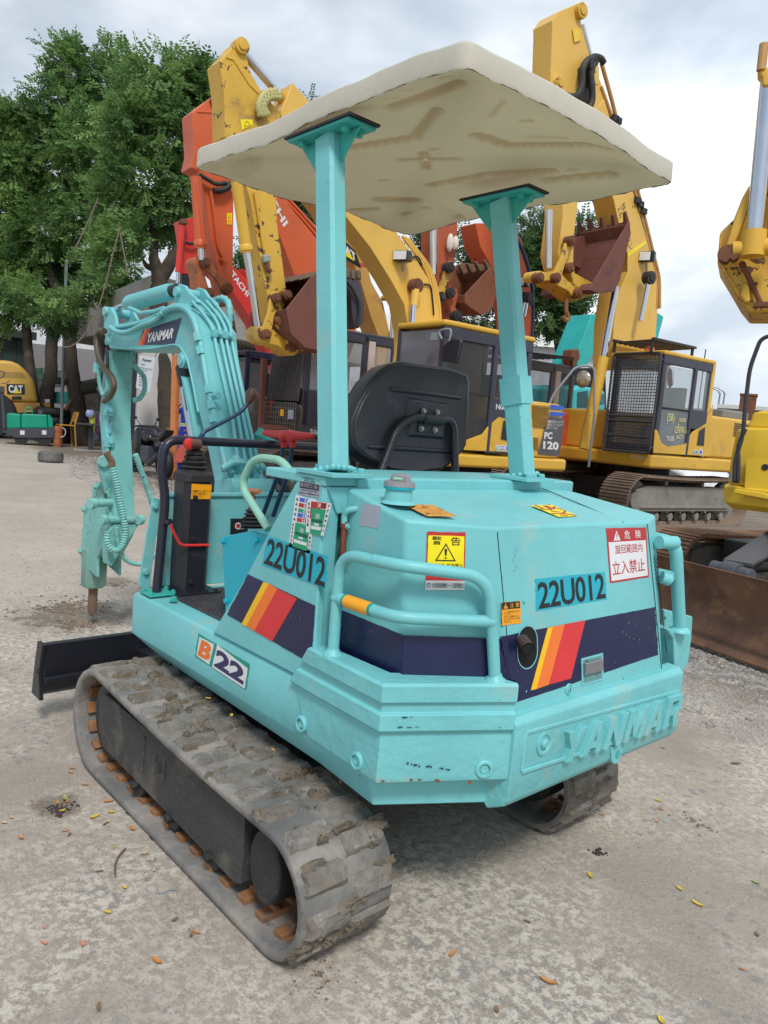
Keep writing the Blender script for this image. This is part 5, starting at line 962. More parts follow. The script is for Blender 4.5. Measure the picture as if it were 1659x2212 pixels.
# ================================================================ the yard
def ground_mat():
    m=bpy.data.materials.new('yard_concrete');m.use_nodes=True;t=m.node_tree;N=t.nodes;Lk=t.links.new;b=N['Principled BSDF'];b.inputs['Roughness'].default_value=0.92
    tc=N.new('ShaderNodeTexCoord')
    def noise(s,det=6,ro=0.6,dist=0.0):
        n=N.new('ShaderNodeTexNoise');n.inputs['Scale'].default_value=s;n.inputs['Detail'].default_value=det;n.inputs['Roughness'].default_value=ro;n.inputs['Distortion'].default_value=dist;Lk(tc.outputs['Object'],n.inputs['Vector']);return n.outputs['Fac']
    def ramp(src,p0,p1,c0=(0,0,0,1),c1=(1,1,1,1)):
        r=N.new('ShaderNodeValToRGB');r.color_ramp.elements[0].position=p0;r.color_ramp.elements[1].position=p1;r.color_ramp.elements[0].color=c0;r.color_ramp.elements[1].color=c1;Lk(src,r.inputs[0]);return r.outputs[0]
    def mixc(f,a,c,typ='MIX'):
        x=N.new('ShaderNodeMixRGB');x.blend_type=typ
        for i,q in ((0,f),(1,a),(2,c)):
            if isinstance(q,tuple) or isinstance(q,float):x.inputs[i].default_value=q
            else:Lk(q,x.inputs[i])
        return x.outputs[0]
    def mth(op,a,c=0.0):
        x=N.new('ShaderNodeMath');x.operation=op
        for i,q in ((0,a),(1,c)):
            if isinstance(q,float):x.inputs[i].default_value=q
            else:Lk(q,x.inputs[i])
        return x.outputs[0]
    base=ramp(noise(1.3,6),0.32,0.70,(0.285,0.238,0.192,1),(0.45,0.383,0.312,1))
    base=mixc(ramp(noise(0.45,4),0.45,0.62),base,(0.40,0.332,0.265,1))
    base=mixc(mth('MULTIPLY',ramp(noise(0.55,5,0.6,0.6),0.50,0.60),0.55),base,(0.24,0.205,0.17,1))
    base=mixc(ramp(noise(2.2,5,0.6),0.60,0.70),base,(0.265,0.205,0.15,1))          # earthy stains
    vo=N.new('ShaderNodeTexVoronoi');vo.inputs['Scale'].default_value=46;Lk(tc.outputs['Object'],vo.inputs['Vector'])
    vo2=N.new('ShaderNodeTexVoronoi');vo2.inputs['Scale'].default_value=23;vo2.inputs['Randomness'].default_value=1.0;Lk(tc.outputs['Object'],vo2.inputs['Vector'])
    base=mixc(mth('MULTIPLY',ramp(vo2.outputs['Distance'],0.28,0.42,(1,1,1,1),(0,0,0,1)),ramp(noise(1.7,3),0.42,0.58)),base,(0.235,0.215,0.205,1))
    base=mixc(mth('MULTIPLY',ramp(vo.outputs['Distance'],0.18,0.3,(1,1,1,1),(0,0,0,1)),ramp(noise(5,3),0.5,0.62)),base,(0.30,0.27,0.25,1))
    crust=mth('MULTIPLY',ramp(noise(30,8,0.78),0.475,0.54),ramp(noise(1.3,5,0.65,0.5),0.40,0.56))
    base=mixc(mth('MULTIPLY',crust,0.72),base,(0.73,0.67,0.57,1))
    base=mixc(ramp(noise(9,5,0.7),0.70,0.76),base,(0.14,0.11,0.09,1))
    base=mixc(0.25,base,ramp(noise(130,4,0.7),0.3,0.7,(0.06,0.055,0.05,1),(0.60,0.57,0.52,1)))
    # far part of the yard: smooth pale dusty slab, and brown dirt towards the buildings (a real change of surface)
    sx=N.new('ShaderNodeSeparateXYZ');Lk(tc.outputs['Object'],sx.inputs[0]);X,Y=sx.outputs['X'],sx.outputs['Y']
    wob=mth('MULTIPLY',mth('SUBTRACT',noise(0.35,5),0.5),4.0)
    pale=mixc(ramp(noise(0.9,6,0.65),0.35,0.65),(0.49,0.425,0.35,1),(0.385,0.335,0.28,1));pale=mixc(ramp(noise(14,6,0.7),0.55,0.66),pale,(0.25,0.22,0.19,1));pale=mixc(0.15,pale,ramp(noise(90,4),0.3,0.7,(0.1,0.1,0.1,1),(0.6,0.58,0.55,1)))
    # the direction away from the camera towards the left background: (0.9, 0.15)
    u=mth('ADD',mth('MULTIPLY',X,0.92),mth('MULTIPLY',Y,-0.10));u=mth('ADD',u,wob)
    mr=N.new('ShaderNodeMapRange');mr.inputs['From Min'].default_value=2.6;mr.inputs['From Max'].default_value=5.2;Lk(u,mr.inputs['Value'])
    base=mixc(mr.outputs[0],base,pale)
    dirt=mixc(ramp(noise(1.4,6,0.7),0.35,0.65),(0.155,0.122,0.095,1),(0.235,0.195,0.155,1));dirt=mixc(ramp(noise(35,5,0.7),0.62,0.70),dirt,(0.42,0.38,0.34,1))
    v_=mth('ADD',mth('MULTIPLY',Y,-1.0),mth('MULTIPLY',wob,0.5))
    d1=N.new('ShaderNodeMapRange');d1.inputs['From Min'].default_value=19.0;d1.inputs['From Max'].default_value=22.5;Lk(u,d1.inputs['Value'])
    # gravel strip in front of the parked machines
    w_=mth('ADD',mth('SUBTRACT',mth('MULTIPLY',Y,-1.0),mth('MULTIPLY',X,0.12)),mth('MULTIPLY',wob,0.25))
    d2=N.new('ShaderNodeMapRange');d2.inputs['From Min'].default_value=2.3;d2.inputs['From Max'].default_value=3.0;Lk(w_,d2.inputs['Value'])
    base=mixc(mth('MAXIMUM',d1.outputs[0],d2.outputs[0]),base,dirt)
    for (pu,pv,ra_,k_) in ((160,1330,0.42,0.8),(235,1255,0.22,0.6),(120,1745,0.10,0.7)):      # damp earth stains
        pc_=at((pu,pv),z=0.0);vd=N.new('ShaderNodeVectorMath');vd.operation='DISTANCE';Lk(tc.outputs['Object'],vd.inputs[0]);vd.inputs[1].default_value=tuple(pc_)
        dd=mth('ADD',mth('DIVIDE',vd.outputs['Value'],ra_),mth('MULTIPLY',mth('SUBTRACT',noise(7,6,0.7),0.5),2.6));base=mixc(mth('MULTIPLY',ramp(dd,0.55,0.95,(1,1,1,1),(0,0,0,1)),k_),base,(0.15,0.115,0.085,1))
    Lk(base,b.inputs['Base Color'])
    bp=N.new('ShaderNodeBump');bp.inputs['Strength'].default_value=0.65;bp.inputs['Distance'].default_value=0.008;Lk(mth('ADD',noise(38,8,0.75),mth('MULTIPLY',vo.outputs['Distance'],0.5)),bp.inputs['Height'])
    b2=N.new('ShaderNodeBump');b2.inputs['Strength'].default_value=0.35;b2.inputs['Distance'].default_value=0.05;Lk(noise(2.5,6,0.6),b2.inputs['Height']);Lk(b2.outputs[0],bp.inputs['Normal']);Lk(bp.outputs[0],b.inputs['Normal'])
    return m
mb=MB();mb.add([(-120,-600,0),(700,-600,0),(700,300,0),(-120,300,0)],[(0,1,2,3)])
structure(mb.build('ground',ground_mat(),None))
def scatter(name,n,area,sz,m,seed,kind='stuff',flat=0.6):
    """loose stones in a region given by picture corners on the ground"""
    r_=np.random.default_rng(seed);A_=[at(u,z=0.0) for u in area];V_=[];F_=[]
    for i in range(n):
        a,b=r_.random(),r_.random();p=A_[0].lerp(A_[1],a).lerp(A_[3].lerp(A_[2],a),b);s_=sz*(0.4+1.3*r_.random()**2);k=len(V_);rot=r_.random()*6.3
        for j in range(5):t=rot+j*1.2566;V_.append((p.x+s_*cos(t)*(0.7+0.5*r_.random()),p.y+s_*sin(t)*(0.7+0.5*r_.random()),0.0))
        for j in range(5):t=rot+j*1.2566;V_.append((p.x+s_*cos(t)*0.65,p.y+s_*sin(t)*0.65,s_*flat*(0.5+0.6*r_.random())))
        F_ += [(k+j,k+(j+1) % 5,k+5+(j+1) % 5,k+5+j) for j in range(5)]+[tuple(range(k+5,k+10))]
    me=bpy.data.meshes.new(name);me.from_pydata(V_,[],F_);me.materials.append(m);o=bpy.data.objects.new(name,me);col.objects.link(o);o['kind']=kind;return o
STN=mat('loose_stone',(0.32,0.30,0.28,1),0.85,var=0.45,vs=9,dirt=((0.55,0.53,0.50,1),0.4,6.0),dirt2=((0.12,0.10,0.09,1),0.4,7.0),bump=0.3)
scatter('gravel',5000,[V(1430,1440),V(1659,1500),V(1659,1330),V(1380,1330)],0.010,STN,1)
scatter('gravel',2500,[V(1400,1540),V(1659,1620),V(1659,1440),V(1400,1430)],0.0075,STN,2)
scatter('gravel',3500,[V(150,1030),V(400,1100),V(560,1000),V(150,985)],0.022,STN,3)
scatter('gravel',2600,[V(0,2212),V(1659,2212),V(1659,1500),V(0,1350)],0.0035,STN,4)
scatter('gravel',1500,[V(0,1500),V(200,1500),V(300,1180),V(0,1180)],0.006,STN,5)
MUDG=mat('damp_soil',(0.19,0.145,0.105,1),0.9,var=0.3,bump=0.9,bs=80)
def crumbs(uv,spread,n,sz,m,seed,name='soil_crumbs'):
    r_=np.random.default_rng(seed);c=at(uv,z=0.0);mb=MB()
    for i in range(n):
        a=r_.random()*6.28;d=abs(r_.normal())*spread;s_=sz*(0.3+r_.random());mb.ball((c.x+d*cos(a),c.y+d*sin(a),s_*0.25),s_,(1,0.8+0.4*r_.random(),0.5),6,4)
    o=mb.build(name,m,None,smooth=0);o['kind']='stuff';return o
crumbs((140,1312),0.16,300,0.010,MUDG,1);crumbs((172,1350),0.10,160,0.011,MUDG,6);crumbs((250,1265),0.15,80,0.008,MUDG,7)
crumbs((125,1750),0.035,120,0.005,mat('dark_crumbs',(0.05,0.035,0.035,1),0.9),2);crumbs((1335,1545),0.02,24,0.010,mat('dark_crumbs',(0.05,0.035,0.035,1),0.9),3);crumbs((1500,1775),0.05,30,0.006,MUDG,4);crumbs((690,2110),0.05,60,0.004,MUDG,5);crumbs((1295,1842),0.015,26,0.007,mat('dark_crumbs',(0.05,0.035,0.035,1),0.9),8)
# fallen leaves, one by one
LC={'yellow':mat('yellow_leaf',(0.62,0.45,0.05,1),0.5,bump=0.1),'orange':mat('orange_leaf',(0.50,0.23,0.08,1),0.6,var=0.25,bump=0.1),'brown':mat('brown_leaf',(0.22,0.13,0.08,1),0.6,bump=0.1),'pink':mat('salmon_leaf',(0.60,0.22,0.14,1),0.5,bump=0.1),'tan':mat('tan_leaf',(0.52,0.38,0.22,1),0.6,bump=0.1),'green':mat('green_leaf',(0.30,0.36,0.12,1),0.5,bump=0.1)}
def leaf(uv,w_,c,seed,ang=None,z=0.004):
    r_=random.Random(seed);p=at(uv,z=z);a=r_.uniform(0,6.28) if ang is None else ang;Lh=w_*0.5;U=Vector((cos(a),sin(a),0));W_=Vector((-sin(a),cos(a),0));r0=r_.uniform(0.3,0.48);V_=[];F_=[]
    n=8;cu=r_.uniform(0.05,0.25)
    for i in range(n+1):
        t=2*i/n-1;hw=Lh*r0*math.sqrt(max(0,1-abs(t)**2.2));z1=cu*Lh*t*t
        for q in (-1,0,1):V_.append(tuple(U*(t*Lh)+W_*(hw*q)+Vector((0,0,z1+abs(q)*hw*0.25))))
    for i in range(n):
        for q in (0,1):F_.append((i*3+q,i*3+q+1,i*3+q+4,i*3+q+3))
    nv=len(V_);V_ += [(x,y,z_-0.0006) for x,y,z_ in V_];F_ += [tuple(nv+k for k in reversed(f)) for f in F_]
    me=bpy.data.meshes.new('fallen_leaf');me.from_pydata(V_,[],F_);me.materials.append(LC[c]);o=bpy.data.objects.new('fallen_leaf',me);col.objects.link(o);o.location=p;LVS.append((c,'on the near rubber track' if z > 0.1 else ('left of the near rubber track' if uv[0] < 829 else 'in the right foreground'),-uv[1],o));return o
LVS=[]
Zl=S(0,1603.7,3.637);Zr=S(829.5,1603.7,2.0)
LV=[(567,203,'orange'),(553,235,'orange'),(668,330,'orange'),(510,437,'green',1.6),(452,474,'orange'),(527,463,'orange'),(855,460,'orange',1.4),(489,535,'yellow'),(875,546,'yellow'),(740,583,'yellow',1.6),(855,620,'tan'),(828,637,'brown'),(1040,675,'orange',1.3),(165,747,'orange'),(513,693,'pink'),(545,722,'brown'),(897,822,'yellow',0.5),(1137,872,'tan'),(776,1012,'brown'),(1210,1003,'tan'),(977,1138,'yellow'),(845,1331,'yellow'),(345,1450,'pink',0.5),(342,1572,'pink'),(650,1580,'pink'),(1504,1508,'brown'),(1546,1490,'orange'),(1232,1713,'orange',1.5),(777,2077,'brown',1.2),(30,628,'tan'),(90,588,'tan'),(1375,1390,'brown'),(250,455,'orange',0.6),(143,154,'orange',0.5)]
for i,e in enumerate(LV):leaf(Zl(e[0],e[1]),0.026*(e[3] if len(e) > 3 else 1),e[2],100+i)
LV=[(1183,250,'yellow'),(1196,287,'orange',0.8),(1180,340,'orange',0.7),(940,310,'orange',0.7),(891,574,'yellow',1.2),(1278,631,'yellow',0.9),(1356,697,'yellow',1.3),(1607,604,'green',0.9),(295,911,'orange',1.0),(711,1032,'orange',1.6),(487,1155,'brown',0.8),(1548,978,'orange',0.6),(1198,1200,'yellow',0.9),(1520,90,'brown',1.6),(1205,22,'orange',0.8),(620,773,'brown',0.7),(1612,828,'brown',0.8)]
for i,e in enumerate(LV):leaf(Zr(e[0]*2/2.0*1.0,e[1]),0.032*(e[3] if len(e) > 3 else 1),e[2],200+i)
for i,(u,c) in enumerate((((450,1508),'yellow'),((500,1545),'yellow'),((590,1620),'orange'))):p=at(u,z=0.46);o=leaf(u,0.024,c,300+i,z=0.445); 
CN={'pink':'salmon pink','tan':'tan','brown':'dry brown','green':'greenish','yellow':'yellow','orange':'orange'};ORD='nearest,second nearest,third nearest,fourth nearest,fifth nearest,sixth nearest,seventh nearest,eighth nearest,ninth nearest,tenth nearest,eleventh nearest,twelfth nearest,thirteenth nearest'.split(',')
for key in sorted({(c,zn) for c,zn,_,_ in LVS}):
    g_l=sorted([e for e in LVS if e[:2] == key],key=lambda e:e[2])
    for k,e in enumerate(g_l):tag(e[3],(ORD[k]+' of the ' if len(g_l) > 1 else 'single ')+CN[key[0]]+(' fallen leaves ' if len(g_l) > 1 else ' fallen leaf ')+key[1],'leaf','fallen leaves on the yard')
tw=[at(Zl(*u),z=0.006) for u in ((985,835),(935,890),(905,960),(905,1050))];mb=MB();mb.tube(spline(tw),[0.003]*25,6);tag(mb.build('twig',mat('brown_twig',(0.16,0.10,0.07,1),0.8),None),'thin curved brown twig lying left of the near rubber track','twig')
tw=[at(Zl(*u),z=0.003) for u in ((1215,1188),(1290,1180),(1330,1162),(1385,1158))];mb=MB();mb.tube(spline(tw),0.0012,5);tag(mb.build('wire_scrap',mat('blue_wire',(0.10,0.22,0.35,1),0.5),None),'thin blue wire scrap on the concrete beside the near track','wire')
# ================================================================ machines parked behind
class EX:
    """frame of a parked machine: a measured corner, its heading; pt() meets a plane fixed in the machine"""
    def __init__(s,name,label,cat,uv,d,heading,cx,cy,group='large excavators parked in the yard'):
        p=at(uv,d=d);h=radians(heading);s.h=h
        s.loc=(p.x-(cx*cos(h)-cy*sin(h)),p.y-(cx*sin(h)+cy*cos(h)));s.fr=(s.loc,h);s.z=p.z
        s.root=thing(name,label,cat,(s.loc[0],s.loc[1],0),h,group)
    def p(s,uv,**k):return at(uv,fr=s.fr,**k)
    def plate(s,name,uvs,m,y=None,x=None,w_=0.3,bevel=0.02,parent=None,f=V,label=None,z=None):
        if y is not None:P=[s.p(f(*u),y=y) for u in uvs];vec=(0,-w_,0)
        else:P=[s.p(f(*u),x=x) for u in uvs];vec=(-w_,0,0)
        mb=MB();mb.prism(P,vec);return mb.build(name,m,parent or s.root,bevel=bevel,label=label)
    def rod(s,name,a,b,r,m,y=0.0,f=V,parent=None,prof=None):
        A,B=s.p(f(*a),y=y),s.p(f(*b),y=y);mb=MB();mb.cyl(A,B,r,20)
        if prof:L_=(B-A).length;d=(B-A).normalized();mb.lathe(B-d*L_*0.12,d,[(0,r),(0.02,r*1.22),(L_*0.09,r*1.22),(L_*0.10,r*1.05),(L_*0.125,r*1.05)],20)
        return mb.build(name,m,parent or s.root,smooth=40)
    def pin(s,uvs,r,w_,m,y,f=V,name='pin',parent=None):
        o=None;w_=min(w_,0.12)
        for u in uvs:
            c=s.p(f(*u),y=y);mb=MB();mb.cyl(c+Vector((0,0.03,0)),c-Vector((0,w_,0)),r,18);mb.cyl(c+Vector((0,0.05,0)),c+Vector((0,0.03,0)),r*0.6,14);o=mb.build(name,m,parent or s.root,bevel=0.006)
        return o
    def link(s,name,a,b,r,m,y,w_,f=V,parent=None):
        A,B=s.p(f(*a),y=y),s.p(f(*b),y=y);d=(B-A).normalized();u=Vector((-d.z,0,d.x));P=[]
        for k in range(9):t=pi*k/8;P.append(B+d*sin(t)*r+u*cos(t)*r)
        P.append((A+B)/2-u*r*0.62)
        for k in range(9):t=pi+pi*k/8;P.append(A+d*sin(t)*r+u*cos(t)*r)
        P.append((A+B)/2+u*r*0.62);mb=MB();mb.prism(P,(0,-w_,0));return mb.build(name,m,parent or s.root,bevel=0.012)
    def tube(s,name,uvs,r,m,y,f=V,rad=0.15,parent=None,smooth=True):
        Q=[s.p(f(*u),y=y) for u in uvs];mb=MB();mb.tube(fillet(Q,rad) if rad else spline(Q),r,8);return mb.build(name,m,parent or s.root,smooth=60)
def steel_track(par,y0,w_,xf,xr,h,m=SHOE,mf=SHOEF,top_z=None,K=46,yout=1):
    """steel track: plates on a loop, frame with rollers between"""
    r=h/2;L1=xf-xr-2*r;Lt=2*L1+2*pi*r;mb=MB()
    def ev(q):
        q %= Lt
        if q < L1:return Vector((xf-r-q,0,0)),Vector((-1,0,0)),Vector((0,0,-1))
        q -= L1
        if q < pi*r:a=-pi/2-q/r;return Vector((xr+r+r*cos(a),0,r+r*sin(a))),Vector((sin(a),0,-cos(a))),Vector((cos(a),0,sin(a)))
        q -= pi*r
        if q < L1:return Vector((xr+r+q,0,h-0.03*sin(pi*q/L1))),Vector((1,0,0)),Vector((0,0,1))
        q -= L1;a=pi/2-q/r;return Vector((xf-r+r*cos(a),0,r+r*sin(a))),Vector((sin(a),0,-cos(a))),Vector((cos(a),0,sin(a)))
    pitch=Lt/K
    for i in range(K):
        p,t,n=ev(pitch*i);c=p+Vector((0,y0,0));Y=Vector((0,1,0));hp=pitch*0.49
        mb.obox(c-n*0.012,t*hp,Y*w_/2,n*0.010)
        for o_ in (-0.82,-0.1,0.6):mb.obox(c+t*hp*o_+n*0.008,t*0.012,Y*w_/2*0.995,n*0.014)
        mb.obox(c-n*0.05,t*hp*0.95,Y*0.09,n*0.028)
    tr=mb.build('crawler_track',m,par)
    mb=MB();ys=y0+yout*w_*0.28;r2=r-0.10
    mb.prism([(xf-r*0.9,ys,h*0.72),(xf-r*0.9,ys,h*0.30),(xr+r*0.9,ys,h*0.30),(xr+r*0.9,ys,h*0.72),(xr+r*1.6,ys,h*0.80),(xf-r*1.6,ys,h*0.80)],(0,-yout*w_*0.5,0))
    mb.box(xr+r*1.2,xf-r*1.2,min(ys,ys+yout*0.03),max(ys,ys+yout*0.03),h*0.36,h*0.42)
    fr_=mb.build('track_frame',mf,tr,bevel=0.015)
    for x in np.linspace(xr+r*1.5,xf-r*1.5,7):mb=MB();mb.lathe((x,y0-0.14*yout,h*0.19),(0,yout,0),[(0,0.07),(0.1,0.07),(0.12,0.09),(0.15,0.09),(0.16,0.05),(0.28,0.05),(0.29,0.075)],16);mb.build('track_roller',mf,tr)
    for x in (xr+(xf-xr)*0.36,xr+(xf-xr)*0.66):mb=MB();mb.cyl((x,y0-0.1,h*0.86),(x,y0+0.12*yout,h*0.86),0.05,14);mb.build('carrier_roller',mf,tr)
    for x in (xf-r,xr+r):mb=MB();mb.cyl((x,y0-0.06,r),(x,y0+0.06,r),r-0.07,26);mb.cyl((x,y0-0.06,r),(x,y0+0.16*yout,r),r*0.35,18);mb.build('track_wheel',mf,tr,bevel=0.01)
    return tr
def cab(ex,side,yc,x_front,wd,wins,pm,mfr,gl,roofm=None,name='cab',front_win=True):
    """side: outline in the plane y=yc (picture points); wins: window outlines; the cab is wd wide"""
    P=[ex.p(u,y=yc) for u in side];mb=MB();th=0.05
    n=len(P);c=sum(P,Vector())/n;In=[c+(p-c)*0.90 for p in P]
    mb.ringprism(P,In,(0,-wd,0));o=mb.build(name,mfr,ex.root,bevel=0.025)
    mb=MB();inner=[p+Vector((0,-0.10,0)) for p in In];mb.prism(inner,(0,-0.012,0)); 
    return o,P
def pane(ex,q,m,par,y=None,x=None,name='window',t=0.015,bevel=0.0,rimm=None,rim=0.03):
    P=[ex.p(u,y=y) if y is not None else ex.p(u,x=x) for u in q];vec=Vector((0,-t,0)) if y is not None else Vector((-t,0,0));out=Vector((0,0.006,0)) if y is not None else Vector((0.006,0,0))
    mb=MB();mb.prism([p+out for p in P],vec);w_=mb.build(name,m,par,bevel=bevel)
    if rimm:
        c=sum(P,Vector())/len(P);O=[p+out*3 for p in P];I=[p+out*3+(c-p).normalized()*rim for p in P];mb=MB();mb.ringprism(O,I,vec*1.5);mb.build('window_frame',rimm,w_)
    return w_
def bucket(ex,uvs,y,w_,m,teeth,f=V,name='bucket',mt=None,seed=1):
    """open shell: two cheek plates and a curved wrapper; uvs = cheek outline, its first two points are the open mouth's ends"""
    P=[ex.p(f(*u),y=y) for u in uvs];mb=MB();t=0.03
    mb.prism(P,(0,-t,0));mb.prism([p+Vector((0,-w_,0)) for p in P],(0,t,0))
    c=sum(P,Vector())/len(P);W_=P[1:]+[P[0]]
    I=[p+(c-p)*0.08 for p in W_]
    for i in range(len(W_)-1):
        a,b,a2,b2=W_[i],W_[i+1],I[i],I[i+1];o=Vector((0,-t*1.02,0));e=Vector((0,-w_+t*1.02,0));mb.hexa([a+o,b+o,b2+o,a2+o],[a+e,b+e,b2+e,a2+e])
    o=mb.build(name,m,ex.root,bevel=0.01)
    A=P[1];d=(P[1]-P[2]).normalized() if len(P) > 2 else Vector((0,0,1));s_=(P[0]-P[1]).normalized()
    for k in range(teeth):
        yy=-w_*(0.06+0.88*k/(teeth-1));q=A+Vector((0,yy,0));mb=MB();hw=0.055
        mb.hexa([q+Vector((0,-hw,0))-d*0.10+s_*0.05,q+Vector((0,hw,0))-d*0.10+s_*0.05,q+Vector((0,hw,0))-d*0.10-s_*0.05,q+Vector((0,-hw,0))-d*0.10-s_*0.05],[q+Vector((0,-hw*0.6,0))+d*0.16+s_*0.02,q+Vector((0,hw*0.6,0))+d*0.16+s_*0.02,q+Vector((0,hw*0.6,0))+d*0.16-s_*0.02,q+Vector((0,-hw*0.6,0))+d*0.16-s_*0.02]);mb.build('tooth',mt or m,o,bevel=0.012)
    return o
def lamp(ex,uv,y,s=0.09,wire=None):
    c=ex.p(uv,y=y);mb=MB();mb.obox(c,(0.07,0.03,0.0),(-0.05,s,0.0),(0,0,s*0.7));l=mb.build('work_lamp',BLK,ex.root,bevel=0.015);mb=MB();mb.obox(c+Vector((0.075,0.03,0)),(0.003,0.001,0),(-0.04*s/0.09,s*0.85,0),(0,0,s*0.58));mb.build('lens',LAMPG,l);mb=MB();mb.bar(c-Vector((0,0,s*0.7)),c-Vector((0.05,0.02,s*1.9)),0.03,0.03);mb.build('lamp_bracket',STEEL,l)
# ---------------------------------------------------------------- yellow excavator with the digging bucket hanging left (cab behind the seat)
A=EX('excavator','yellow excavator with PC 120 on its tail, parked directly behind the seat','excavator',(963,1003),10.2,86,1.30,1.22)
YF=0.17
steel_track(A.root,1.0,0.5,1.65,-1.45,0.80,yout=1);steel_track(A.root,-1.0,0.5,1.65,-1.45,0.80,yout=-1)
mb=MB();mb.box(-0.8,0.8,-0.8,0.8,0.35,0.7);mb.cyl((0,0,0.7),(0,0,0.95),0.6,30);mb.build('undercarriage',BLKD,A.root,bevel=0.02)
tl=A.p((1227,1000),y=1.22).x;zb=0.95
mb=MB();zt=A.p((1215,988),y=1.22).z;mb.box(tl+0.02,1.32,-1.2,1.22,zb,1.14);dk=mb.build('deck',YEL,A.root,bevel=0.05,seg=3)
# engine house with rounded tail
ztop=A.p((1200,872),y=1.2).z;xh=A.p((1090,900),y=1.22).x
mb=MB();o_=[(xh,1.20),(tl+0.30,1.20),(tl+0.06,1.05),(tl,0.6),(tl,-0.6),(tl+0.06,-1.05),(tl+0.3,-1.2),(xh,-1.2)]
mb.loft([[(x,y,z) for x,y in o_] for z in (1.145,ztop-0.08)]+[[(x*0.985,y*0.97,ztop) for x,y in o_]]);hs=mb.build('engine_house',YEL,A.root,bevel=0.03,seg=3)
# grey tail panel with lettering, louvres
tq=[A.p(Y4(*u),y=1.205) for u in ((1245,1812),(1420,1828),(1458,1525),(1325,1505))];tq=[tq[0],tq[1],tq[2],tq[3]]
mb=MB();patch(mb,tq,0.006,0);pn_=mb.build('tail_panel',mat('scuffed_grey_panel',(0.09,0.09,0.10,1),0.6,dirt=((0.2,0.16,0.1,1),0.3,12.0),bump=0.1),hs)
def exq(ex,f,*p,y):return [ex.p(f(*u),y=y) for u in p]
text_obj(exq(A,Y4,(1295,1690),(1362,1692),(1365,1635),(1300,1632),y=1.213),'PC',WHITE,parent=A.root,off=0.04,name='tail_lettering');text_obj(exq(A,Y4,(1288,1770),(1412,1780),(1415,1715),(1290,1705),y=1.213),'120',WHITE,parent=A.root,off=0.04,name='tail_lettering')
text_obj(exq(A,Y4,(1312,1610),(1450,1612),(1455,1540),(1320,1535),y=1.213),'作業後は必ずエレメントを\n内部から エアーでふかして\n清掃して ください',WHITE,parent=A.root,off=0.008,name='tail_lettering',line=1.0)
mb=MB()
for k in range(2):q=exq(A,Y4,(1340,1500-k*55),(1460,1510-k*55),(1458,1478-k*55),(1348,1465-k*55),y=1.21);patch(mb,q,0.004,0)
mb.build('blue_stripes',SBLU,hs)
LVR=mat('louvre_yellow',(0.35,0.2,0.03,1),0.5)
for n_,a0,b0_,st_ in ((8,(1205,1415),(1340,1428),13),(7,(1210,1505),(1325,1512),13),(7,(1215,1680),(1255,1684),14)):
    mb=MB()
    for k in range(n_):mb.bar(A.p(Y4(a0[0],a0[1]+k*st_),y=1.215),A.p(Y4(b0_[0],b0_[1]+k*st_),y=1.215),0.02,0.012)
    mb.build('louvre',LVR,hs)
# cab: frame with windows
yc=1.23
side=[Y4(550,790),Y4(1150,845),Y4(1188,900),Y4(1180,1300),Y4(1100,1500),Y4(830,1570),Y4(800,1650),Y4(640,1720),Y4(520,1640),Y4(470,1100),Y4(500,870)]
P=[A.p(u,y=yc) for u in side];xf_=max(p.x for p in P);xr_=min(p.x for p in P);zr=P[0].z;zf=1.16
cabx0,cabx1=xr_,A.p(Y4(480,1000),y=yc).x
mb=MB();pil=0.08
roofz=A.p(Y4(700,770),y=yc).z;yin=yc-1.0
for (x,y) in ((cabx0+0.05,yc-0.05),(cabx1-0.05,yc-0.05),(cabx0+0.05,yin+0.05),(cabx1-0.05,yin+0.05)):mb.box(x-0.05,x+0.05,y-0.045,y+0.045,zf,roofz-0.08)
bx2=A.p(Y4(905,1100),y=yc).x;mb.box(bx2-0.045,bx2+0.045,yc-0.06,yc+0.006,zf,roofz-0.06)
mb.box(cabx0,cabx1,yc-0.05,yc+0.002,roofz-0.22,roofz-0.06);mb.box(cabx0,bx2,yc-0.05,yc+0.002,zf,A.p(Y4(930,1360),y=yc).z)
mb.box(cabx0,cabx1,yin,yin+0.05,roofz-0.2,roofz-0.06);mb.box(cabx0,cabx0+0.04,yin,yc,zf,1.8);mb.box(cabx1-0.04,cabx1,yin,yc,zf,zf+0.35)
cb_=mb.build('cab',CABG,A.root,bevel=0.02)
mb=MB();mb.box(cabx0-0.02,cabx1+0.02,yin-0.01,yc+0.012,roofz-0.06,roofz+0.02);mb.build('cab_roof',YEL,cb_,bevel=0.035,seg=3)
mb=MB();mb.box(cabx1-0.02,cabx1-0.012,yin+0.08,yc-0.09,zf+0.35,roofz-0.1);mb.build('windscreen',mat('reflecting_windscreen',(0.16,0.165,0.19,1),0.12,bump=0),cb_)
mb=MB();mb.box(bx2+0.05,cabx1-0.10,yc-0.03,yc-0.022,zf+0.03,roofz-0.22);mb.box(cabx0+0.09,bx2-0.05,yc-0.03,yc-0.022,A.p(Y4(930,1360),y=yc).z,roofz-0.22);mb.build('side_window',GLASSD,cb_)
mb=MB();mb.box(cabx0+0.05,cabx1-0.1,yin+0.06,yin+0.08,zf,roofz-0.1);mb.box(cabx0+0.25,cabx0+0.7,yc-0.7,yc-0.3,zf,zf+0.5);mb.box(cabx0+0.2,cabx0+0.32,yc-0.7,yc-0.3,zf,zf+1.15);mb.build('cab_interior',BRNW,cb_,bevel=0.03)
zz=A.p(Y4(800,1330),y=yc).z;mb=MB();mb.box(bx2+0.05,cabx1-0.1,yc-0.02,yc-0.005,zz-0.012,zz+0.012);mb.build('door_bar',BLK,cb_)
text_obj(exq(A,Y4,(905,1450),(988,1455),(988,1410),(907,1405),y=yc+0.006),'N08',WHITE,parent=A.root,off=0.02,name='unit_number')
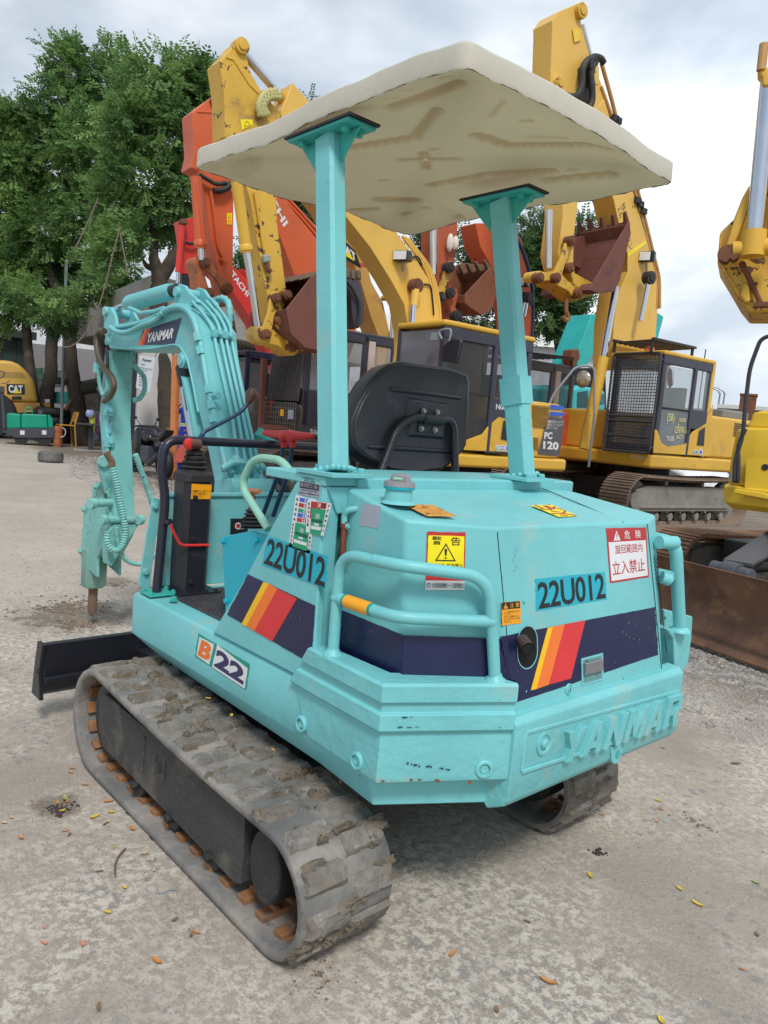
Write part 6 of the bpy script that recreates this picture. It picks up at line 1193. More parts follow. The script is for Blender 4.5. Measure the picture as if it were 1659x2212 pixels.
# lower door skin, yellow
mb=MB();q=[A.p(Y4(*u),y=yc+0.004) for u in ((650,1780),(1030,1800),(1010,1530),(930,1510),(850,1580),(800,1650),(665,1700))];mb.prism(q,(0,-0.02,0));mb.build('door_skin',YEL,cb_,bevel=0.008)
mb=MB();q=exq(A,Y4,(945,1690),(1010,1705),(1005,1525),(965,1545),y=yc+0.008);patch(mb,q,0.006,0);mb.build('side_vent',BLK,cb_)
for k,(x,r,mm) in enumerate(((922,18,SGRN),(961,18,SBLU),(1002,22,SBLU))):
    c=A.p(Y4(x,1762),y=yc+0.009);mb=MB();mb.lathe(c,(0,1,0),[(0,r*0.0017*1.6),(0.002,r*0.0017*1.6)],18,0);mb.lathe(c+Vector((0,0.002,0)),(0,1,0),[(0,r*0.0012*1.5),(0.0015,r*0.0012*1.5)],16,1);mb.lathe(c+Vector((0,0.0035,0)),(0,1,0),[(0,r*0.0007*1.5),(0.0015,r*0.0007*1.5)],16,0);mb.build('round_sticker',[WHITE,mm],cb_)
# mirror on the front pillar
mc=A.p(Y4(530,1000),x=cabx1+0.15);mb=MB();q=[A.p(Y4(*u),x=cabx1+0.15) for u in ((462,1060),(585,1075),(622,905),(615,880),(545,875),(470,935))];mb.prism(q,(-0.06,0,0));mr_=mb.build('mirror',BLK,A.root,bevel=0.02,seg=3)
mb=MB();mb.tube(fillet([A.p(Y4(*u),x=cabx1+0.1) for u in ((470,880),(440,820),(480,800),(545,800),(540,850),(510,960))],0.05),0.014,8);c=A.p(Y4(412,860),x=cabx1+0.1);mb.obox(c,(0.03,0,0),(0,0.05,0),(0,0.01,0.05));mb.build('mirror_arm',mat('grey_coated_tube',(0.25,0.28,0.30,1),0.5),mr_)
# boom, arm, bucket
bm_=A.plate('boom',[(632,178),(700,255),(790,395),(867,517),(897,555),(925,602),(945,665),(951,745),(950,830),(872,830),(884,760),(883,714),(873,657),(843,603),(800,535),(762,487),(680,385),(598,262)],YELL,y=YF,w_=0.36,bevel=0.012)
for k,pts in enumerate([[(875,512),(928,582),(944,650),(949,745)],[(882,516),(933,582),(949,650),(954,745)],[(869,510),(921,580),(939,650),(944,745)]]):A.tube('hydraulic_pipe',pts,0.022,YELL,YF-0.03,rad=0.2)
A.rod('boom_cylinder',(898,625),(894,660),0.055,YELL,y=YF+0.12);A.rod('piston_rod',(894,650),(886,770),0.042,CHROME,y=YF+0.12);A.pin([(901,617)],0.10,0.1,RUST,YF+0.12)
lamp(A,Y3(1240,555),YF+0.08,0.10);A.tube('lamp_cable',[Y3(1250,600),Y3(1290,570),Y3(1350,560),Y3(1380,620)],0.012,BLK,YF+0.02,rad=0)
A.tube('lamp_cable',[Y3(1395,755),Y3(1440,770),Y3(1455,860),Y3(1465,980)],0.012,BLK,YF+0.02,rad=0)
arm_=A.plate('arm',[(474,131),(500,104),(511,89),(520,86),(530,94),(533,112),(534,124),(541,155),(567,200),(610,248),(618,330),(606,380),(597,430),(600,491),(610,559),(618,623),(612,680),(600,706),(588,690),(572,610),(556,520),(540,430),(503,310),(486,296),(484,200)],YELW,y=YF,w_=0.34,bevel=0.012)
A.plate('arm_seam',[Y2(1128,152),Y2(1170,165),Y2(1250,290),Y2(1300,340),Y2(1296,346),Y2(1245,297),Y2(1165,172),Y2(1128,160)],YEL,y=YF+0.012,w_=0.02,bevel=0.004,parent=arm_)
A.pin([Y2(1205,102)],0.09,0.36,YELW,YF+0.01);A.rod('arm_cylinder_rod',Y2(1225,150),Y2(1400,350),0.05,CHROME,y=YF-0.1);A.rod('arm_cylinder',Y2(1390,340),Y2(1470,425),0.08,YEL,y=YF-0.1)
for pts in ([Y2(1300,455),Y2(1290,400),Y2(1320,340),Y2(1380,325)],[Y2(1335,450),Y2(1315,400),Y2(1345,360),Y2(1400,360)],[Y2(1322,455),Y2(1305,410),Y2(1330,350),Y2(1390,340)]):Q=spline([A.p(u,y=YF+0.06) for u in pts]);mb=MB();mb.hose(Q,0.042,0.05);mb.build('hose',mat('pale_yellow_hose',(0.45,0.42,0.17,1),0.5),A.root,smooth=60)
q=[A.p(Y2(*u),y=YF+0.003) for u in ((1205,520),(1262,495),(1258,468),(1197,468))];mb=MB();patch(mb,q,0.004,0);ws=mb.build('warning_sticker',[SYEL,BLACK],arm_);mb=MB();tri(mb,sub(q,0.2,0.15,0.8,0.85),1,0,0.006,False,0.25);mb.build('warning_triangle',[SYEL,BLACK],A.root,smooth=0)
A.rod('bucket_cylinder',Q4(715,425),Q4(815,1135),0.068,YEL,y=YF+0.12,prof=1);A.rod('piston_rod',Q4(815,1135),Q4(930,1890),0.045,CHROME,y=YF+0.12)
A.link('idler_link',Q4(1115,1598),Q4(1012,1962),0.075,YELW,YF+0.10,0.05,);A.link('idler_link',Q4(1090,1600),Q4(985,1962),0.07,YELW,YF-0.36,0.05)
A.link('bucket_link',Q4(1012,1965),Q4(1280,2095),0.11,YELW,YF+0.05,0.34);A.pin([Q4(1115,1598),Q4(1012,1965),Q4(1160,1830),Q4(1280,2095),Q4(1228,1568)],0.062,0.5,RUST,YF+0.13)
bk=bucket(A,[(618,668),(676,594),(722,578),(742,610),(742,700),(715,762),(660,752),(628,720)],YF+0.35,0.95,mat('dark_red_bucket',(0.16,0.055,0.04,1),0.65,dirt=((0.30,0.20,0.05,1),0.2,4.0),dirt2=((0.07,0.035,0.03,1),0.45,3.0),bump=0.3),5,mt=mat('worn_tooth',(0.13,0.09,0.06,1),0.7,bump=0.3))
A.plate('bucket_ear',[Q4(1110,1790),Q4(1160,1775),Q4(1205,1810),Q4(1200,1880),Q4(1300,2010),Q4(1431,2060),Q4(1431,2130),Q4(1320,2140),Q4(1240,2150),Q4(1230,2050),Q4(1160,1930),Q4(1115,1880)],YELW,y=YF+0.10,w_=0.05)
A.plate('bucket_ear',[Q4(1110,1790),Q4(1160,1775),Q4(1205,1810),Q4(1200,1880),Q4(1300,2010),Q4(1431,2060),Q4(1431,2130),Q4(1320,2140),Q4(1240,2150),Q4(1230,2050),Q4(1160,1930),Q4(1115,1880)],YELW,y=YF-0.34,w_=0.05)
A.plate('valve_block',[Q4(985,1160),Q4(1060,1150),Q4(1068,1230),Q4(1000,1240)],mat('grey_green_valve',(0.3,0.33,0.25,1),0.6),y=YF+0.09,w_=0.09);A.rod('arm_pipe',Q4(900,520),Q4(995,1110),0.022,YELW,y=YF+0.03);A.tube('hose',[Q4(1020,1240),Q4(1030,1300),Q4(1060,1330)],0.035,RUST,YF+0.05,rad=0)
# ---------------------------------------------------------------- tall yellow excavator with the screened cab, right
B=EX('excavator','tall yellow excavator with mesh screened cab and dark red bucket raised high','excavator',(1408,1007),13.3,84,1.35,1.35)
steel_track(B.root,1.1,0.6,2.0,-2.0,0.93,K=50,yout=1);steel_track(B.root,-1.1,0.6,2.0,-2.0,0.93,K=50,yout=-1)
mb=MB();mb.box(-0.9,0.9,-0.9,0.9,0.4,0.8);mb.cyl((0,0,0.8),(0,0,1.05),0.7,30);mb.build('undercarriage',BLKD,B.root,bevel=0.02)
zd0=1.06;zd1=B.p(Y6(820,845),y=1.35).z;tl=-2.7
mb=MB();mb.box(tl,1.37,-1.35,1.35,zd0,zd1);mb.build('deck',YEL,B.root,bevel=0.06,seg=3)
text_obj([B.p(Y6(*u),x=1.372) for u in ((680,868),(775,885),(778,860),(682,843))],'6004823',mat('chalk_marks',(0.75,0.6,0.3,1),0.8),parent=B.root,name='chalk_number')
yc=1.36;zr=B.p(Y6(950,270),y=yc).z;xb=B.p(Y6(1172,330),y=yc).x;xm=B.p(Y6(1060,400),y=yc).x;xf=1.37;yin=yc-1.05
mb=MB()
for (x,y) in ((xb+0.06,yc-0.05),(xf-0.06,yc-0.05),(xb+0.06,yin+0.05),(xf-0.06,yin+0.05)):mb.box(x-0.06,x+0.06,y-0.045,y+0.045,zd1,zr-0.05)
mb.box(xm-0.05,xm+0.05,yc-0.06,yc+0.006,zd1,zr-0.05);mb.box(xb,xf,yc-0.05,yc+0.003,zr-0.20,zr-0.04);mb.box(xb,xf,yin,yin+0.05,zr-0.2,zr-0.04);mb.box(xf-0.05,xf,yin,yc,zd1,zd1+0.15);zw=B.p(Y6(1060,590),y=yc).z;mb.box(xb,xm,yc-0.05,yc+0.003,zd1+0.5,zw);mb.box(xb,xb+0.04,yin,yc,zd1,zw)
cb_=mb.build('cab',CABG,B.root,bevel=0.02)
mb=MB();mb.box(xb-0.02,xf+0.02,yin-0.01,yc+0.012,zr-0.05,zr+0.03);mb.box(xb-0.03,xb+0.07,yc-0.05,yc+0.012,zd1,zr);mb.build('cab_roof',YEL,cb_,bevel=0.04,seg=3)
zw2=B.p(Y6(960,585),y=yc).z
mb=MB();mb.box(xm+0.06,xf-0.12,yc-0.03,yc-0.022,zw2,zr-0.22);mb.box(xb+0.12,xm-0.06,yc-0.03,yc-0.022,zw,zr-0.2);mb.box(xm+0.06,xf-0.12,yc-0.03,yc-0.022,zd1+0.12,zw2-0.03);mb.build('side_window',GLASS,cb_)
mb=MB();mb.box(xf-0.03,xf-0.022,yin+0.08,yc-0.09,zd1+0.15,zr-0.1);mb.build('windscreen',GLASS,cb_)
mb=MB();mb.box(xm+0.06,xf-0.12,yc-0.028,yc-0.005,zw2-0.03,zw2);mb.box(xb+0.5,xb+1.0,yc-0.75,yc-0.25,zd1,zd1+0.5);mb.box(xb+0.4,xb+0.55,yc-0.75,yc-0.25,zd1+0.4,zd1+1.25);mb.build('cab_interior',DARK,cb_,bevel=0.03)
mb=MB();q=[B.p(Y6(*u),y=yc+0.004) for u in ((815,840),(1135,860),(1160,560),(1130,660),(1040,720),(1000,790),(900,805),(860,780),(840,710),(825,705))];mb.prism(q,(0,-0.02,0));mb.build('door_skin',YEL,cb_,bevel=0.008)
q=[B.p(Y6(*u),y=yc+0.010) for u in ((1065,795),(1105,798),(1112,690),(1078,712))];mb=MB();patch(mb,q,0.004,0);mb.build('side_vent',BLK,cb_)
CH=mat('yellow_chalk',(0.75,0.68,0.32,1),0.8)
for t_,qq in (('(58)',((890,670),(935,672),(935,612),(895,610))),('19500\nk',((955,690),(1000,692),(1000,640),(960,638))),('CE767F01-5',((935,725),(1005,728),(1005,690),(938,688))),('ACT',((945,760),(985,760),(985,735),(948,735))),('TK-500',((888,770),(932,772),(932,745),(890,743)))):text_obj([B.p(Y6(*u),y=yc-0.015) for u in qq],t_,CH if 'TK' not in t_ else WHITE,parent=B.root,name='chalk_writing',off=0.005)
for k,(x,r,mm) in enumerate(((1047,9,SGRN),(1063,9,SBLU),(1087,14,SBLU))):
    c=B.p(Y6(x,835),y=yc+0.009);mb=MB();mb.lathe(c,(0,1,0),[(0,r*0.0045),(0.002,r*0.0045)],18,0);mb.lathe(c+Vector((0,0.002,0)),(0,1,0),[(0,r*0.003),(0.0015,r*0.003)],16,1);mb.build('round_sticker',[WHITE,mm],cb_)
# mesh screen in front of the cab
xs_=xf+0.07;mb=MB();y0,y1=yin+0.02,yc-0.03;z0,z1=zd1+0.0,zr-0.02
for k in range(19):y=y0+(y1-y0)*k/18;mb.cyl((xs_,y,z0),(xs_,y,z1),0.0065,5)
for k in range(34):z=z0+(z1-z0)*k/33;mb.cyl((xs_,y0,z),(xs_,y1,z),0.0065,5)
mb.tube(fillet([(xs_,y0,z0),(xs_,y0,z1),(xs_,y1,z1),(xs_,y1,z0),(xs_,y0,z0)],0.08),0.022,8)
for z in (z0+0.55,z0+0.64,z0+0.28):mb.cyl((xs_,y0,z),(xs_,y1,z),0.018,8)
for z in (z0+0.1,z1-0.12):mb.cyl((xs_,y1,z),(xf,y1,z),0.02,8)
mb.build('mesh_screen',mat('painted_screen_wire',(0.05,0.052,0.06,1),0.5),B.root)
# roof rack of bars
zk=zr+0.20;mb=MB();x0,x1=xb+0.45,xf+0.10
for x in np.linspace(x0,x1,9):mb.bar((x,yin+0.02,zk-0.02),(x,yc-0.2,zk+0.0),0.05,0.02,side=(1,0,0))
for y in (yin+0.02,yc-0.2):mb.box(x0-0.05,x1+0.02,y-0.03,y+0.03,zk,zk+0.04)
for x in (x0,x1):mb.box(x-0.02,x+0.02,yin+0.02,yin+0.06,zr,zk);mb.box(x-0.02,x+0.02,yc-0.24,yc-0.2,zr,zk)
mb.build('roof_guard',mat('dark_rack_steel',(0.035,0.03,0.03,1),0.6),B.root)
mb=MB();mb.lathe((xf-0.45,yin+0.4,zr+0.03),(0,0,1),[(0,0.09),(0.1,0.09),(0.14,0.05)],16);mb.build('beacon',mat('orange_beacon',(0.8,0.15,0.03,1),0.3),B.root)
q=[B.p(Y6(*u),x=xs_+0.02) for u in ((905,465),(925,440),(925,360),(908,340),(895,380),(895,450))];mb=MB();mb.prism(q,(-0.04,0,0));mb.build('mirror',STEEL,B.root,bevel=0.01)
mb=MB();zh=B.p(Y6(1300,645),y=1.3).z;mb.loft([[(x,y,z) for x,y in ((xb-0.03,1.33),(tl+0.3,1.33),(tl,0.9),(tl,-0.9),(tl+0.3,-1.33),(xb-0.03,-1.33))] for z in (zd1+0.005,zh)]);hs=mb.build('engine_house',YEL,B.root,bevel=0.05,seg=3)
mb=MB()
for k in range(6):z=zh-0.10-k*0.045;mb.box(tl+0.7,tl+1.5,1.335,1.35,z,z+0.015)
mb.build('louvre',BLK,hs);mb=MB();mb.box(tl+0.2,tl+1.2,-0.3,0.9,zh+0.005,zh+0.2);mb.build('intake_grille',mat('grey_grille',(0.2,0.2,0.2,1),0.6),hs,bevel=0.05)
mb=MB();mb.cyl((xb-0.2,1.0,zh),(xb-0.2,1.0,zh+1.25),0.012,6);mb.build('aerial',BLK,B.root)
mb=MB();mb.box(-0.3,1.2,-1.33,0.2,zd1+0.005,zd1+0.75);mb.build('tank_box',YEL,B.root,bevel=0.05)
YF=0.24
bm_=B.plate('boom',[Y5(520,740),Y5(600,640),Y5(640,780),Y5(790,1260),Y5(900,1640),Y5(935,1760),Y5(948,1880),Y5(945,2010),Y5(930,2200),Y5(900,2400),Y5(650,2400),Y5(660,2100),Y5(690,1900),Y5(752,1760),Y5(748,1640),Y5(700,1480),Y5(660,1300),Y5(560,1000)],YELL,y=YF,w_=0.46,bevel=0.015)
B.plate('arm',[Y5(300,75),Y5(425,22),Y5(455,45),Y5(445,130),Y5(475,260),Y5(510,380),Y5(580,540),Y5(600,640),Y5(530,760),Y5(430,1300),Y5(400,1560),Y5(400,1700),Y5(330,1780),Y5(300,1640),Y5(330,1400),Y5(330,700),Y5(250,560),Y5(252,460),Y5(262,200),Y5(262,130)],YELL,y=YF-0.02,w_=0.42,bevel=0.015)
B.pin([Y5(452,70)],0.12,0.42,YELW,YF+0.03);B.rod('piston_rod',Y5(450,160),Y5(510,385),0.05,CHROME,y=YF-0.1)
for pts in ([(580,410),(640,620),(700,860),(820,1250),(880,1500),(930,1700),(955,1800),(955,2000)],[(575,560),(640,740),(690,870),(800,1260),(860,1500),(915,1720),(940,1820),(930,2000)]):B.tube('hydraulic_pipe',pts,0.035,mat('tan_pipe',(0.50,0.28,0.10,1),0.5),YF-0.02,f=Y5,rad=0.3)
for pts in ([(310,600),(370,625),(420,620),(450,560),(460,440),(500,385),(540,400),(515,480),(520,640),(490,720)],[(525,480),(510,420),(530,370),(575,380),(595,410)]):Q=spline([B.p(Y5(*u),y=YF+0.10) for u in pts]);mb=MB();mb.tube(Q,0.055,8);mb.build('hose',BLKD,B.root,smooth=60)
B.plate('grease_stain',[Y5(430,440),Y5(500,430),Y5(515,520),Y5(505,690),Y5(480,650),Y5(430,680),Y5(440,560)],mat('black_grease',(0.03,0.025,0.02,1),0.5),y=YF+0.004,w_=0.01,bevel=0)
B.pin([Y5(305,540)],0.10,0.3,YELW,YF+0.02);B.plate('valve_block',[Y5(540,420),Y5(565,425),Y5(570,545),Y5(545,555),Y5(530,480)],YELL,y=YF+0.15,w_=0.12)
for u in ((660,770),(680,785),(805,1300),(825,1325),(845,1370)):c=B.p(Y5(*u),y=YF);mb=MB();mb.obox(c,(0.07,0,0),(0,0.06,0),(0,0,0.05));mb.build('pipe_clamp',BLKD,B.root)
text_obj([B.p(Y5(*u),y=YF+0.004) for u in ((728,1545),(690,1335),(718,1322),(760,1500))][:0] or [B.p(Y5(*u),y=YF+0.004) for u in ((685,1350),(730,1630),(785,1610),(730,1305))],'移動エンジン\n2.9t',BLACK,parent=B.root,name='chalk_writing',off=-0.01)
B.plate('weld_mark',[Y5(750,1640),Y5(865,1560),Y5(868,1578),Y5(752,1668)],SYEL,y=YF+0.004,w_=0.008,bevel=0);B.plate('paint_patch',[Y5(395,190),Y5(440,180),Y5(445,260),Y5(405,275)],mat('bright_yellow_patch',(0.78,0.52,0.04,1),0.4),y=YF+0.004,w_=0.008,bevel=0)
B.rod('piston_rod',Y5(885,1810),Y5(830,2080),0.05,CHROME,y=YF+0.2);B.pin([Y5(900,1800)],0.12,0.15,BLKD,YF+0.25);lamp(B,Y5(878,1665),YF+0.1,0.13)
B.rod('boom_cylinder',(1303,772),(1262,970),0.105,YEL,y=YF+0.2);B.rod('piston_rod',(1330,620),(1303,775),0.06,CHROME,y=YF+0.2)
B.rod('piston_rod',Y5(240,1360),Y5(235,1740),0.06,CHROME,y=YF+0.05)
bk=bucket(B,[Y5(520,1840),Y5(760,1430),Y5(772,1510),Y5(740,1640),Y5(700,1820),Y5(660,1890),Y5(560,1900),Y5(500,1880)],YF+0.35,1.15,mat('dark_red_bucket',(0.16,0.055,0.04,1),0.65),5)
B.plate('bucket_back',[Y5(400,1540),Y5(700,1480),Y5(735,1640),Y5(560,1800),Y5(400,1720)],MATS['dark_red_bucket'],y=YF-0.6,w_=0.05)
B.plate('bucket_ear',[Y5(355,1710),Y5(395,1700),Y5(410,1770),Y5(520,1830),Y5(560,1900),Y5(470,1930),Y5(420,1950),Y5(395,1900),Y5(400,1820)],YELW,y=YF+0.10,w_=0.40)
B.link('idler_link',Y5(385,1560),Y5(290,1800),0.10,YELW,YF+0.12,0.06);B.link('bucket_link',Y5(290,1800),Y5(430,1900),0.12,YELW,YF+0.1,0.4);B.pin([Y5(385,1560),Y5(290,1800),Y5(378,1735),Y5(430,1900),Y5(180,1800)],0.085,0.45,RUST,YF+0.16)
B.link('rod_end',Y5(180,1790),Y5(290,1800),0.09,YELW,YF+0.08,0.3);B.tube('lifting_hook',[Y5(355,1930),Y5(350,2010),Y5(365,2060),Y5(345,2075),Y5(335,2050)],0.04,RUSTO,YF,rad=0)
# ---------------------------------------------------------------- orange excavator left of the yellow arm
Cx=EX('excavator','orange excavator whose folded arm stands left of the yellow arm','excavator',(700,1000),12.4,86,0.9,0.0)
YF=0.18
Cx.plate('boom',[(478,232),(540,300),(600,410),(660,490),(720,560),(757,620),(768,665),(770,730),(752,780),(700,780),(735,700),(720,660),(683,655),(655,650),(632,585),(600,500),(560,430),(500,330),(470,280)],ORG,y=YF,w_=0.42,bevel=0.012)
for k in range(3):Cx.tube('hydraulic_pipe',[(598+k*7,425-k*3),(640+k*7,470-k*3),(672+k*7,508-k*4),(700+k*7,545-k*4)],0.028,ORG,YF-0.05,rad=0)
text_obj([Cx.p(Q4(*u),y=YF+0.004) for u in ((800,170),(1190,880),(1240,830),(850,120))],'HITACHI',WHITE,parent=Cx.root,off=0.03,name='boom_lettering')
Cx.plate('arm',[(414,243),(440,222),(456,211),(468,212),(476,222),(480,245),(487,298),(497,360),(505,425),(504,520),(502,660),(488,660),(478,615),(466,565),(452,500),(443,420),(430,370),(412,362),(419,330),(417,290)],ORG,y=YF,w_=0.34,bevel=0.012)
Cx.pin([Y2(1075,383)],0.085,0.36,RUST,YF+0.01);Cx.plate('arm_seam',[Y2(985,425),Y2(1085,430),Y2(1110,480),Y2(1105,484),Y2(1080,436),Y2(985,432)],ORG,y=YF+0.012,w_=0.02,bevel=0.003)
Cx.rod('bucket_cylinder',Q4(300,370),Q4(350,1090),0.075,ORG,y=YF+0.10,prof=1);Cx.rod('piston_rod',Q4(350,1090),Q4(360,1215),0.045,CHROME,y=YF+0.1);Cx.rod('cylinder_pipe',Q4(310,420),Q4(385,1040),0.02,ORG,y=YF+0.19)
Cx.tube('hose',[Q4(340,345),Q4(430,400),Q4(520,440),Q4(610,425)],0.03,BLKD,YF+0.08,rad=0);Cx.tube('hose',[Q4(480,505),Q4(560,505),Q4(620,475),Q4(660,430)],0.04,BLKD,YF+0.08,rad=0)
Cx.tube('arm_pipe',[Q4(450,510),Q4(480,700),Q4(515,980),Q4(530,1100),Q4(590,1200)],0.024,ORG,YF+0.03,rad=0.2);Cx.plate('valve_block',[Q4(555,1190),Q4(600,1180),Q4(630,1230),Q4(600,1260)],ORG,y=YF+0.1,w_=0.1)
Cx.link('tipping_link',Q4(400,1240),Q4(625,1500),0.075,mat('rusty_orange_link',(0.42,0.13,0.05,1),0.6,dirt=((0.12,0.06,0.04,1),0.5,4.0)),YF+0.08,0.06);Cx.link('bucket_link',Q4(340,1240),Q4(380,1530),0.09,MATS['rusty_orange_link'],YF+0.05,0.3);Cx.pin([Q4(400,1240),Q4(625,1500),Q4(435,1545)],0.07,0.45,RUST,YF+0.12)
bucket(Cx,[(440,640),(505,700),(508,740),(470,760),(440,720),(436,680)],YF+0.25,0.8,MATS['dark_red_bucket'],4)
q=[Cx.p(Q4(*u),y=YF+0.003) for u in ((613,850),(665,850),(665,735),(613,735))];mb=MB();patch(mb,q,0.005,0);patch(mb,sub(q,0.1,0.1,0.9,0.45),0.007,1);mb.build('warning_sticker',[SYEL,SORG],Cx.root);mb=MB();tri(mb,sub(q,0.2,0.58,0.8,0.92),1,0,0.008,False,0.3);mb.build('warning_triangle',[SYEL,BLACK],Cx.root,smooth=0)
steel_track(Cx.root,0.9,0.5,1.5,-1.8,0.85);steel_track(Cx.root,-1.2,0.5,1.5,-1.8,0.85,yout=-1);mb=MB();mb.box(-2.2,0.6,-1.4,1.15,1.0,1.9);mb.build('engine_house',ORG,Cx.root,bevel=0.08)
# ---------------------------------------------------------------- red excavator with navy cab frame
R_=EX('excavator','red excavator with navy cab and red boom, behind the mini excavator boom','excavator',(600,985),14.0,84,1.2,1.2)
YF=0.2
R_.plate('boom',[(400,478),(440,500),(504,575),(540,612),(566,655),(600,715),(640,770),(640,790),(590,790),(568,745),(548,700),(505,635),(460,590),(410,540)],REDP,y=YF,w_=0.4,bevel=0.012)
text_obj([R_.p(Q4(*u),y=YF+0.004) for u in ((590,1290),(815,1590),(850,1545),(625,1245))],'HITACHI',WHITE,parent=R_.root,off=0.03,name='boom_lettering')
for k in range(3):R_.tube('hydraulic_pipe',[(512+k*5,585-k*2),(545+k*5,620-k*2),(575+k*5,668-k*2)],0.022,REDP,YF-0.03,rad=0)
R_.plate('arm',[(388,476),(424,468),(432,500),(440,560),(432,592),(393,592),(396,530)],REDP,y=YF+0.02,w_=0.3,bevel=0.012);R_.plate('black_arm_end',[(393,593),(430,593),(432,620),(425,680),(396,680)],BLK,y=YF+0.02,w_=0.3)
R_.rod('bucket_cylinder',(393,488),(385,588),0.055,REDP,y=YF+0.15);R_.rod('piston_rod',(385,588),(383,640),0.035,CHROME,y=YF+0.15);R_.tube('hose',[Q4(190,1030),Q4(240,1045),Q4(300,1035),Q4(330,1000)],0.025,BLKD,YF+0.1,rad=0);R_.pin([Q4(180,825)],0.06,0.3,RUST,YF+0.15)
yc=1.2;mb=MB();A0=R_.p((520,800),y=yc);zr=R_.p((600,768),y=yc).z;x1=R_.p((524,900),y=yc).x;xm=R_.p((591,900),y=yc).x;x0=R_.p((646,860),y=yc).x;z0=1.12
for x in (x1-0.05,xm+0.22,x0+0.05):mb.box(x-0.05,x+0.05,yc-0.05,yc,z0,zr)
mb.box(x0,x1,yc-0.05,yc,zr-0.12,zr);mb.box(x0,x1,yc-1.0,yc-0.95,zr-0.12,zr);mb.box(x0,x1,yc-1.0,yc,zr-0.02,zr+0.03);mb.box(xm+0.2,x1,yc-0.05,yc,z0,z0+0.55);mb.box(x0,xm,yc-0.05,yc,z0,z0+0.2);mb.box(x1-0.05,x1,yc-1.0,yc-0.95,z0,zr);mb.box(x0,x0+0.05,yc-1.0,yc-0.95,z0,zr)
NAVC=mat('navy_cab_paint',(0.018,0.018,0.05,1),0.35,dirt=((0.10,0.10,0.16,1),0.25,3.0),bump=0.1)
rc_=mb.build('cab',NAVC,R_.root,bevel=0.03);mb=MB();mb.box(xm-0.12,xm+0.10,yc-0.08,yc+0.01,z0,zr-0.06);mb.build('door_pillar',REDP,rc_,bevel=0.015)
mb=MB();mb.box(xm+0.27,x1-0.1,yc-0.03,yc-0.02,z0+0.57,zr-0.13);mb.box(x0+0.1,xm-0.12,yc-0.03,yc-0.02,z0+0.2,zr-0.13);mb.build('side_window',GLASSD,rc_)
mb=MB();mb.box(x1-0.03,x1-0.02,yc-0.95,yc-0.05,z0,zr-0.1);mb.build('windscreen',GLASSD,rc_);mb=MB();mb.box(x0+0.4,x0+0.9,yc-0.75,yc-0.3,z0,z0+0.5);mb.box(x0+0.3,x0+0.45,yc-0.75,yc-0.3,z0,z0+1.1);mb.build('cab_interior',DARK,rc_)
mb=MB();mb.box(-2.2,x1,-1.2,1.2,0.92,1.11);mb.build('deck',REDP,R_.root,bevel=0.04);mb=MB();mb.box(-2.2,x0-0.03,-1.2,1.18,1.12,1.9);mb.build('engine_house',REDP,R_.root,bevel=0.05);steel_track(R_.root,0.95,0.5,1.6,-1.8,0.85);steel_track(R_.root,-1.0,0.5,1.6,-1.8,0.85,yout=-1)
# rusty red scaffolding post with foot
mb=MB();a,b=at((570,775),d=12.0),at((566,912),d=12.0);mb.bar(a,(b.x,b.y,0.0),0.07,0.07);mb.bar((b.x,b.y,1.25),(b.x-0.4,b.y-0.35,1.25),0.1,0.1);tag(mb.build('steel_post',mat('dark_red_post',(0.17,0.05,0.035,1),0.7,bump=0.2),None),'dark red rusty steel post in front of the navy excavator cab','post')
# ---------------------------------------------------------------- tan yellow excavator with barred black cab
T_=EX('excavator','tan excavator with dark cab, white pillar and barred front guard behind the post','excavator',(690,985),12.0,84,1.3,1.25)
YF=-0.1
T_.plate('boom',[(640,300),(700,380),(750,470),(785,540),(803,610),(828,655),(842,720),(850,790),(815,790),(818,727),(800,680),(780,610),(748,530),(700,450),(630,360)],YELT,y=YF,w_=0.5,bevel=0.012)
q=[T_.p(Y3(*u),y=YF+0.003) for u in ((835,500),(1000,600),(1000,630),(835,425))]
lq_=[T_.p(Y3(*u),y=YF+0.003) for u in ((760,545),(940,640),(900,520),(760,380))];mb=MB();patch(mb,lq_,0.005,0);T1_=mb.build('boom_decal',[BLACK],T_.root);text_obj(sub(lq_,0.15,0.3,0.9,0.8),'CAT',WHITE,parent=T_.root,off=0.05,name='boom_lettering',lift=0.008)
mb=MB();tri(mb,sub(lq_,0.35,0.2,0.75,0.55),0,None,0.012,False);mb.build('yellow_triangle',[SYEL,SYEL],T_.root,smooth=0)
T_.plate('red_stripe',[Y3(905,600),Y3(1000,608),Y3(1000,632),Y3(920,628)],mat('faded_red_stripe',(0.5,0.08,0.07,1),0.5),y=YF+0.006,w_=0.008,bevel=0)
T_.rod('piston_rod',Y3(1175,960),Y3(1150,1320),0.05,CHROME,y=YF+0.1);T_.pin([Y3(1120,855)],0.05,0.1,YELT,YF+0.1)
yc=1.25;zr=T_.p(Y3(1000,1130),y=yc).z;xa=T_.p(Y3(842,1200),y=yc).x+0.75;xw=T_.p(Y3(1020,1250),y=yc).x;xz=T_.p(Y3(1200,1250),y=yc).x;z0=1.15
mb=MB()
for x in (xa-0.06,xw+0.12,xz+0.05):mb.box(x-0.06,x+0.06,yc-0.06,yc,z0,zr)
mb.box(xz,xa,yc-0.06,yc,zr-0.14,zr);mb.box(xz,xa,yc-1.0,yc,zr-0.02,zr+0.04);mb.box(xz,xa,yc-1.0,yc-0.95,z0,z0+0.8);mb.box(xz,xa,yc-0.05,yc,z0,z0+0.75);mb.box(xa-0.06,xa,yc-1.0,yc-0.94,z0,zr);mb.box(xz,xz+0.06,yc-1.0,yc-0.94,z0,zr)
